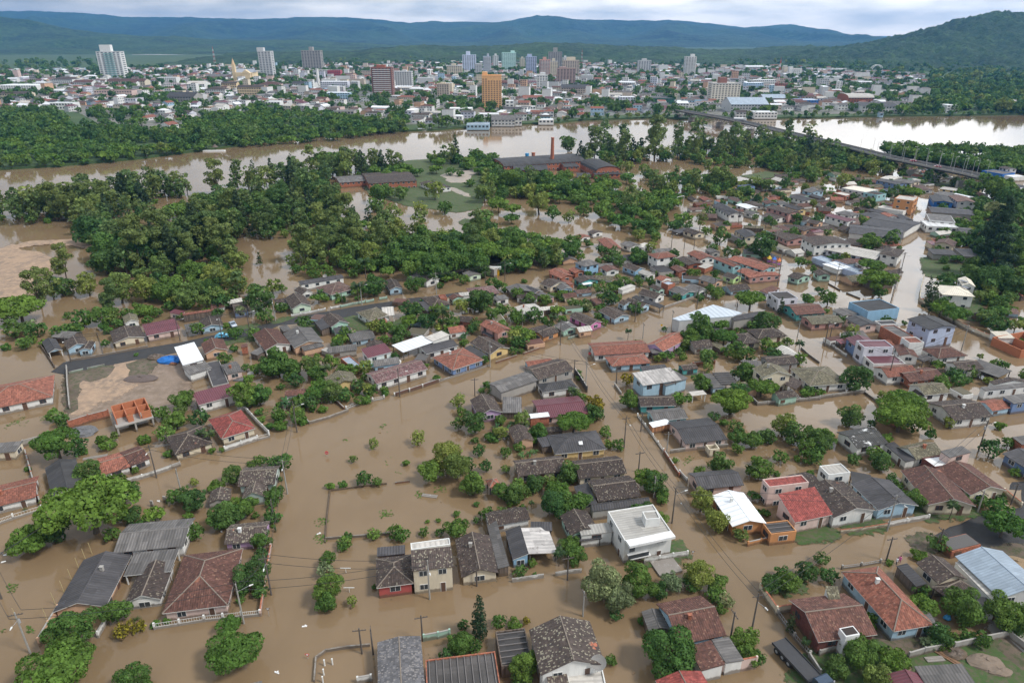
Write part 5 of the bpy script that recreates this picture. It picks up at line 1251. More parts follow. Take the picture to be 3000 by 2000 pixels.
def trunk_arr(kind, seed):
    kz, kc = TK[kind]; m = MB(); rnd = random.Random(seed); top = kc*(.95 if kind != 'b' else 1.0); r0 = {'c': .07, 'p': .07, 'e': .055, 'u': .05}.get(kind, .075)
    bend = Vector((rnd.uniform(-.1, .1), rnd.uniform(-.1, .1), 0)); mid = Vector((0, 0, top*.5))+bend
    m.cyl((0, 0, -.15), mid, r0, r0*.8, 7); m.cyl(mid, (bend.x*1.4, bend.y*1.4, top), r0*.8, r0*.4, 7)
    for i in range(5 if kind not in 'pcu' else 0):
        a = i*1.26+rnd.random(); z = top*.5; m.cyl(mid, (math.cos(a)*.55, math.sin(a)*.55, top*rnd.uniform(.95, 1.15)), r0*.5, r0*.15, 5)
    return m
def arr_mesh(name, V, tint, mat, hue=None):
    n = len(V); me = bpy.data.meshes.new(name); me.vertices.add(n*4); me.vertices.foreach_set('co', V.reshape(-1).astype(np.float32)); me.loops.add(n*4)
    me.loops.foreach_set('vertex_index', np.arange(n*4, dtype=np.int32)); me.polygons.add(n); me.polygons.foreach_set('loop_start', np.arange(0, n*4, 4, dtype=np.int32))
    a = me.attributes.new('tint', 'FLOAT', 'POINT'); a.data.foreach_set('value', np.repeat(tint, 4).astype(np.float32))
    if hue is not None: h = me.attributes.new('hue', 'FLOAT', 'POINT'); h.data.foreach_set('value', np.repeat(hue, 4).astype(np.float32))
    for m in (mat if isinstance(mat, list) else [mat]): me.materials.append(m)
    me.update(); me.validate(); return me
PROTO = {}
def proto(kind, lod, var):
    key = (kind, lod, var)
    if key not in PROTO:
        n, s = {0: (7500, .036), 1: (3200, .054), 2: (1000, .09)}[lod]
        if kind == 'u': n = int(n*.5); s *= 1.25
        if kind == 'p': n = int(n*1.2)
        V, t = crown(kind, n, hash(key) % 9999 if False else (ord(kind)*31+lod*7+var*101), s)
        cm = arr_mesh('crown', V, t, LEAF[kind]); tb = trunk_arr(kind, ord(kind)+var); tm = mkmesh('trunk', tb.V, tb.F, [BARK])
        PROTO[key] = (cm, tm)
    return PROTO[key]
ALLT = []
def kz_fit(px, py, rpx, kind):
    kz, kc = TK.get(kind, (.6, .8)); r = rpx*CAMZ/2000/.6
    for _ in range(6): p = G(px, py, r*kc); d = PX(p)[2]; r = rpx*d/2000*1.1
    return p.x, p.y, r
PALMS = []
for ox, oy, ln in blocks(TREES):
    a = ln.split()
    for i in range(0, len(a), 4):
        k, x, y, rp = a[i], ox+float(a[i+1])*S, oy+float(a[i+2])*S, float(a[i+3])*S
        if k in 'PBf':
            kc = {'P': 1.9, 'B': .9, 'f': .4}[k]; r = rp*.2
            for _ in range(6): p = G(x, y, r*kc); r = rp*PX(p)[2]/2000
            PALMS.append((k, p.x, p.y, r)); continue
        ALLT.append((k,)+kz_fit(x, y, rp, k))
def inpoly(x, y, P):
    c = False; n = len(P)
    for i in range(n):
        x1, y1 = P[i]; x2, y2 = P[(i+1) % n]
        if (y1 > y) != (y2 > y) and x < (x2-x1)*(y-y1)/(y2-y1)+x1: c = not c
    return c
FPOLY = []
ROADS = [[tuple(G(x, y)[:2]) for x, y in q] for q in ROADPX]
def onroad(x, y): return any(inpoly(x, y, q) for q in ROADS)
for ln in FOREST.strip().split('\n'):
    a = ln.split(); kinds, hh, sp = a[0], float(a[1]), float(a[2]); c = list(map(float, a[3:])); px = [(c[i], c[i+1]) for i in range(0, len(c), 2)]
    P = [tuple(G(x, y, 0)[:2]) for x, y in px]; FPOLY.append(P)
    x0, x1 = min(p[0] for p in P), max(p[0] for p in P); y0, y1 = min(p[1] for p in P), max(p[1] for p in P); rr = random.Random(int(hh*7+len(P)))
    x = x0
    while x < x1:
        y = y0
        while y < y1:
            xx, yy = x+rr.uniform(-.45, .45)*sp, y+rr.uniform(-.45, .45)*sp
            g = mnoise.noise(Vector((xx*.02, yy*.02, 5)))
            if inpoly(xx, yy, P) and g > -.2 and not onroad(xx, yy):
                k = kinds[0] if rr.random() < .62 else (kinds[1] if rr.random() < .7 else rr.choice('mdwbe'))
                if k == 'e' and rr.random() < .18: k = 'p'
                r = hh*{'e': .30, 'p': .30, 'w': .42}.get(k, .46)*rr.uniform(.72, 1.25)*(.9+g*.5)
                ALLT.append((k, xx, yy, r))
                if k in 'ep' and rr.random() < .5: ALLT.append((rr.choice('umd'), xx+rr.uniform(-4, 4), yy-rr.uniform(2, 5), rr.uniform(2, 3.4)))
            y += sp
        x += sp
# scrub between the woods
SW = [tuple(G(x, y)[:2]) for x, y in SCRUB]; NF = [[tuple(G(x, y)[:2]) for x, y in q] for q in NOFILL[:-1]]; rr = random.Random(21)
sx0, sx1, sy0, sy1 = min(p[0] for p in SW), max(p[0] for p in SW), min(p[1] for p in SW), max(p[1] for p in SW); x = sx0
def blocked(x, y, mg=0):
    for F_ in FOOT:
        cx, cy = F_[0][0]-x, F_[0][1]-y
        if cx*cx+cy*cy < 3600 and inpoly(x, y, F_): return True
        if mg and cx*cx+cy*cy < 3600:
            for q in ((mg, 0), (-mg, 0), (0, mg), (0, -mg)):
                if inpoly(x+q[0], y+q[1], F_): return True
    return False
while x < sx1:
    y = sy0
    while y < sy1:
        xx, yy = x+rr.uniform(-3.5, 3.5), y+rr.uniform(-3.5, 3.5); g = mnoise.noise(Vector((xx*.016, yy*.016, 8)))+.4*mnoise.noise(Vector((xx*.06, yy*.06, 3)))
        if inpoly(xx, yy, SW) and g > -.02 and not onroad(xx, yy) and not any(inpoly(xx, yy, q) for q in NF) and not blocked(xx, yy, 3):
            k = rr.choice('wwmmmdbeu'); r = rr.uniform(2.0, 5.0)*(.8 if k in 'u' else 1); ALLT.append((k, xx, yy, r))
        y += 7.5
    x += 7.5
# yard greenery and sheds inside the blocks
SHEDS = []
for ln in BLOCKS.strip().split('\n'):
    a = list(map(float, ln.split())); gd, sdn = a[0]/100, a[1]/100; P = [tuple(G(a[i], a[i+1])[:2]) for i in range(2, len(a), 2)]; rr = random.Random(int(a[2]+a[3]))
    x0, x1 = min(p[0] for p in P), max(p[0] for p in P); y0, y1 = min(p[1] for p in P), max(p[1] for p in P); st = 3.1; x = x0
    while x < x1:
        y = y0
        while y < y1:
            xx, yy = x+rr.uniform(-1.4, 1.4), y+rr.uniform(-1.4, 1.4)
            g = mnoise.noise(Vector((xx*.07, yy*.07, 6)))
            if inpoly(xx, yy, P) and not onroad(xx, yy) and not any(k_ in ('grass', 'sand', 'wetsand', 'asphalt') and inpoly(xx, yy, q_) and rr.random() < .93 for k_, q_ in PATCHP):
                u = rr.random()
                if u < gd*(1.1+2.4*g) and not blocked(xx, yy, 1.0):
                    k = rr.choice('uuummmddwb'); ALLT.append((k, xx, yy, rr.uniform(.9, 1.9) if k == 'u' else rr.uniform(1.3, 3.0)))
                elif u > 1-sdn*.22 and not blocked(xx, yy, 2.6) and all((xx-s[0])**2+(yy-s[1])**2 > 49 for s in SHEDS): SHEDS.append((xx, yy, rr.uniform(4, 8)*(1.25 if yy > 230 else 1), rr.uniform(3.2, 5.6)*(1.25 if yy > 230 else 1), rr.uniform(1.4, 2.3), rr.choice([.28, .28, -.2, 1.85, .35]), rr.choice(['dk', 'dk', 'dk', 'gr', 'dg', 'dk', 'dr', 'dr', 'br', 'rt', 'mo', 'rt', 'gr', 'lg']), rr.choice(['white', 'concrete', 'wood', 'cream', 'peach', 'white', 'brick', 'lblue', 'mint']), rr.choice('ggs')))
            y += st
        x += st
# shore fringe of bushes and trees on the far bank
for i in range(len(BANK)-1):
    a, b = G(*BANK[i], LZ), G(*BANK[i+1], LZ); n = int((b-a).length/7); 
    if a.x > 1500 or a.x < -900: continue
    for j in range(n):
        p = a.lerp(b, j/n); q = random.random()
        if q < .9: ALLT.append((random.choice('mdwmu'), p.x+random.uniform(-3, 3), p.y+random.uniform(-2, 8), random.uniform(2.2, 5.2)*(1.35 if a.x < 0 else .8)))
# trees of the town
TPX = [(x, y) for x, y in CITY]
cx0, cx1 = min(p.x for p in cityW), max(p.x for p in cityW); cy0, cy1 = min(p.y for p in cityW), max(p.y for p in cityW)
CW = [(p.x, p.y) for p in cityW]
def treeden(x, y): return mnoise.noise(Vector((x*.0105, y*.0105, 2)))+.5*mnoise.noise(Vector((x*.03, y*.03, 7)))
rr = random.Random(3)
for i in range(12000):
    x, y = rr.uniform(cx0, cx1), rr.uniform(cy0, cy1)
    if not inpoly(x, y, CW): continue
    g = treeden(x, y); near = max(0, 1-(y-600)/900)
    if rr.random() < (.12+1.0*max(0, (g+.06+.25*near))*1.5): ALLT.append((rr.choice('mmddbd'), x, y, rr.uniform(3, 7)))
# woods behind and beside the town
for i in range(5200):
    px, py = rr.uniform(-100, 3100), rr.uniform(160, 335); p = G(px, py, LZ)
    if inpoly(px, py, CITY) or p.y > 2600 or (370 < px < 880 and p.y > 1750) or (py > 250 and px < 2500): continue
    ALLT.append((rr.choice('mmddwb'), p.x, p.y, rr.uniform(4.5, 9)))
def keyapp(t): return t[3]/max(60, math.hypot(t[1], t[2], 60))
bush = sorted([t for t in ALLT if t[0] == 'u'], key=keyapp, reverse=True); tree = sorted([t for t in ALLT if t[0] != 'u'], key=keyapp, reverse=True)
print('trees', len(tree), 'bushes', len(bush))
def inframe(t):
    x, y, d = PX((t[1], t[2], t[3])); return -60 < x < 3060 and y < 2120
tree_in = [t for t in tree if inframe(t)]; IND = tree_in[:300]; restt = tree_in[300:]
bush_in = [t for t in bush if inframe(t)]; INDB = bush_in[:300]; restb = bush_in[300:]
def zbase(x, y):
    b = None; return LZ if y > 480 and PXB(x, y) else 0
def PXB(x, y):
    px, py, d = PX((x, y, LZ)); by = np.interp(px, [b[0] for b in BANK], [b[1] for b in BANK]); return py < by+1
def place(t, cat, grp):
    k, x, y, r = t; d = math.hypot(x, y); lod = 0 if r/d > .028 else (1 if r/d > .012 else 2)
    cm, tm = proto(k, lod, random.randint(0, 3)); z = zbase(x, y)
    o = empty('bush' if k == 'u' else 'tree', (x, y, z), random.uniform(0, 6.28)); s = random.uniform(.94, 1.06); o.scale = (r, r*random.uniform(.94, 1.06), r*s)
    a = bpy.data.objects.new('trunk', tm); link(a, o); b = bpy.data.objects.new('crown', cm); link(b, o)
    tag(o, None, cat, grp); auto(o, TD[k], (x, y, z+r))
for t in IND: place(t, 'tree', 'trees standing in the flood and along the river')
for t in INDB: place(t, 'bush', 'bushes in the flooded yards')
def stuff_trees(lst, name, label):
    Vs, Ts, Hs, Ms = [], [], [], []; kinds = sorted(set(t[0] for t in lst)); low = {}
    tv, tf = [], []
    for i, (k, x, y, r) in enumerate(lst):
        d = math.hypot(x, y); n = 420 if r/d > .009 else (230 if r/d > .0055 else (120 if r/d > .0035 else 70))
        key = (k, n, i % 6)
        if key not in low: low[key] = crown(k, n, ord(k)+i % 6*17+n, {420: .115, 230: .16, 120: .22, 70: .29}[n])
        V, t = low[key]; a = random.uniform(0, 6.28); c, s = math.cos(a), math.sin(a); W_ = V*r; X = W_[..., 0]*c-W_[..., 1]*s+x; Y = W_[..., 0]*s+W_[..., 1]*c+y; z0 = zbase(x, y)
        Vs.append(np.stack([X, Y, W_[..., 2]*random.uniform(.88, 1.12)+z0], -1)); Ts.append(t); Hs.append(np.full(len(t), random.random())); Ms.append(np.full(len(t), kinds.index(k)))
        tr = MB(); h = r*TK[k][1]; tr.cyl((x, y, z0-.5), (x, y, z0+h), r*.07, r*.03, 4); off = len(tv); tv += tr.V; tf += [tuple(q+off for q in f) for f in tr.F]
    V = np.concatenate(Vs); me = arr_mesh(name, V, np.concatenate(Ts), [LEAF[k] for k in kinds], np.concatenate(Hs)); me.polygons.foreach_set('material_index', np.concatenate(Ms).astype(np.int32)); me.update()
    o = bpy.data.objects.new(name, me); link(o); tag(o, label, None, None, 'stuff')
    tm = bpy.data.objects.new('trunks', mkmesh('trunks', tv, tf, [BARK])); link(tm, o); tag(tm, None, None, None, 'stuff')
    print(name, len(lst), len(V))
stuff_trees(restt+restb, 'distant_woods', 'distant trees of the river woods, the town and the valley')
# palms and bananas
def palm_mesh(kind, seed):
    r = random.Random(seed); m = MB(); fr = {'P': 22, 'B': 11, 'f': 26}[kind]; kc = {'P': 1.9, 'B': .5, 'f': .15}[kind]; wd = {'P': .075, 'B': .13, 'f': .04}[kind]
    for i in range(fr):
        a = i*2.4+r.random(); el = r.uniform(.15, 1.15) if kind != 'P' else r.uniform(-.1, 1.1); ln = r.uniform(.8, 1.05); pts = []; x = z = 0.0; e_ = el
        for s_ in range(6):
            pts.append((x, z, e_)); x += math.cos(e_)*ln/5; z += math.sin(e_)*ln/5; e_ -= {'P': .42, 'B': .34, 'f': .18}[kind]
        ca, sa = math.cos(a), math.sin(a)
        for s_ in range(5):
            w0 = wd*math.sin(math.pi*min(1, .12+s_/5.2)); w1 = wd*math.sin(math.pi*min(1, .12+(s_+1)/5.2)) if s_ < 4 else .01
            (x0, z0, e0), (x1, z1, e1) = pts[s_], pts[s_+1]
            if kind == 'P':   # leaflets
                for q in range(4):
                    t = q/4; xx = x0+(x1-x0)*t; zz = z0+(z1-z0)*t; ww = wd*2.6*math.sin(math.pi*min(1, .15+(s_+t)/5.4))
                    for sd in (-1, 1): m.face([(ca*xx, sa*xx, kc+zz), (ca*(xx+.05)-sa*sd*.01, sa*(xx+.05)+ca*sd*.01, kc+zz), (ca*(xx+.1)-sa*sd*ww, sa*(xx+.1)+ca*sd*ww, kc+zz-ww*.75), (ca*(xx+.05)-sa*sd*ww, sa*(xx+.05)+ca*sd*ww, kc+zz-ww*.8)])
            else:
                for sd in (-1, 1): m.face([(ca*x0, sa*x0, kc+z0), (ca*x1, sa*x1, kc+z1), (ca*x1-sa*sd*w1, sa*x1+ca*sd*w1, kc+z1-w1*.4), (ca*x0-sa*sd*w0, sa*x0+ca*sd*w0, kc+z0-w0*.4)])
    me = mkmesh('crown', m.V, m.F, [LEAF['P' if kind != 'B' else 'B']]); at = me.attributes.new('tint', 'FLOAT', 'POINT'); at.data.foreach_set('value', np.random.default_rng(seed).uniform(.6, 1.35, len(m.V)//4).repeat(4)[:len(m.V)].astype(np.float32))
    t = MB(); t.cyl((0, 0, -.2), (.05, .03, kc*.5), .055, .045, 8); t.cyl((.05, .03, kc*.5), (0, 0, kc+.03), .045, .035, 8)
    if kind == 'P': t.cyl((0, 0, kc-.12), (0, 0, kc+.05), .07, .05, 8)
    return me, mkmesh('trunk', t.V, t.F, [BARK])
PM = {}
for k, x, y, r in PALMS:
    key = (k, random.randint(0, 2))
    if key not in PM: PM[key] = palm_mesh(k, ord(k)+key[1])
    o = empty({'P': 'palm_tree', 'B': 'banana_plant', 'f': 'palm_bush'}[k], (x, y, 0), random.uniform(0, 6.28)); o.scale = (r, r, r)
    link(bpy.data.objects.new('crown', PM[key][0]), o); link(bpy.data.objects.new('trunk', PM[key][1]), o)
    tag(o, None, {'P': 'palm', 'B': 'banana plant', 'f': 'palm'}[k], {'P': 'palms between the flooded houses', 'B': 'banana plants in the yards', 'f': 'small spiky palms'}[k]); auto(o, TD[k], (x, y, r))
# ------------------------------------------------------------------ fences and walls
for ox, oy, ln in blocks(FENCES):
    lab, rest = ln.split('|'); a = rest.split(); h = float(a[0]); c = a[1]; co = list(map(float, a[2:])); P = [G(ox+co[i]*S, oy+co[i+1]*S) for i in range(0, len(co), 2)]
    grille = c.endswith('g') and c != 'wg'; base = c[:-1] if grille else c; far = P[0].y > 230
    loc = P[0].copy(); root = empty('fence' if grille or c in ('wood', 'brownw') else 'boundary_wall', loc); tag(root, lab, 'fence' if grille or c in ('wood', 'brownw') else 'wall')
    LABELS[lab] = 1; wm = wall_mat(base); m = MB(); cp = MB(); th = .08 if c != 'hedge' else .5
    for i in range(len(P)-1):
        A, B = P[i]-loc, P[i+1]-loc; U = (B-A).normalized(); V_ = Vector((-U.y, U.x, 0)); Ln = (B-A).length; hb = h*.35 if grille else h
        m.box((A+B)/2+Vector((0, 0, -.8)), U*(Ln/2), V_*th, hb+.8)
        if not grille and c not in ('hedge', 'wood'): cp.box((A+B)/2+Vector((0, 0, hb)), U*(Ln/2+.02), V_*(th+.04), .05)
        n = max(1, int(Ln/2.6))
        for j in range(n+(i == len(P)-2)):
            q = A+U*(Ln*j/n); 
            if h >= 1 or grille: 
                pm = MB(); pm.box(q+Vector((0, 0, -.8)), U*.14, V_*.14, h+.95); pm.make('pillar', wall_mat('white' if c in ('brownw',) else base), root) if (not far or j % 2 == 0) else None
            if grille and j < n:
                g = MB(); q2 = A+U*(Ln*(j+.5)/n)
                for z in (hb+.05, h-.1): g.box(q2+Vector((0, 0, z)), U*(Ln/n/2-.1), V_*.02, .05)
                for b_ in range(9): g.box(q2+U*((b_-4)*Ln/n/9.6)+Vector((0, 0, hb)), U*.02, V_*.02, h-hb)
                g.make('grille', FRAMEW if base == 'white' else METG, root)
    m.make('panel', wm if c != 'hedge' else GM['grass'], root)
    if cp.F and not far: cp.make('coping', wall_mat('brick' if base in ('cream', 'pink') else 'concrete'), root)
# ------------------------------------------------------------------ poles and wires
def pole_mesh(h, lamp, wood=True):
    m = MB(); m.cyl((0, 0, -1), (0, 0, h), .16, .10, 8); x = MB(); x.abox(-1.0, 1.0, -.05, .05, h-.55, h-.43); 
    for q in (-.9, -.45, .45, .9): x.cyl((q, 0, h-.43), (q, 0, h-.25), .04, .03, 6)
    l = MB(); l.cyl((0, 0, h-1.6), (.0, -1.9, h-1.0), .035, .03, 6); ld = MB(); ld.cyl((0, -1.85, h-1.02), (0, -2.45, h-.95), .13, .08, 8)
    tr = MB(); tr.cyl((.0, .28, h-2.3), (0, .28, h-1.6), .2, .2, 10); return m, x, l, ld, tr
PMESH = {}
PP = []
for ox, oy, ln in blocks(POLES):
    a = list(map(float, ln.split()))
    for i in range(0, len(a), 3): PP.append((G(ox+a[i]*S, oy+a[i+1]*S), int(a[i+2])))
for i, (p, lamp) in enumerate(PP):
    h = 8.2 if lamp else 5.2; key = (lamp, i % 3 == 0)
    if key not in PMESH:
        pm_, xm, am, lm_, tr = pole_mesh(h, lamp); mk = lambda m, n, mt: mkmesh(n, m.V, m.F, [mt])
        PMESH[key] = dict(pole=mk(pm_, 'pole', CONCP if key[1] else WOODP), crossarm=mk(xm, 'crossarm', WOODP), lamp_arm=mk(am, 'lamp_arm', METG), lamp=mk(lm_, 'lamp', FRAMEW), transformer=mk(tr, 'transformer', METG))
    o = empty('utility_pole', p, math.radians(15+random.uniform(-8, 8))+ (math.pi/2 if i % 2 else 0)); D = PMESH[key]; link(bpy.data.objects.new('pole', D['pole']), o); link(bpy.data.objects.new('crossarm', D['crossarm']), o)
    if lamp:
        la = link(bpy.data.objects.new('lamp_arm', D['lamp_arm']), o); link(bpy.data.objects.new('lamp', D['lamp']), la)
        if i % 5 == 0: link(bpy.data.objects.new('transformer', D['transformer']), o)
    tag(o, None, 'utility pole', 'utility poles in the flooded streets'); auto(o, ('tall' if lamp else 'short')+(' cement pole' if key[1] else ' dark pole'), p)
WIREM = plain('wire', (.03, .03, .03), .6)

def wire(a, b, ha, hb, offs):
    m = MB(); 
    for off in offs:
        prev = None
        for k in range(13):
            t = k/12; q = a.lerp(b, t)+Vector((off*.3, off, ha+(hb-ha)*t-.9*4*t*(1-t)))
            if prev is not None: m.cyl(prev, q, .034, .034, 4)
            prev = q
    return m
tall = [(i, p) for i, (p, l) in enumerate(PP) if l]; done = set(); wn = 0
for i, p in tall:
    near = sorted([(j, (q-p).length) for j, q in tall if j != i], key=lambda t: t[1])[:2]
    for j, d in near:
        if d < 62 and (min(i, j), max(i, j)) not in done and wn < 60:
            done.add((min(i, j), max(i, j))); wn += 1; 
            for off in (-.9, .9):
                m = wire(p, PP[j][0], 7.8, 7.8, (off,)); m.V = [Vector(v)-p for v in m.V]
                o = m.make('power_line', WIREM, None, loc=p); tag(o, None, 'power line', 'power lines between the poles'); auto(o, 'thin sagging wire', (p+PP[j][0])/2+Vector((0, off, 0)))
# ------------------------------------------------------------------ town across the river
TOCC = []
def lowfoot(x, y): return any(abs(x-a) < b and -14 < y-c < d for a, b, c, d in TOCC)
def rowbox(root, c, W, D, H, floors, cols, wm, style, z0=0):
    b = MB(); b.box(c, (W/2, 0, 0), (0, D/2, 0), H); b.make('wall', wm, root)
    fh = H/floors; n = 0
    for f in range(floors):
        for k in range(cols):
            if n >= 100: break
            n += 1; x = c.x-W/2+W*(k+.5)/cols; z = c.z+fh*(f+.35); q = MB(); q.box((x, c.y-D/2-.05, z), (W/cols*.27, 0, 0), (0, .12, 0), fh*.45); q.make('window', GLASS, root)
MC['green_glass'] = plain('green_glass', (.25, .48, .46), .2)
for ln in TOWERS.strip().split('\n'):
    lab, num, st = ln.split(';'); a = num.split(); x, y, wpx, ty = map(float, a[:4]); dep = float(a[4]); col = a[5]; fl, cl_ = int(a[6]), int(a[7]); po, pw, pt = map(float, a[8:11])
    base = G(x, y, LZ); d = PX(base)[2]; W = wpx*d/2000; top = zat(x, ty, base); H = top-LZ; root = empty('apartment_tower', base); tag(root, lab, 'apartment tower')
    if len(lab.split()) <= 7: LM.append((lab, x, y))
    LABELS[lab] = 1; rowbox(root, Vector((0, dep/2, -1)), W, dep, H+1, fl, cl_, wall_mat(col), st)
    TOCC.append((base.x, W/2+12, base.y, dep+14))
    ph = MB(); pwid = pw*d/2000; ph.box((po*d/2000, dep*.45, H), (pwid/2, 0, 0), (0, dep*.28, 0), max(2.5, zat(x, pt, base)-top)); ph.make('penthouse', wall_mat({'creamw': 'brownred', 'brownred': 'brick', 'beige': 'cream'}.get(col, col)), root)
    pr = MB(); q = .25; t_ = .25
    for sx, sy, hx, hy in ((0, 0, W/2+q, t_), (0, dep, W/2+q, t_), (-W/2, dep/2, t_, dep/2), (W/2, dep/2, t_, dep/2)): pr.box((sx, sy, H), (hx, 0, 0), (0, hy, 0), 1.1)
    pr.make('parapet', wall_mat('lgrey' if col in ('white', 'creamw', 'cream') else col), root)
    if st in ('band', 'glass'):
        for f in range(fl):
            bm = MB(); bm.box((0, -.75, (H/fl)*(f+.12)), (W*(.42 if st == 'band' else .2), 0, 0), (0, .7, 0), H/fl*.3); bm.make('balcony', wall_mat('white') if st == 'band' else MC['green_glass'], root)
    sideb = MB()
    for f in range(fl): sideb.box(((-1 if x > 1500 else 1)*(W/2+.05), dep/2, (H/fl)*(f+.4)), (.08, 0, 0), (0, dep*.28, 0), H/fl*.35)
    sideb.make('window_strip', GLASS, root)
for ln in LOWS.strip().split('\n'):
    lab, num = ln.split(';'); a = num.split(); x, y, wpx, H, dep = map(float, a[:5]); rk, wk, t = a[5:8]
    A = G(x-wpx/2, y, LZ); B = G(x+wpx/2, y, LZ); B = Vector((B.x, A.y, LZ)); W = (B-A).length; loc = Vector(((A.x+B.x)/2, A.y, LZ)); root = empty('building', loc); tag(root, lab, 'building')
    if len(lab.split()) <= 7: LM.append((lab, x, y))
    LABELS[lab] = 1; TOCC.append((loc.x, W/2+5, loc.y, dep+6)); r = min(dep, W)*.16 if t in 'gh' else (H*.45 if t == 'b' else .6)
    rot = math.radians(-6 if x < 1500 else 5); root.rotation_euler[2] = 0
    A_ = Vector((A.x, A.y, 0)); B_ = Vector((B.x, A.y, 0)); C_ = Vector((B.x, A.y+dep, 0)); loc0 = Vector((loc.x, loc.y, 0))
    if t == 's': A_, B_, C_ = Vector((B.x, A.y+dep, 0)), Vector((A.x, A.y+dep, 0)), Vector((A.x, A.y, 0)); r = 2.5
    volume(root, loc0, t, A_, B_, C_, H, r, rk, wk, 'n', 0, True)
    floors = max(1, round(H/3.2)); n = min(int(W/3.4), 16)
    for f in range(floors):
        for k in range(n):
            xx = -W/2+W*(k+.5)/n; q = MB(); q.box((xx, -.02, H/floors*(f+.35)), (W/n*.28, 0, 0), (0, .1, 0), H/floors*.42); q.make('window', GLASS, root)
# scattered small houses of the town
city = []; rr = random.Random(11)
wallset = ['white']*9+['cream', 'lgrey', 'lgrey', 'pink', 'lav', 'beige', 'white', 'lgrey', 'lav', 'lblue', 'cream', 'peach']; roofset = ['gr', 'rt', 'br', 'dr', 'rt', 'bk', 'lg', 'lg', 'wh', 'dk', 'br', 'dr', 'mr', 'gr', 'dg', 'rt', 'wh']
y = cy0
while y < cy1:
    stepy = 15 if y < 1000 else (19 if y < 1500 else 24)
    x = cx0+rr.uniform(0, 10)
    while x < cx1:
        dist = mnoise.noise(Vector((x*.0016, y*.0016, 4))); ang = -.14+dist*.5
        xx, yy = x+rr.uniform(-3, 3), y+rr.uniform(-4, 4); W = rr.uniform(8, 16)*(1+.9*(rr.random() < .14)); D = rr.uniform(7, 12)
        street = (abs(((xx*math.cos(ang)+yy*math.sin(ang)) % 74)-37) < 4.5)
        if inpoly(xx, yy, CW) and not street and treeden(xx, yy) < .02-.12*max(0, 1-(yy-600)/700)+rr.uniform(-.1, .3) and not lowfoot(xx, yy):
            h = rr.choice([3, 3, 3.4, 4, 6, 6.2]) if rr.random() > (.03+.10*(1000 < yy < 1700 and abs(xx-100) < 600)) else rr.uniform(8, 17)
            city.append((xx, yy, W, D, h, ang+rr.choice([0, 0, math.pi/2]), rr.choice(roofset), rr.choice(wallset), rr.choice('gggfhf') if h < 7 else 'f'))
        x += rr.uniform(13, 19)+(W-10)*.5+max(0, (y-1300)*.006)
    y += stepy
city.sort(key=lambda c: math.hypot(c[0], c[1])/(c[2]*c[4])**.5)
def houseparts(c):
    x, y, W, D, h, an, rk, wk, t = c; U = Vector((math.cos(an), math.sin(an), 0)); V_ = Vector((-U.y, U.x, 0)); P = lambda a, b, z: Vector((0, 0, z))+U*a+V_*b
    w_ = MB(); w_.box((0, 0, -.5), U*(W/2-.3), V_*(D/2-.3), h+.5); r_ = MB(); e_ = h; rs = min(W, D)*.2
    def fc(p):
        n = (p[1]-p[0]).cross(p[2]-p[0]); p = p if n.z > 0 else p[::-1]; ax = U; sl = V_; r_.face(p, 0, [(q.dot(ax), q.dot(sl)*1.05) for q in p])
    if t == 'g':
        a, b, c_, d = P(-W/2, -D/2, e_), P(W/2, -D/2, e_), P(W/2, D/2, e_), P(-W/2, D/2, e_); R0, R1 = P(-W/2, 0, e_+rs), P(W/2, 0, e_+rs); fc([a, b, R1, R0]); fc([c_, d, R0, R1]); w_.face([P(W/2-.3, -D/2+.3, h-.02), P(W/2-.3, D/2-.3, h-.02), P(W/2-.3, 0, h+rs-.1)]); w_.face([P(-W/2+.3, D/2-.3, h-.02), P(-W/2+.3, -D/2+.3, h-.02), P(-W/2+.3, 0, h+rs-.1)])
    elif t == 'h':
        a, b, c_, d = P(-W/2, -D/2, e_), P(W/2, -D/2, e_), P(W/2, D/2, e_), P(-W/2, D/2, e_); k = max(0, W/2-D/2); R0, R1 = P(-k, 0, e_+rs), P(k+.01, 0, e_+rs); fc([a, b, R1, R0]); fc([c_, d, R0, R1]); fc([b, c_, R1]); fc([d, a, R0])
    else: r_.box((0, 0, h+.02), U*(W/2-.5), V_*(D/2-.5), .12); 
    wn = []
    fl = max(1, round(h/3)); n = max(2, int(W/3.2)); nV = V_ if (V_.y < 0) else -V_
    for f in range(fl):
        for k in range(n): q = MB(); q.box(U*(-W/2+W*(k+.5)/n)+nV*(D/2-.28)+Vector((0, 0, h/fl*(f+.38))), U*(W/n*.22), V_*.05, h/fl*.36); wn.append(q)
    return w_, r_, wn
# small sheds in the yards
def shedthing(c, i):
    o = empty('shed', (c[0], c[1], 0)); w_, r_, wn = houseparts(c); w_.make('wall', wall_mat(c[7]), o); rm = roof_mat(c[6])
    r_.make('roof', rm, o, True)
    for q in wn[:1]: q.make('door', DOORM, o)
    tag(o, None, 'shed', 'small sheds in the flooded yards'); auto(o, f'{WWD.get(c[7], c[7])} shed, {RW[c[6]]} roof', (c[0], c[1], 2))
NI = 300-HN
RW = {'gr': 'grey', 'br': 'brown', 'dr': 'reddish', 'rt': 'orange', 'bk': 'black', 'lg': 'pale', 'wh': 'white', 'lb': 'bluish', 'mr': 'maroon', 'dk': 'dark', 'dg': 'dark', 'mo': 'mossy'}; WWD = {'lgrey': 'grey', 'lblue': 'blue', 'lav': 'lilac'}
SHEDS.sort(key=lambda c: math.hypot(c[0], c[1]))
for i, c in enumerate(SHEDS[:420]): shedthing(c, i)
print('sheds', len(SHEDS))
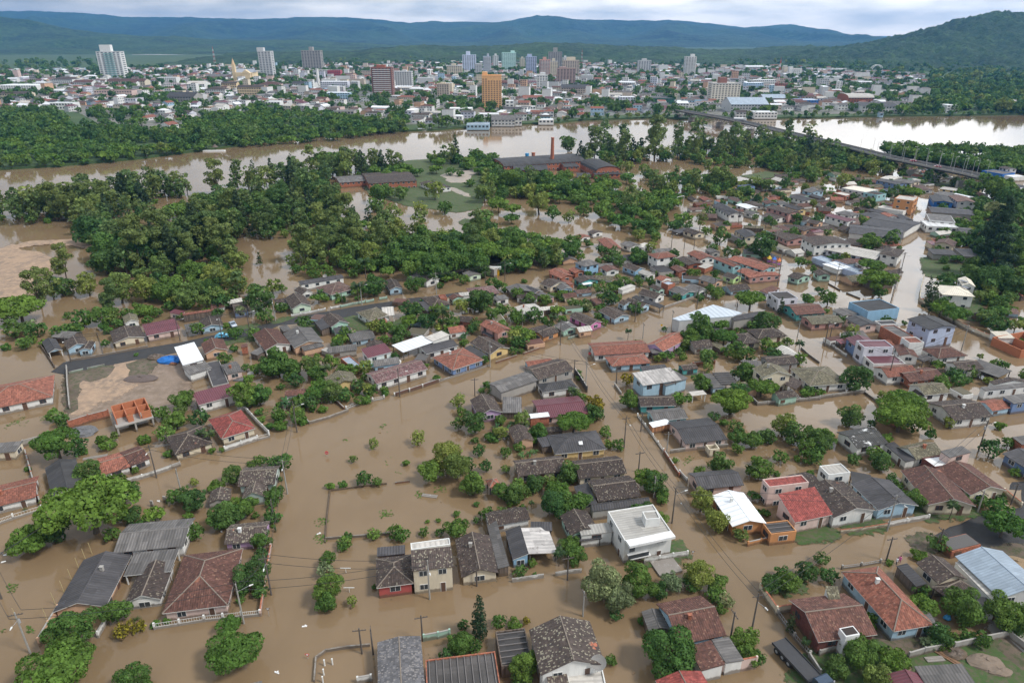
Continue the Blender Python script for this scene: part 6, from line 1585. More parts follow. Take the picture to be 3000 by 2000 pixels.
for c in city[:NI]:
    o = empty('house', (c[0], c[1], LZ)); w_, r_, wn = houseparts(c); w_.make('wall', wall_mat(c[7]), o); r_.make('roof', roof_mat(c[6]), o, True)
    for q in wn[:8]: q.make('window', GLASS, o)
    tag(o, None, 'house', 'houses of the town across the river'); auto(o, f'{WWD.get(c[7], c[7])} house, {RW[c[6]]} roof', (c[0], c[1], LZ+3))
mats = sorted(set(['w'+c[7] for c in city]))+sorted(set(['r'+c[6] for c in city]))+['G']; ML = [wall_mat(k[1:]) if k[0] == 'w' else (roof_mat(k[1:]) if k[0] == 'r' else GLASS) for k in mats]
big = MB()
for c in city[NI:]:
    w_, r_, wn = houseparts(c); off3 = Vector((c[0], c[1], LZ))
    for m_, k in [(w_, 'w'+c[7]), (r_, 'r'+c[6])]+([(q, 'G') for q in wn] if math.hypot(c[0], c[1]) < 1700 else []):
        off = len(big.V); mi = mats.index(k); big.V += [(v[0]+off3.x, v[1]+off3.y, v[2]+off3.z) for v in m_.V]; big.F += [tuple(i+off for i in f) for f in m_.F]; big.M += [mi]*len(m_.F); big.U += m_.U
bo = big.make('distant_houses', ML, None, True); tag(bo, 'countless small houses of the distant town', None, None, 'stuff'); print('city', len(city))
# ------------------------------------------------------------------ single things
def T(ox, oy, x, y, z=0.0): return G(ox+x*S, oy+y*S, z)
def thing(name, loc, label, cat, group=None, rz=0):
    o = empty(name, loc, rz); tag(o, label, cat, group); LABELS[label] = 1; return o
def part(name, fn, mat, root, **k): m = MB(); fn(m); return m.make(name, mat, root, **k)
def seg(m, a, b, th, z0, z1, mi=0):
    a = Vector((a[0], a[1], 0)); b = Vector((b[0], b[1], 0)); U = (b-a).normalized(); m.box(((a+b)/2+Vector((0, 0, z0))), U*((b-a).length/2), Vector((-U.y, U.x, 0))*th, z1-z0, mi)
# unfinished brick house on a concrete slab
ez = 2.6; FL_, FR_, BR_ = T(0, 1200, 1330, 205, ez), T(0, 1200, 1765, 85, ez), T(0, 1200, 1680, -70, ez)
U = (FR_-FL_).normalized(); V_ = Vector((-U.y, U.x, 0)); Ln = (FR_-FL_).length; Wd = (BR_-FR_).dot(V_); loc = FL_.copy(); loc.z = 0
r_ = thing('unfinished_building', loc, 'unfinished orange brick storey on a concrete slab over the flood', 'building')
P = lambda x, y, z: U*x+V_*y+Vector((0, 0, z))
part('slab', lambda m: m.box(P(Ln/2, Wd/2, ez-.25), U*(Ln/2), V_*(Wd/2), .25), wall_mat('concrete'), r_)
for x in (.3, Ln*.5, Ln-.3):
    for y in (.3, Wd-.3): part('pillar', lambda m: m.box(P(x, y, -1), U*.18, V_*.18, ez+.75), wall_mat('concrete'), r_)
BK = plain('raw_brick', (.46, .17, .085), .9)
for a, b, h in (((.5, 1.2), (.5, Wd-.3), 1.8), ((.5, Wd-.3), (Ln-.3, Wd-.3), 1.9), ((Ln-.3, .8), (Ln-.3, Wd-.3), 1.9), ((Ln*.35, 1.6), (Ln*.35, Wd-.3), 1.8), ((Ln*.68, .8), (Ln*.68, Wd-.3), 1.8), ((.5, Wd*.55), (Ln-.3, Wd*.55), 1.8), ((Ln*.35, .9), (Ln*.5, .9), 1.7), ((Ln*.72, .8), (Ln-.3, .8), 1.8)):
    part('wall', lambda m: seg(m, P(*a, 0), P(*b, 0), .09, ez+.002, ez+h), BK, r_)
# roofless brick pen at the right street
c = [T(2400, 800, x, y) for x, y in ((1968, 825), (2290, 975), (2700, 940), (2330, 760))]; r_ = thing('brick_enclosure', c[0], 'roofless orange brick enclosure with plants inside at right edge', 'enclosure')
for i in range(4): part('wall', lambda m: seg(m, c[i]-c[0], c[(i+1) % 4]-c[0], .12, -.5, 2.6), BK, r_)
part('wall', lambda m: seg(m, (c[0]+c[3])/2-c[0], (c[1]+c[2])/2-c[0], .1, -.5, 2.5), BK, r_)
# ruined cubes
def ruin(a, b, c_, h, col, lab):
    U = (b-a).normalized(); V_ = Vector((-U.y, U.x, 0)); Ln = (b-a).length; r_ = thing('ruin', a, lab, 'ruin'); Wd = c_
    P = lambda x, y: U*x+V_*y
    for p, q, hh in ((P(0, 0), P(Ln*.35, 0), h), (P(Ln*.65, 0), P(Ln, 0), h), (P(0, 0), P(0, Wd), h*.9), (P(Ln, 0), P(Ln, Wd), h), (P(0, Wd), P(Ln, Wd), h*.8)): part('wall', lambda m: seg(m, p, q, .1, -.5, hh), wall_mat(col), r_)
    part('lintel', lambda m: seg(m, P(Ln*.35, 0), P(Ln*.65, 0), .1, h-.4, h-.01), wall_mat(col), r_)
ruin(T(1800, 1200, 1085, 548), T(1800, 1200, 1190, 540), 2.2, 2.2, 'cream', 'small roofless cream ruin with a bush growing on top')
ruin(T(1800, 1200, 1180, 650), T(1800, 1200, 1270, 680), .8, 1.5, 'peach', 'fragment of peach wall with a window opening')
# tall factory chimneys and tank
def stack(b, topy, r0, r1, col, lab):
    x, y, d = PX(b); h = zat(x, topy, b); r_ = thing('factory_chimney', b, lab, 'chimney'); part('shaft', lambda m: m.cyl((0, 0, -.5), (0, 0, h-.6), r0, r1, 16), wall_mat(col), r_); part('rim', lambda m: m.cyl((0, 0, h-.6), (0, 0, h), r1*1.2, r1*1.15, 16), wall_mat(col), r_); part('band', lambda m: m.cyl((0, 0, h*.08), (0, 0, h*.11), r0*1.05, r0*1.03, 16), wall_mat('concrete'), r_); LM.append((lab, x, y))
stack(T(1200, 400, 1635, 372), 400+12*S, 1.55, 1.0, 'brick', 'tall slender brick factory chimney')
stack(T(1200, 400, 1420, 330), 400+185*S, 1.5, 1.2, 'brick', 'short thick brick factory chimney')
stack(G(934, 256, LZ), 205, 2.6, 2.4, 'white', 'tall white round factory chimney')
b = T(1200, 400, 1348, 335); r_ = thing('water_tank', b, 'blue water tank on the factory hall roof', 'water tank'); BLU = plain('blue_plastic', (.05, .28, .55), .4); part('tank', lambda m: m.cyl((0, 0, 6.5), (0, 0, 8.6), 1.3, 1.4, 14), BLU, r_); part('stand', lambda m: m.abox(-1.2, 1.2, -1.2, 1.2, 0, 6.5), wall_mat('brick'), r_)
# church
b = G(712, 240, LZ); d = PX(b)[2]; k = d/2000; r_ = thing('church', b, 'yellow church with pointed spire and grey cross shaped roof', 'church'); LM.append(('yellow church with pointed spire', 712, 240)); YW = wall_mat('yellowp'); W = 70*k; H = zat(712, 213, b)-LZ
part('wall', lambda m: m.abox(-W*.28, W*.42, 0, 34, -1, H), YW, r_)
def gab(m, x0, x1, y0, y1, z, rs, alongx=True):
    if alongx: a = [(x0, y0, z), (x1, y0, z), (x1, (y0+y1)/2, z+rs), (x0, (y0+y1)/2, z+rs), (x1, y1, z), (x0, y1, z)]; m.face([a[0], a[1], a[2], a[3]]); m.face([a[3], a[2], a[4], a[5]]); m.face([a[1], a[4], a[2]]); m.face([a[5], a[0], a[3]])
    else: a = [(x0, y0, z), (x0, y1, z), ((x0+x1)/2, y1, z+rs), ((x0+x1)/2, y0, z+rs), (x1, y1, z), (x1, y0, z)]; m.face([a[1], a[0], a[3], a[2]]); m.face([a[2], a[3], a[5], a[4]]); m.face([a[0], a[5], a[3]]); m.face([a[4], a[1], a[2]])
part('roof', lambda m: gab(m, -W*.45, W*.45, 4, 24, H, 6), plain('church_roof', (.36, .38, .42), .6), r_, uv=False)
part('transept', lambda m: (m.abox(W*.02, W*.38, -6, 2, -1, H*.9), gab(m, W*.0, W*.40, -6.3, 3, H*.9, 7, False)), YW, r_)
tw = zat(690, 190, b)-LZ; ap = zat(687, 171, b)-LZ; tx = -24*k
part('tower', lambda m: m.abox(tx-3, tx+3, 2, 8, -1, tw), YW, r_); part('spire', lambda m: m.cyl((tx, 5, tw), (tx, 5, ap), 3.6, .1, 8), plain('spire', (.62, .42, .24), .7), r_); part('cross', lambda m: (m.abox(tx-.1, tx+.1, 4.9, 5.1, ap, ap+2), m.abox(tx-.6, tx+.6, 4.9, 5.1, ap+1.1, ap+1.3)), METG, r_)
for i in range(6): part('window', lambda m: m.abox(-W*.24+i*W*.1, -W*.24+i*W*.1+1.2, -.15, .1, 3, 8), GLASS, r_)
# radio masts
def mast(x, by, ty, lab, redw=True):
    b = G(x, by, LZ); h = zat(x, ty, b)-LZ; r_ = thing('radio_mast', b, lab, 'radio mast'); M1, M2 = plain('mast_red', (.5, .12, .08), .5), plain('mast_white', (.7, .7, .7), .5); n = 8
    for i in range(n):
        def f(m):
            z0, z1 = h*i/n, h*(i+1)/n; w0, w1 = 2.2*(1-i/n)+.4, 2.2*(1-(i+1)/n)+.4
            for sx, sy in ((-1, -1), (1, -1), (1, 1), (-1, 1)): m.cyl((sx*w0, sy*w0, z0), (sx*w1, sy*w1, z1), .22, .22, 4); m.cyl((sx*w0, sy*w0, z0), (-sy*w1, sx*w1, z1), .14, .14, 4)
        part('lattice_section', f, M1 if i % 2 else M2, r_)
    part('antenna', lambda m: m.cyl((0, 0, h), (0, 0, h+4), .2, .1, 6), M1, r_)
mast(2276, 258, 176, 'tall red and white lattice mast right of the beige block'); mast(1704, 192, 148, 'slim lattice mast behind the broad cream tower'); mast(630, 188, 138, 'lattice mast left of the yellow church')
# distant arch bridge
b = G(2569, 211, LZ); d = PX(b)[2]; k = d/2000; r_ = thing('arch_bridge', b, 'white double arch bridge at the foot of the big hill', 'bridge'); LM.append(('white double arch bridge', 2569, 208))
for yo in (0, 9):
    def f(m):
        R = 16*k; hh = 15*k; pr = None
        for i in range(17):
            a = math.pi*i/16; q = (-R*math.cos(a), yo, 3+hh*math.sin(a))
            if pr: m.cyl(pr, q, .8, .8, 6)
            pr = q
    part('arch', f, plain('bridge_white', (.75, .75, .74), .6), r_)
    for i in range(-5, 6): part('cable', lambda m: m.cyl((i*2.6*k, yo, 3), (i*2.6*k, yo, 3+15*k*math.sqrt(1-(i*2.6/16)**2)), .12, .12, 4), METG, r_)
part('deck', lambda m: m.abox(-22*k, 24*k, 0, 9, 1.8, 3), wall_mat('lgrey'), r_)
# long truss bridge over the river
DZ = 9.0
dp = [G(x, y, DZ) for x, y in ((1990, 323), (2030, 331), (2112, 345), (2200, 363), (2290, 385), (2360, 402), (2425, 417), (2520, 440), (2610, 463), (2680, 477), (2750, 492), (2830, 508), (2880, 520))]
r_ = thing('road_bridge', Vector((dp[4].x, dp[4].y, 0)), 'long steel truss road bridge with concrete piers across the river', 'bridge'); LM.append(('long truss road bridge', 2200, 366)); o0 = Vector((dp[4].x, dp[4].y, 0)); dk, rl, tr, pier = MB(), MB(), MB(), []
for i in range(len(dp)-1):
    a, b = dp[i]-o0, dp[i+1]-o0; U = (b-a).normalized(); Uh = Vector((U.x, U.y, 0)).normalized(); V_ = Vector((-Uh.y, Uh.x, 0)); Ln = (b-a).length; wd = 4.6
    dk.hexa([a-V_*wd-Vector((0, 0, .9)), b-V_*wd-Vector((0, 0, .9)), b+V_*wd-Vector((0, 0, .9)), a+V_*wd-Vector((0, 0, .9))], [a-V_*wd, b-V_*wd, b+V_*wd, a+V_*wd])
    for s_ in (-1, 1):
        o_ = V_*(wd+.1)*s_; pr = MB(); pr.hexa([a+o_-V_*.1, b+o_-V_*.1, b+o_+V_*.1, a+o_+V_*.1], [q+Vector((0, 0, 1.0)) for q in (a+o_-V_*.1, b+o_-V_*.1, b+o_+V_*.1, a+o_+V_*.1)]); pr.make('railing', wall_mat('concrete'), r_)
    n = max(2, int(Ln/7)); tm = MB()
    for s_ in (-1, 1):
        for j in range(n):
            p0 = a.lerp(b, j/n)+V_*wd*s_-Vector((0, 0, .9)); p1 = a.lerp(b, (j+1)/n)+V_*wd*s_-Vector((0, 0, .9)); q = (p0+p1)/2-Vector((0, 0, 3.2)); tm.cyl(p0, q, .2, .2, 5); tm.cyl(q, p1, .2, .2, 5)
            if j < n-1: tm.cyl(q, q+(p1-p0), .22, .22, 5)
    tm.make('truss', plain('bridge_steel', (.20, .17, .15), .7), r_)
    pm = MB(); pm.box(Vector((a.x, a.y, -2)), V_*4.2, Uh*.9, DZ-4.4+2); pm.make('pier', wall_mat('concrete'), r_)
dk.make('deck', GM['asphalt'], r_)
STEEL = plain('lamp_steel', (.5, .5, .5), .5); LMESH = None; li = 0
for i in range(7, len(dp)-1):
    for t in (.2, .75):
        for s_ in (-1, 1):
            a, b = dp[i], dp[i+1]; U = (b-a).normalized(); V_ = Vector((-U.y, U.x, 0)).normalized(); p = a.lerp(b, t)+V_*5*s_
            if LMESH is None:
                m1 = MB(); m1.cyl((0, 0, 0), (0, 0, 9), .12, .07, 8); m1.cyl((0, 0, 9), (0, -1.6, 9.3), .05, .05, 6); m2 = MB(); m2.abox(-.15, .15, -2.3, -1.5, 9.22, 9.36); LMESH = (mkmesh('pole', m1.V, m1.F, [STEEL]), mkmesh('lamp_head', m2.V, m2.F, [FRAMEW]))
            o = empty('street_lamp', p, math.atan2(-V_.x*s_, V_.y*s_)+math.pi*(s_ > 0)*0); link(bpy.data.objects.new('pole', LMESH[0]), o); link(bpy.data.objects.new('lamp_head', LMESH[1]), o); tag(o, None, 'street lamp', 'street lamps along the bridge'); auto(o, 'tall thin street lamp', p)
# boats
def boat(p, L_, rz, lab, canopy=None):
    r_ = thing('boat', p, lab, 'boat', None, rz); W = L_*.28
    def hull(m):
        sec = [(-.5, .7, .0), (-.2, 1, .0), (.2, .95, .05), (.42, .5, .2), (.5, .05, .35)]; top = [(x*L_, w*W/2, .9+z) for x, w, z in sec]; bot = [(x*L_*.94, w*W/2*.7, -.3) for x, w, z in sec]
        for i in range(4):
            for s_ in (-1, 1): m.face([(bot[i][0], s_*bot[i][1], bot[i][2]), (bot[i+1][0], s_*bot[i+1][1], bot[i+1][2]), (top[i+1][0], s_*top[i+1][1], top[i+1][2]), (top[i][0], s_*top[i][1], top[i][2])])
            m.face([(top[i][0], -top[i][1], top[i][2]), (top[i+1][0], -top[i+1][1], top[i+1][2]), (top[i+1][0], top[i+1][1], top[i+1][2]), (top[i][0], top[i][1], top[i][2])])
        m.face([(bot[0][0], -bot[0][1], -.3), (bot[0][0], bot[0][1], -.3), (top[0][0], top[0][1], .9), (top[0][0], -top[0][1], .9)])
    part('hull', hull, plain('boat_white', (.8, .8, .8), .35), r_)
    part('cabin', lambda m: m.abox(-L_*.25, L_*.12, -W*.3, W*.3, .9, 2.1), plain('boat_white', (.8, .8, .8)), r_); part('window', lambda m: m.abox(-L_*.23, L_*.14, -W*.31, W*.31, 1.3, 1.8), GLASS, r_); part('cabin_roof', lambda m: m.abox(-L_*.28, L_*.15, -W*.34, W*.34, 2.1, 2.25), plain('boat_white', (.8, .8, .8)), r_)
boat(G(1237, 384), 15, .05, 'white motor yacht moored by the wooded river bank'); boat(G(1262, 381), 7, .2, 'small pale boat right of the white yacht'); boat(G(2228, 346), 9, 0, 'white boat below the long riverside club'); boat(G(2244, 347), 7, .1, 'smaller white boat at the riverside club')
p = T(600, 400, 110, 172); r_ = thing('river_pontoon', p, 'white floating pontoon with thatched hut on the brown river', 'pontoon', None, .05); part('deck', lambda m: m.abox(-8.5, 8.5, -1.6, 1.6, -.3, .9), plain('boat_white', (.8, .8, .8)), r_); part('thatch', lambda m: m.cyl((0, 3, 3.0), (0, 3, 5.2), 2.6, .15, 10), wall_mat('wood'), r_); part('post', lambda m: m.cyl((0, 3, -.5), (0, 3, 3.0), .3, .3, 8), wall_mat('wood'), r_)
# cars
def car(p, rz, col, lab, L_=4.2, beetle=False, group=None, auto_=None):
    r_ = empty('parked_car', p, rz); tag(r_, lab, 'car', group); PT = plain('car_'+col[0], col[1], .25); hw = .82
    prof = [(-.5, .35), (-.49, .75), (-.40, .86), (-.24, .92), (-.14, 1.38), (.12, 1.42), (.25, .98), (.45, .84), (.5, .6), (.5, .3)] if not beetle else [(-.5, .35), (-.47, .7), (-.36, 1.02), (-.2, 1.38), (.02, 1.46), (.16, 1.3), (.22, .98), (.36, .9), (.47, .66), (.5, .35)]
    def body(m):
        a = [Vector((x*L_, -hw, z)) for x, z in prof]; b = [Vector((x*L_, hw, z)) for x, z in prof]; m.face(a[::-1]); m.face(b)
        for i in range(len(a)): j = (i+1) % len(a); m.face([a[i], a[j], b[j], b[i]])
    part('body', body, PT, r_)
    part('window', lambda m: m.abox(-.17*L_, .14*L_, -hw-.01, hw+.01, .98, 1.28), GLASS, r_)
    part('windscreen', lambda m: m.hexa([Vector((.135*L_, -hw*.85, 1.34)), Vector((.235*L_, -hw*.85, 1.02)), Vector((.235*L_, hw*.85, 1.02)), Vector((.135*L_, hw*.85, 1.34))], [Vector((.15*L_, -hw*.85, 1.37)), Vector((.25*L_, -hw*.85, 1.05)), Vector((.25*L_, hw*.85, 1.05)), Vector((.15*L_, hw*.85, 1.37))]), GLASS, r_)
    for sx in (-.32, .32):
        for sy in (-1, 1): wh = part('wheel', lambda m: m.cyl((sx*L_, sy*(hw-.2), .32), (sx*L_, sy*(hw+.03), .32), .33, .33, 14), plain('tyre', (.03, .03, .03), .8), r_); part('rim', lambda m: m.cyl((sx*L_, sy*(hw+.03), .32), (sx*L_, sy*(hw+.05), .32), .18, .16, 10), METG, wh)
    for sy in (-1, 1): part('headlight', lambda m: m.abox(.5*L_-.03, .5*L_+.02, sy*.6-.15, sy*.6+.15, .6, .75), plain('lamp_glass', (.7, .7, .65), .2), r_)
    part('bumper', lambda m: m.abox(-.5*L_-.06, -.5*L_+.02, -hw*.95, hw*.95, .38, .52), METG, r_)
    if auto_: auto(r_, auto_, p)
    return r_
car(T(600, 800, 200, 738, .14), math.radians(12), ('pale_blue', (.16, .50, .72)), 'bright light blue rounded car on the dry asphalt road', 4.1, True)
car(T(600, 800, 320, 605, .17), math.radians(-50), ('silver_blue', (.30, .36, .44)), 'silver blue car in front of the trees by the road')
car(T(1800, 800, 945, 880, -.25), math.radians(-35), ('black', (.03, .03, .035)), 'black pickup half under water beside terracotta gable')
car(T(2400, 800, 1945, 1165, -.3), math.radians(-40), ('grey', (.25, .26, .28)), 'grey car under the grey open carport')
car(G(2675, 474, DZ), math.radians(-28), ('red', (.40, .03, .05)), 'red car on the bridge nearer the trees'); car(G(2746, 491, DZ), math.radians(-28), ('red', (.40, .03, .05)), 'red car on the bridge above the truss end')
for i, (x, y, c_) in enumerate(((2862, 523, ('white', (.75, .75, .75))), (2880, 528, ('silver', (.5, .5, .52))), (2975, 552, ('white', (.75, .75, .75))), (2992, 558, ('white', (.75, .75, .75))), (2840, 512, ('white', (.75, .75, .75))))):
    car(G(x, y, .6), math.radians(-10+i*20), c_, None, 4.2, False, 'cars parked beyond the bridge ramp', c_[0]+' parked car')
for i, (x, y) in enumerate(((238, 284), (242, 290), (234, 297), (1935, 313), (1925, 311), (2005, 327), (2020, 330))): car(G(x, y, LZ+.1), 1.2 if i < 3 else .1, ('white', (.75, .75, .75)), None, 4.2, False, 'tiny cars in the far town streets', 'tiny white car')
# tanker lorry on bridge and army style flatbed at lower right
p = G(2168, 355, DZ); r_ = thing('tanker_lorry', p, 'white tanker lorry driving on the long bridge', 'lorry', None, math.radians(-22)); part('tank', lambda m: m.cyl((-6, 0, 2.1), (3, 0, 2.1), 1.2, 1.2, 14), plain('boat_white', (.8, .8, .8)), r_); part('cab', lambda m: m.abox(3.4, 5.6, -1.15, 1.15, .7, 3.0), plain('boat_white', (.8, .8, .8)), r_); part('chassis', lambda m: m.abox(-6, 5, -.9, .9, .6, 1.0), METG, r_)
for sx in (-5, -3.8, 4.4):
    for sy in (-1, 1): part('wheel', lambda m: m.cyl((sx, sy*.9, .5), (sx, sy*1.15, .5), .5, .5, 12), plain('tyre', (.03, .03, .03)), r_)
pa, pb = T(1800, 1600, 2040, 1330), T(1800, 1600, 2330, 1640); an = math.atan2((pb-pa).y, (pb-pa).x); mid = (pa+pb)/2; r_ = thing('lorry', mid, 'dark grey flatbed lorry with blue cab parked beside the fence', 'lorry', None, an); GRM = plain('lorry_bed', (.055, .055, .06), .8); CAB = plain('lorry_cab', (.045, .07, .11), .35)
part('load_bed', lambda m: m.abox(-5.6, 1.9, -1.25, 1.25, 1.15, 1.32), GRM, r_); part('chassis', lambda m: m.abox(-5.4, 4.6, -.5, .5, .75, 1.1), METG, r_)
for y in (-1.25, 1.25): part('side_board', lambda m: m.abox(-5.6, 1.9, y-.04, y+.04, 1.1, 1.5), GRM, r_)
def cabf(m):
    pr = [(2.2, .8), (2.2, 2.5), (2.5, 2.75), (3.7, 2.7), (4.1, 2.0), (5.3, 1.85), (5.4, .8)]; a = [Vector((x, -1.1, z)) for x, z in pr]; b = [Vector((x, 1.1, z)) for x, z in pr]; m.face(a); m.face(b[::-1])
    for i in range(len(a)): j = (i+1) % len(a); m.face([a[j], a[i], b[i], b[j]])
part('cab', cabf, CAB, r_); part('windscreen', lambda m: m.hexa([Vector((3.75, -.95, 2.6)), Vector((4.1, -.95, 2.05)), Vector((4.1, .95, 2.05)), Vector((3.75, .95, 2.6))], [Vector((3.79, -.95, 2.64)), Vector((4.14, -.95, 2.09)), Vector((4.14, .95, 2.09)), Vector((3.79, .95, 2.64))]), GLASS, r_); part('window', lambda m: m.abox(2.6, 3.5, -1.12, 1.12, 1.95, 2.5), GLASS, r_)
for sx in (-4.6, -3.4, -2.2, 4.4):
    for sy in (-1, 1): wh = part('wheel', lambda m: m.cyl((sx, sy*.85, .52), (sx, sy*1.18, .52), .53, .53, 16), plain('tyre', (.03, .03, .03)), r_); part('rim', lambda m: m.cyl((sx, sy*1.18, .52), (sx, sy*1.21, .52), .27, .22, 12), METG, wh)
part('mirror', lambda m: (m.abox(3.6, 3.7, -1.5, -1.2, 1.9, 2.4), m.abox(3.6, 3.7, 1.2, 1.5, 1.9, 2.4)), METG, r_)
# people at the garden wall
def person(p, rz, shirt, trousers, lab):
    V = [(0, 0, .92), (0, 0, 1.15), (0, 0, 1.40), (0, 0, 1.5), (0, .01, 1.58), (0, .02, 1.68), (.10, 0, .88), (.12, .03, .48), (.12, 0, .08), (.13, .12, .04), (-.10, 0, .88), (-.12, -.03, .48), (-.12, -.05, .08), (-.13, .07, .04), (.19, 0, 1.4), (.25, .02, 1.12), (.22, .14, .9), (-.19, 0, 1.4), (-.25, .02, 1.12), (-.22, .16, .92)]
    E = [(0, 1), (1, 2), (2, 3), (3, 4), (4, 5), (0, 6), (6, 7), (7, 8), (8, 9), (0, 10), (10, 11), (11, 12), (12, 13), (2, 14), (14, 15), (15, 16), (2, 17), (17, 18), (18, 19)]; R = [.13, .12, .14, .055, .085, .085, .09, .065, .045, .04, .09, .065, .045, .04, .06, .045, .03, .06, .045, .03]
    me = bpy.data.meshes.new('body'); me.from_pydata(V, E, []); o = bpy.data.objects.new('body', me); root = empty('person', p, rz); tag(root, lab, 'person'); link(o, root); sk = o.modifiers.new('skin', 'SKIN')
    for i, r in enumerate(R): me.skin_vertices[0].data[i].radius = (r, r)
    me.skin_vertices[0].data[0].use_root = True; ss = o.modifiers.new('sub', 'SUBSURF'); ss.levels = ss.render_levels = 1
    m, nt, b = nodes('clothing_'+shirt[0]); pos = nn(nt, 'ShaderNodeTexCoord').outputs['Object']; sx = nt.nodes.new('ShaderNodeSeparateXYZ'); nt.links.new(pos, sx.inputs[0]); sk_ = (.32, .18, .12)
    c = mixc(nt, math_(nt, 'GREATER_THAN', sx.outputs[2], .93), trousers, shirt[1]); c = mixc(nt, math_(nt, 'GREATER_THAN', sx.outputs[2], 1.49), c, sk_); c = mixc(nt, math_(nt, 'LESS_THAN', sx.outputs[2], .12), c, sk_); nt.links.new(c, b.inputs['Base Color']); me.materials.append(m)
    h = MB(); h.cyl((0, -.015, 1.62), (0, -.02, 1.82), .10, .07, 10); h.make('hair', plain('hair', (.03, .02, .015), .6), root)
    part('shirt', lambda m: (m.cyl((0, 0, .9), (0, 0, 1.2), .165, .15, 10), m.cyl((0, 0, 1.2), (0, 0, 1.44), .15, .17, 10)), plain('cloth_'+shirt[0], shirt[1], .9), root)
person(T(2400, 1600, 880, 215, .15), 1.0, ('white', (.7, .7, .75)), (.04, .05, .09), 'standing person in white shirt and dark shorts beside the flooded road')
person(T(2400, 1600, 915, 195, .15), 2.2, ('pink', (.62, .16, .36)), (.35, .08, .2), 'standing person in pink top and pink trousers beside the flooded road')
# signs
def sign(p, h, shape, col, lab, text=None, tcol=(.9, .9, .9), rz=0):
    r_ = thing('road_sign', p, lab, 'road sign', None, rz); part('post', lambda m: m.cyl((0, 0, -1), (0, 0, h), .035, .035, 8), METG, r_)
    n = {'oct': 8, 'tri': 3, 'sq': 4}[shape]; a0 = {'oct': math.pi/8, 'tri': -math.pi/2, 'sq': 0}[shape]; R = .42
    def f(m, R=R, y0=-.05, y1=-.02):
        a = [Vector((R*math.cos(a0+2*math.pi*i/n), y0, h+R*math.sin(a0+2*math.pi*i/n))) for i in range(n)]; b = [v+Vector((0, y1-y0, 0)) for v in a]; m.face(a); m.face(b[::-1])
        for i in range(n): m.face([a[i], b[i], b[(i+1) % n], a[(i+1) % n]])
    pl = part('plate', f, plain('sign_'+col[0], col[1], .4), r_)
    if shape == 'tri': part('plate_centre', lambda m: f(m, .24, -.07, -.05), plain('sign_white', (.8, .8, .8)), pl)
    if text:
        cu = bpy.data.curves.new('lettering', 'FONT'); cu.body = text; cu.size = .28; cu.align_x = 'CENTER'; cu.align_y = 'CENTER'; cu.extrude = .005; to = bpy.data.objects.new('lettering', cu); link(to); bpy.context.view_layer.update(); me = bpy.data.meshes.new_from_object(to); bpy.data.objects.remove(to); o = bpy.data.objects.new('lettering', me); link(o, pl); o.rotation_euler = (math.pi/2, 0, 0); o.location = (0, -.07, h); me.materials.clear(); me.materials.append(plain('sign_white', (.8, .8, .8)))
RED = ('red', (.65, .03, .03))
sign(T(600, 1200, 1405, 535), 1.0, 'oct', RED, 'red octagonal stop sign standing in the wide brown water', 'PARE'); sign(T(1200, 800, 2066, 965), 1.2, 'oct', RED, 'red octagonal stop sign at the river street junction', 'PARE')
sign(T(600, 1600, 1185, 1290), .9, 'tri', RED, 'red and white give way triangle by the fenced corner lot'); sign(T(600, 1600, 740, 800), 1.6, 'tri', ('dark', (.12, .08, .07)), 'dark backed triangle sign by the pink side wall'); sign(T(1800, 1600, 893, 120), 1.2, 'tri', ('dark', (.12, .08, .07)), 'dark backed triangle sign by the white pillar fence'); sign(T(1800, 800, 538, 640), 1.3, 'sq', ('yellow', (.75, .42, .02)), 'yellow warning sign in the flooded cross street')
# satellite dishes, tanks, small things
def dish(p, z, R, lab, cat='satellite dish'):
    r_ = thing('satellite_dish', Vector((p.x, p.y, 0)), lab, cat)
    def f(m):
        for j in range(3):
            r0, r1 = R*j/3, R*(j+1)/3
            for i in range(16):
                a, b = 2*math.pi*i/16, 2*math.pi*(i+1)/16; q = lambda r, t: Vector((r*math.cos(t), r*math.sin(t)*.75-(r/R)**2*.1, z+r*math.sin(t)*.55+(r/R)**2*R*.3)); m.face([q(r0, a), q(r1, a), q(r1, b), q(r0, b)] if j else [q(r1*.001, a), q(r1, a), q(r1, b)])
    part('dish', f, plain('dish_mesh', (.24, .23, .22), .6), r_); part('feed_arm', lambda m: m.cyl((0, 0, z), (0, -R*.4, z+R*.7), .03, .03, 6), METG, r_); part('mount', lambda m: m.cyl((0, 0, z-1.6), (0, .05, z), .05, .05, 8), METG, r_)
dish(T(1200, 1600, 2165, 1350, 4.2), 4.3, 1.15, 'large mesh satellite dish on the lichen covered roof'); dish(T(600, 800, 530, 1180, .8), 1.2, .9, 'dark mesh satellite dish standing in grey water'); dish(T(600, 800, 805, 285, 2.8), 3, 1.1, 'grey satellite dish beside the pale green white house'); dish(T(1200, 1200, 515, 1425, 1), 1.4, .9, 'grey satellite dish in the flooded back yard'); dish(T(600, 800, 1380, 45, 3.4), 3.6, .8, 'pale satellite dish above the white rendered workshop'); dish(T(0, 1200, 20, 1640, .5), .5, .2, 'tiny white street lamp head low over the water')
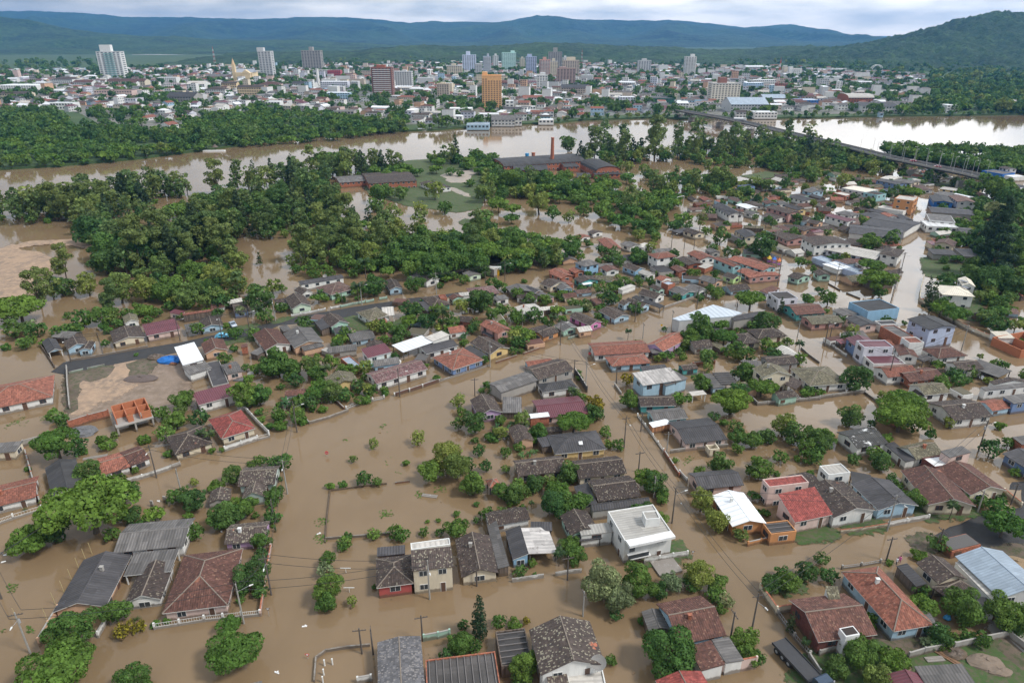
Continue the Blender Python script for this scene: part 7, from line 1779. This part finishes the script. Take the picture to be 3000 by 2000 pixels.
def blob(name, p, rx, ry, rz_, mat, lab, cat, seed=1, z=0):
    m = MB(); n = 14; rnd = random.Random(seed); rows = []
    for j in range(6):
        t = j/5*math.pi/2; rows.append([Vector((rx*math.cos(t)*math.cos(2*math.pi*i/n)*(1+rnd.uniform(-.14, .14)), ry*math.cos(t)*math.sin(2*math.pi*i/n)*(1+rnd.uniform(-.14, .14)), rz_*math.sin(t)*(1+rnd.uniform(-.2, .2))+z)) for i in range(n)])
    for j in range(5):
        for i in range(n): m.face([rows[j][i], rows[j][(i+1) % n], rows[j+1][(i+1) % n], rows[j+1][i]])
    o = m.make(name, mat, None, loc=p); tag(o, lab, cat); LABELS[lab] = 1; return o
blob('tarpaulin', T(0, 800, 1950, 1010, .1), 3.6, 2.2, 1.5, plain('blue_tarp', (.015, .16, .52), .45), 'bright blue tarpaulin draped over a heap by the white warehouse', 'tarpaulin')
blob('firewood_pile', T(0, 800, 1800, 975, .1), 2.6, 1.8, 1.2, wall_mat('wood'), 'brown firewood pile left of the blue tarpaulin', 'wood pile', 2); blob('gravel_pile', T(0, 800, 1620, 1215, .1), 4.6, 2.2, .7, plain('dark_gravel', (.13, .10, .09), .95), 'dark gravel heap on the sandy lot', 'heap', 3); blob('brick_pile', T(0, 800, 1990, 1045, .1), 1.2, .7, .6, wall_mat('brick'), 'small brick pile in front of the blue tarpaulin', 'brick pile', 4)
blob('firewood_pile', T(2400, 1600, 1900, 1330, .2), 2.6, 1.5, .7, plain('split_logs', (.22, .17, .13), .95), 'split log pile on the green meadow', 'wood pile', 5); blob('firewood_pile', T(2400, 1600, 2060, 1430, .2), 1.9, 1.0, .5, plain('split_logs', (.22, .17, .13)), 'smaller log pile right on the green meadow', 'wood pile', 6); blob('brushwood_pile', T(2400, 1600, 1560, 1230, .2), 1.8, 1.3, .6, wall_mat('wood'), 'dark brushwood heap by the slab wall', 'wood pile', 7); blob('brushwood_pile', T(2400, 1600, 2260, 210, .2), 3, 2, .8, plain('straw', (.28, .20, .12), .95), 'straw coloured brush heap behind the metal hall', 'wood pile', 8)
blob('sand_heap', T(0, 400, 80, 1280, .5), 9, 5, 3.2, GM['sand'], 'rounded orange sand heap on the left river edge', 'heap', 9); blob('sand_heap', T(0, 400, 200, 1400, .5), 11, 5, 1.8, GM['sand'], 'low long sand heap right of the rounded one', 'heap', 10)
for i, (x, y, c_, l_) in enumerate(((1470, 825, BLU, 'small blue bin in the dark yard by the metal hall'),)): blob('plastic_bin', T(2400, 1600, x, y, .2), .6, .5, .7, c_, l_, 'bin', 20+i)
# extra parts on the best visible houses
def find(lab): return next(o for o in COL.objects if o.get('label') == lab)
def boxp(root, name, a, b, w_, z0, z1, mat):
    a = a-root.location; b = b-root.location; a.z = b.z = 0; U = (b-a).normalized(); V_ = Vector((-U.y, U.x, 0)); return part(name, lambda m: m.box((a+b)/2+V_*w_/2+Vector((0, 0, z0)), U*((b-a).length/2), V_*w_/2, z1-z0), mat, root)
h = find('modern white two storey house with grey ribbed roof terraces'); WM = wall_mat('white_p')
a, b = T(1800, 1200, 130, 1500, 5.0), T(1800, 1200, 650, 1387, 5.0); boxp(h, 'canopy', a, b, -1.6, 4.55, 5.05, WM); boxp(h, 'window', a.lerp(b, .1), a.lerp(b, .42), -.08, 2.2, 4.1, GLASS); boxp(h, 'balcony', a.lerp(b, .05), a.lerp(b, .5), -1.5, 1.75, 1.95, WM); boxp(h, 'railing', a.lerp(b, .05)+Vector((0, -1.45, 0)), a.lerp(b, .5)+Vector((0, -1.45, 0)), -.05, 1.95, 2.8, GLASS); boxp(h, 'garage_door', a.lerp(b, .55), a.lerp(b, .9), -.07, .1, 2.3, wall_mat('lgrey')); boxp(h, 'terrace', a.lerp(b, .5), b, -5.0, -.5, .35, WM)
h = find('dark brown tiled villa with white chimney'); p = T(2400, 1600, 330, 1040, 3.2); part('chimney', lambda m: m.box(p-h.location+Vector((0, 0, -4)), (1.15, .25, 0), (-.15, .8, 0), 5.2), WM, h); part('chimney', lambda m: m.box(p-h.location+Vector((0, 0, 1.22)), (.95, .2, 0), (-.12, .6, 0), .06), roof_mat('dk'), h)
h = find('tall house with large bright red tiled roof'); a, b = T(1800, 1200, 2040, 1340, 0), T(1800, 1200, 2420, 1275, 0)
for t in (0, .33, .66, 1): q = a.lerp(b, t); boxp(h, 'post', q+Vector((-.12, 0, 0)), q+Vector((.12, 0, 0)), .24, -.5, 2.9, wall_mat('orange'))
boxp(h, 'veranda', a, b, 2.2, -.5, .5, wall_mat('concrete'))
h = find('cream luxury villa with pale roof and solar panels')
for x, y in ((1655, 165), (1640, 95)): a, b = T(2400, 800, x-35, y-12, 5.2), T(2400, 800, x+45, y+18, 5.2); boxp(h, 'solar_panel', a, b, 1.2, 5.25, 5.4, plain('solar', (.06, .06, .08), .3))
h = find('yellow walled house with dark hip roof and skylight'); a, b = T(1200, 1200, 1945, 400, 3.0), T(1200, 1200, 1990, 400, 3.0); boxp(h, 'skylight', a, b, 1.6, 2.95, 3.1, plain('boat_white', (.8, .8, .8)))
blob('junk_heap', T(0, 1200, 930, 260), 3.8, 2.6, 1.0, plain('junk', (.16, .16, .17), .8, vary=.5), 'heap of grey junk and boards behind the brick yard wall', 'junk heap', 31)
blob('junk_heap', T(600, 800, 380, 1225), 2.2, 1.0, .5, plain('junk', (.16, .16, .17), .8), 'small heap of debris before the pale pink box house', 'junk heap', 32)
for i, (ox, oy, x, y, L_, an, lab) in enumerate(((0, 1200, 1095, 545, 2.4, .35, 'white floating board behind the half orange roof house'), (0, 1200, 1875, 410, 1.7, .3, 'white floating slab left of the mossy hip cottage'), (1200, 1200, 230, 990, 1.6, -.2, 'thin white plank floating in the drowned lot'), (2400, 1200, 280, 400, 1.4, -.5, 'brown wooden crate floating beside the black sheet roof'), (2400, 1600, 1325, 1295, 1.4, .1, 'white plank lying in the back yard'), (2400, 1600, 1450, 1265, 2.2, -.9, 'ochre board leaning beside the slab wall'))):
    z_ = .2 if oy == 1600 else 0; p = T(ox, oy, x, y, z_); m = MB(); m.box((0, 0, -.05), (L_, 0, 0), (0, .45, 0), .2); m.box((0, 0, .15), (L_*.9, 0, 0), (0, .1, 0), .06); o = m.make('board', [WM, wall_mat('wood2')][lab.startswith(('brown', 'ochre'))], None, loc=p); o.rotation_euler = (0, 0, an); tag(o, lab, 'board'); LABELS[lab] = 1
def box_thing(name, a, b, w_, z0, z1, mat, lab, cat, legs=0):
    U = (b-a).normalized(); V_ = Vector((-U.y, U.x, 0)); r_ = thing(name, a, lab, cat); part('panel', lambda m: m.box((b-a)/2+V_*w_/2+Vector((0, 0, z0)), U*((b-a).length/2), V_*w_/2, z1-z0), mat, r_)
    part('edge', lambda m: m.box((b-a)/2+V_*w_/2+Vector((0, 0, z0+.01)), U*((b-a).length/2+.05), V_*(w_/2+.05), (z1-z0)*.4), METG, r_)
    return r_
p = T(600, 800, 2000, 1050, 0); r_ = thing('swimming_pool', p, 'green swimming pool with white rounded rim behind the maroon roof house', 'pool', None, .25); WRIM = plain('pool_rim', (.75, .75, .72)); part('rim', lambda m: m.cyl((0, 0, -.3), (0, 0, .5), 3.0, 3.0, 28), WRIM, r_); part('pool_water', lambda m: m.cyl((0, 0, .4), (0, 0, .53), 2.6, 2.6, 28), plain('pool_water', (.04, .26, .22), .08), r_); r_.scale = (2.1, .8, 1)
for x, y, l_ in ((1850, 1080, 'left'), (1960, 1055, 'right')):
    o = box_thing('pool_pillar', T(600, 800, x-12, y+20), T(600, 800, x+12, y+18), .6, -.3, 1.4, WRIM, f'{l_} of two white pillars at the pool rim', 'pillar')
# kiosk sign, shop logo, playground, goal, slides
a = T(1200, 400, 935, 1530, 2.4); r_ = thing('shop_sign', Vector((a.x, a.y, 0)), 'yellow and white sign board on the stained concrete kiosk', 'sign'); part('yellow_panel', lambda m: m.abox(-.3, 3.2, -.25, .2, -.3, 2.6), plain('sign_yellow', (.75, .5, .02)), r_); part('white_panel', lambda m: m.abox(-.4, 3.9, -.35, .3, 2.6, 3.7), plain('sign_white', (.8, .8, .8)), r_)
b = G(1931, 302, LZ); r_ = thing('shop_logo', b+Vector((0, -.6, 0)), 'round red and white emblem on the dark green supermarket wall', 'sign'); part('disc', lambda m: m.cyl((0, -.2, 4.2), (0, 0, 4.2), 2.3, 2.3, 20), plain('sign_red', (.65, .03, .03)), r_); part('swirl', lambda m: m.cyl((.3, -.3, 4.5), (.3, -.2, 4.5), 1.3, 1.3, 16), plain('sign_white', (.8, .8, .8)), r_)
for i, (x, y, c_, nm) in enumerate(((1770, 1450, ('yellow', (.75, .5, .02)), 'yellow'), (1825, 1460, ('blue', (.03, .15, .6)), 'blue'), (1880, 1480, ('orange', (.7, .2, .03)), 'orange'))):
    p = T(1800, 400, x, y+20, 0); r_ = thing('playground_tower', p, f'{nm} roofed playground tower by the turquoise school', 'playground tower'); part('roof', lambda m: m.cyl((0, 0, 2.6), (0, 0, 3.8), 1.2, .1, 4), plain('play_'+c_[0], c_[1], .4), r_); part('deck', lambda m: m.abox(-.7, .7, -.7, .7, 1.2, 1.4), plain('play_purple', (.25, .05, .3)), r_)
    for sx in (-.6, .6):
        for sy in (-.6, .6): part('post', lambda m: m.cyl((sx, sy, -1), (sx, sy, 2.6), .08, .08, 6), METG, r_)
p = T(1800, 400, 758, 800); r_ = thing('goal_frame', p, 'white tall rectangular frame standing at the flood tree edge', 'goal frame'); part('frame', lambda m: (m.cyl((-2, 0, -1), (-2, 0, 5), .12, .12, 8), m.cyl((2.2, 3, -1), (2.2, 3, 5), .12, .12, 8), m.cyl((-2, 0, 5), (2.2, 3, 5), .12, .12, 8)), FRAMEW, r_)
# clothes line posts, stakes, bollards
for i, (x, y, l_) in enumerate(((1622, 300, 'far'), (1662, 525, 'near'))):
    p = T(600, 1600, x, y); r_ = thing('clothes_post', p, f'{l_} white T shaped clothes line post in the flooded lot', 'clothes post'); part('post', lambda m: m.cyl((0, 0, -1), (0, 0, 1.0), .05, .05, 8), FRAMEW, r_); part('crossbar', lambda m: m.abox(-.9, .9, -.05, .05, .95, 1.05), FRAMEW, r_)
a, b = T(600, 1600, 1622, 250), T(600, 1600, 1662, 475)
STK = plain('bamboo', (.42, .34, .18), .8)
for i, (x, y) in enumerate(((548, 845), (642, 668), (742, 530), (832, 395), (914, 262), (990, 157), (1062, 85), (203, 850))):
    p = T(0, 1600, x, y); m = MB(); m.cyl((0, 0, -1), (-.25, .1, 2.5), .06, .05, 7); o = m.make('bamboo_stake', STK, None, loc=p); tag(o, None, 'stake', 'bamboo stakes along the long peach house'); auto(o, 'thin yellowish bamboo stake', p)
for i, (x, y) in enumerate(((1378, 1368), (1468, 1355), (1368, 1475), (1358, 1560))):
    p = T(600, 1600, x, y); m = MB(); m.cyl((0, 0, -.5), (0, 0, 1.2), .12, .12, 8); m.cyl((0, 0, 1.2), (0, 0, 1.25), .14, .10, 8); o = m.make('white_bollard', FRAMEW, None, loc=p); tag(o, None, 'bollard', 'white bollards in the fenced corner lot'); auto(o, 'white round bollard', p)
# wooden raft posts fence in the river meadow, floating litter
rr = random.Random(5); DEB = [plain('litter_white', (.8, .8, .8), .5), plain('litter_wood', (.25, .17, .1), .9), plain('litter_dark', (.06, .05, .05), .7)]
lit = [(600, 1200, 2010, 265), (600, 1200, 2205, 690), (600, 1200, 1310, 1422), (600, 1200, 1425, 1410), (1200, 1200, 230, 990), (1200, 1200, 400, 1138), (1200, 1200, 360, 1060), (1200, 1200, 485, 430), (600, 1600, 1145, 917), (600, 1600, 897, 1103), (600, 1600, 827, 1448), (600, 1600, 1740, 1022), (0, 1600, 60, 975), (0, 1600, 180, 1015), (0, 1600, 60, 100), (0, 1600, 225, 422), (1800, 1200, 768, 1078), (1800, 1200, 768, 665), (1800, 1600, 220, 1455), (1800, 1600, 135, 1505), (2400, 1200, 280, 400), (0, 1200, 1645, 318), (0, 1200, 1820, 1050), (1200, 800, 1030, 998), (1800, 800, 495, 998), (1800, 800, 660, 965), (2400, 1200, 1829, 292), (600, 1200, 1440, 780), (600, 1200, 190, 1400), (1200, 1200, 200, 1100)]
for i, (ox, oy, x, y) in enumerate(lit[::2]):
    p = T(ox, oy, x, y); m = MB(); L_ = rr.uniform(.12, .4); m.box((0, 0, -.05), (L_, rr.uniform(-.2, .2), 0), (0, .12, 0), .14); k = 0 if i % 3 else 1; m.box((L_*.3, .1, .11), (L_*.3, 0, 0), (0, .12, 0), .06)
    o = m.make('floating_litter', DEB[k], None, loc=p); tag(o, None, 'litter', 'litter floating on the flood water'); auto(o, ('white' if k == 0 else 'brown')+' floating litter', p)
# scum of leaves and sticks along walls
SV = []; ST = []
for F_ in FOOT:
    n = len(F_)
    if F_[0][1] > 260: continue
    for i in range(n):
        a, b = Vector(F_[i]), Vector(F_[(i+1) % n]); d = b-a; L_ = d.length; 
        if L_ < 1: continue
        d /= L_; o_ = Vector((d.y, -d.x))
        for k in range(int(L_*2.2)):
            t = rr.random(); p = a+d*L_*t; g = mnoise.noise(Vector((p.x*.5, p.y*.5, 4)))
            if g < .02: continue
            p = p+o_*(-.25+rr.random()**2*1.5); s = rr.uniform(.05, .2); c_ = rr.uniform(0, 6.28); u = Vector((math.cos(c_), math.sin(c_), 0))*s; v = Vector((-math.sin(c_), math.cos(c_), 0))*s*rr.uniform(.2, .8); q = Vector((p.x, p.y, .025)); SV.append([q-u, q+v, q+u, q-v]); ST.append(rr.uniform(.5, 1.5))
me = arr_mesh('floating_scum', np.array(SV, dtype=float), np.array(ST), plain('scum', (.10, .085, .05), .9, vary=.3)); o = bpy.data.objects.new('floating_scum', me); link(o); tag(o, 'scum of leaves and sticks floating along the walls', None, None, 'stuff')
# drifting water weed
WV = []; WT = []
for (ox, oy, x, y, r) in ((600, 1200, 2080, 200, 90), (600, 1200, 1620, 370, 50), (600, 1200, 2150, 600, 80), (600, 1200, 2240, 700, 60), (600, 1200, 1350, 1300, 90), (600, 1200, 1330, 1480, 80), (600, 1200, 2080, 1200, 90), (1200, 1200, 350, 920, 80), (1200, 1200, 110, 970, 60), (0, 1600, 150, 480, 90), (0, 1600, 60, 990, 60), (0, 1600, 360, 950, 70), (0, 1200, 230, 130, 100), (0, 1200, 120, 210, 70), (0, 1200, 500, 110, 60), (600, 800, 700, 1300, 260), (600, 800, 560, 1420, 240), (600, 800, 760, 1500, 240), (600, 1200, 750, 60, 180), (1800, 800, 1800, 1500, 10), (1800, 400, 300, 1190, 130), (1800, 400, 640, 1220, 80), (1800, 400, 1600, 1010, 80), (1800, 1200, 870, 590, 90)):
    for i in range(int(r*.9)):
        a = rr.uniform(0, 6.28); q = rr.random()**.6; p = T(ox, oy, x+math.cos(a)*q*r, y+math.sin(a)*q*r*.7, .02); 
        if mnoise.noise(Vector((p.x*.3, p.y*.3, 2))) < -.05: continue
        s = rr.uniform(.08, .3); b = rr.uniform(0, 6.28); u = Vector((math.cos(b), math.sin(b), rr.uniform(-.1, .3)))*s; v = Vector((-math.sin(b), math.cos(b), rr.uniform(0, .5)))*s*.7; WV.append([p-u, p+v, p+u, p-v*.4+Vector((0, 0, .05))]); WT.append(rr.uniform(.6, 1.3))
me = arr_mesh('water_weed', np.array(WV, dtype=float), np.array(WT), LEAF['u']); o = bpy.data.objects.new('water_weed', me); link(o); tag(o, 'green water weed drifting in patches', None, None, 'stuff')
resolve_labels()
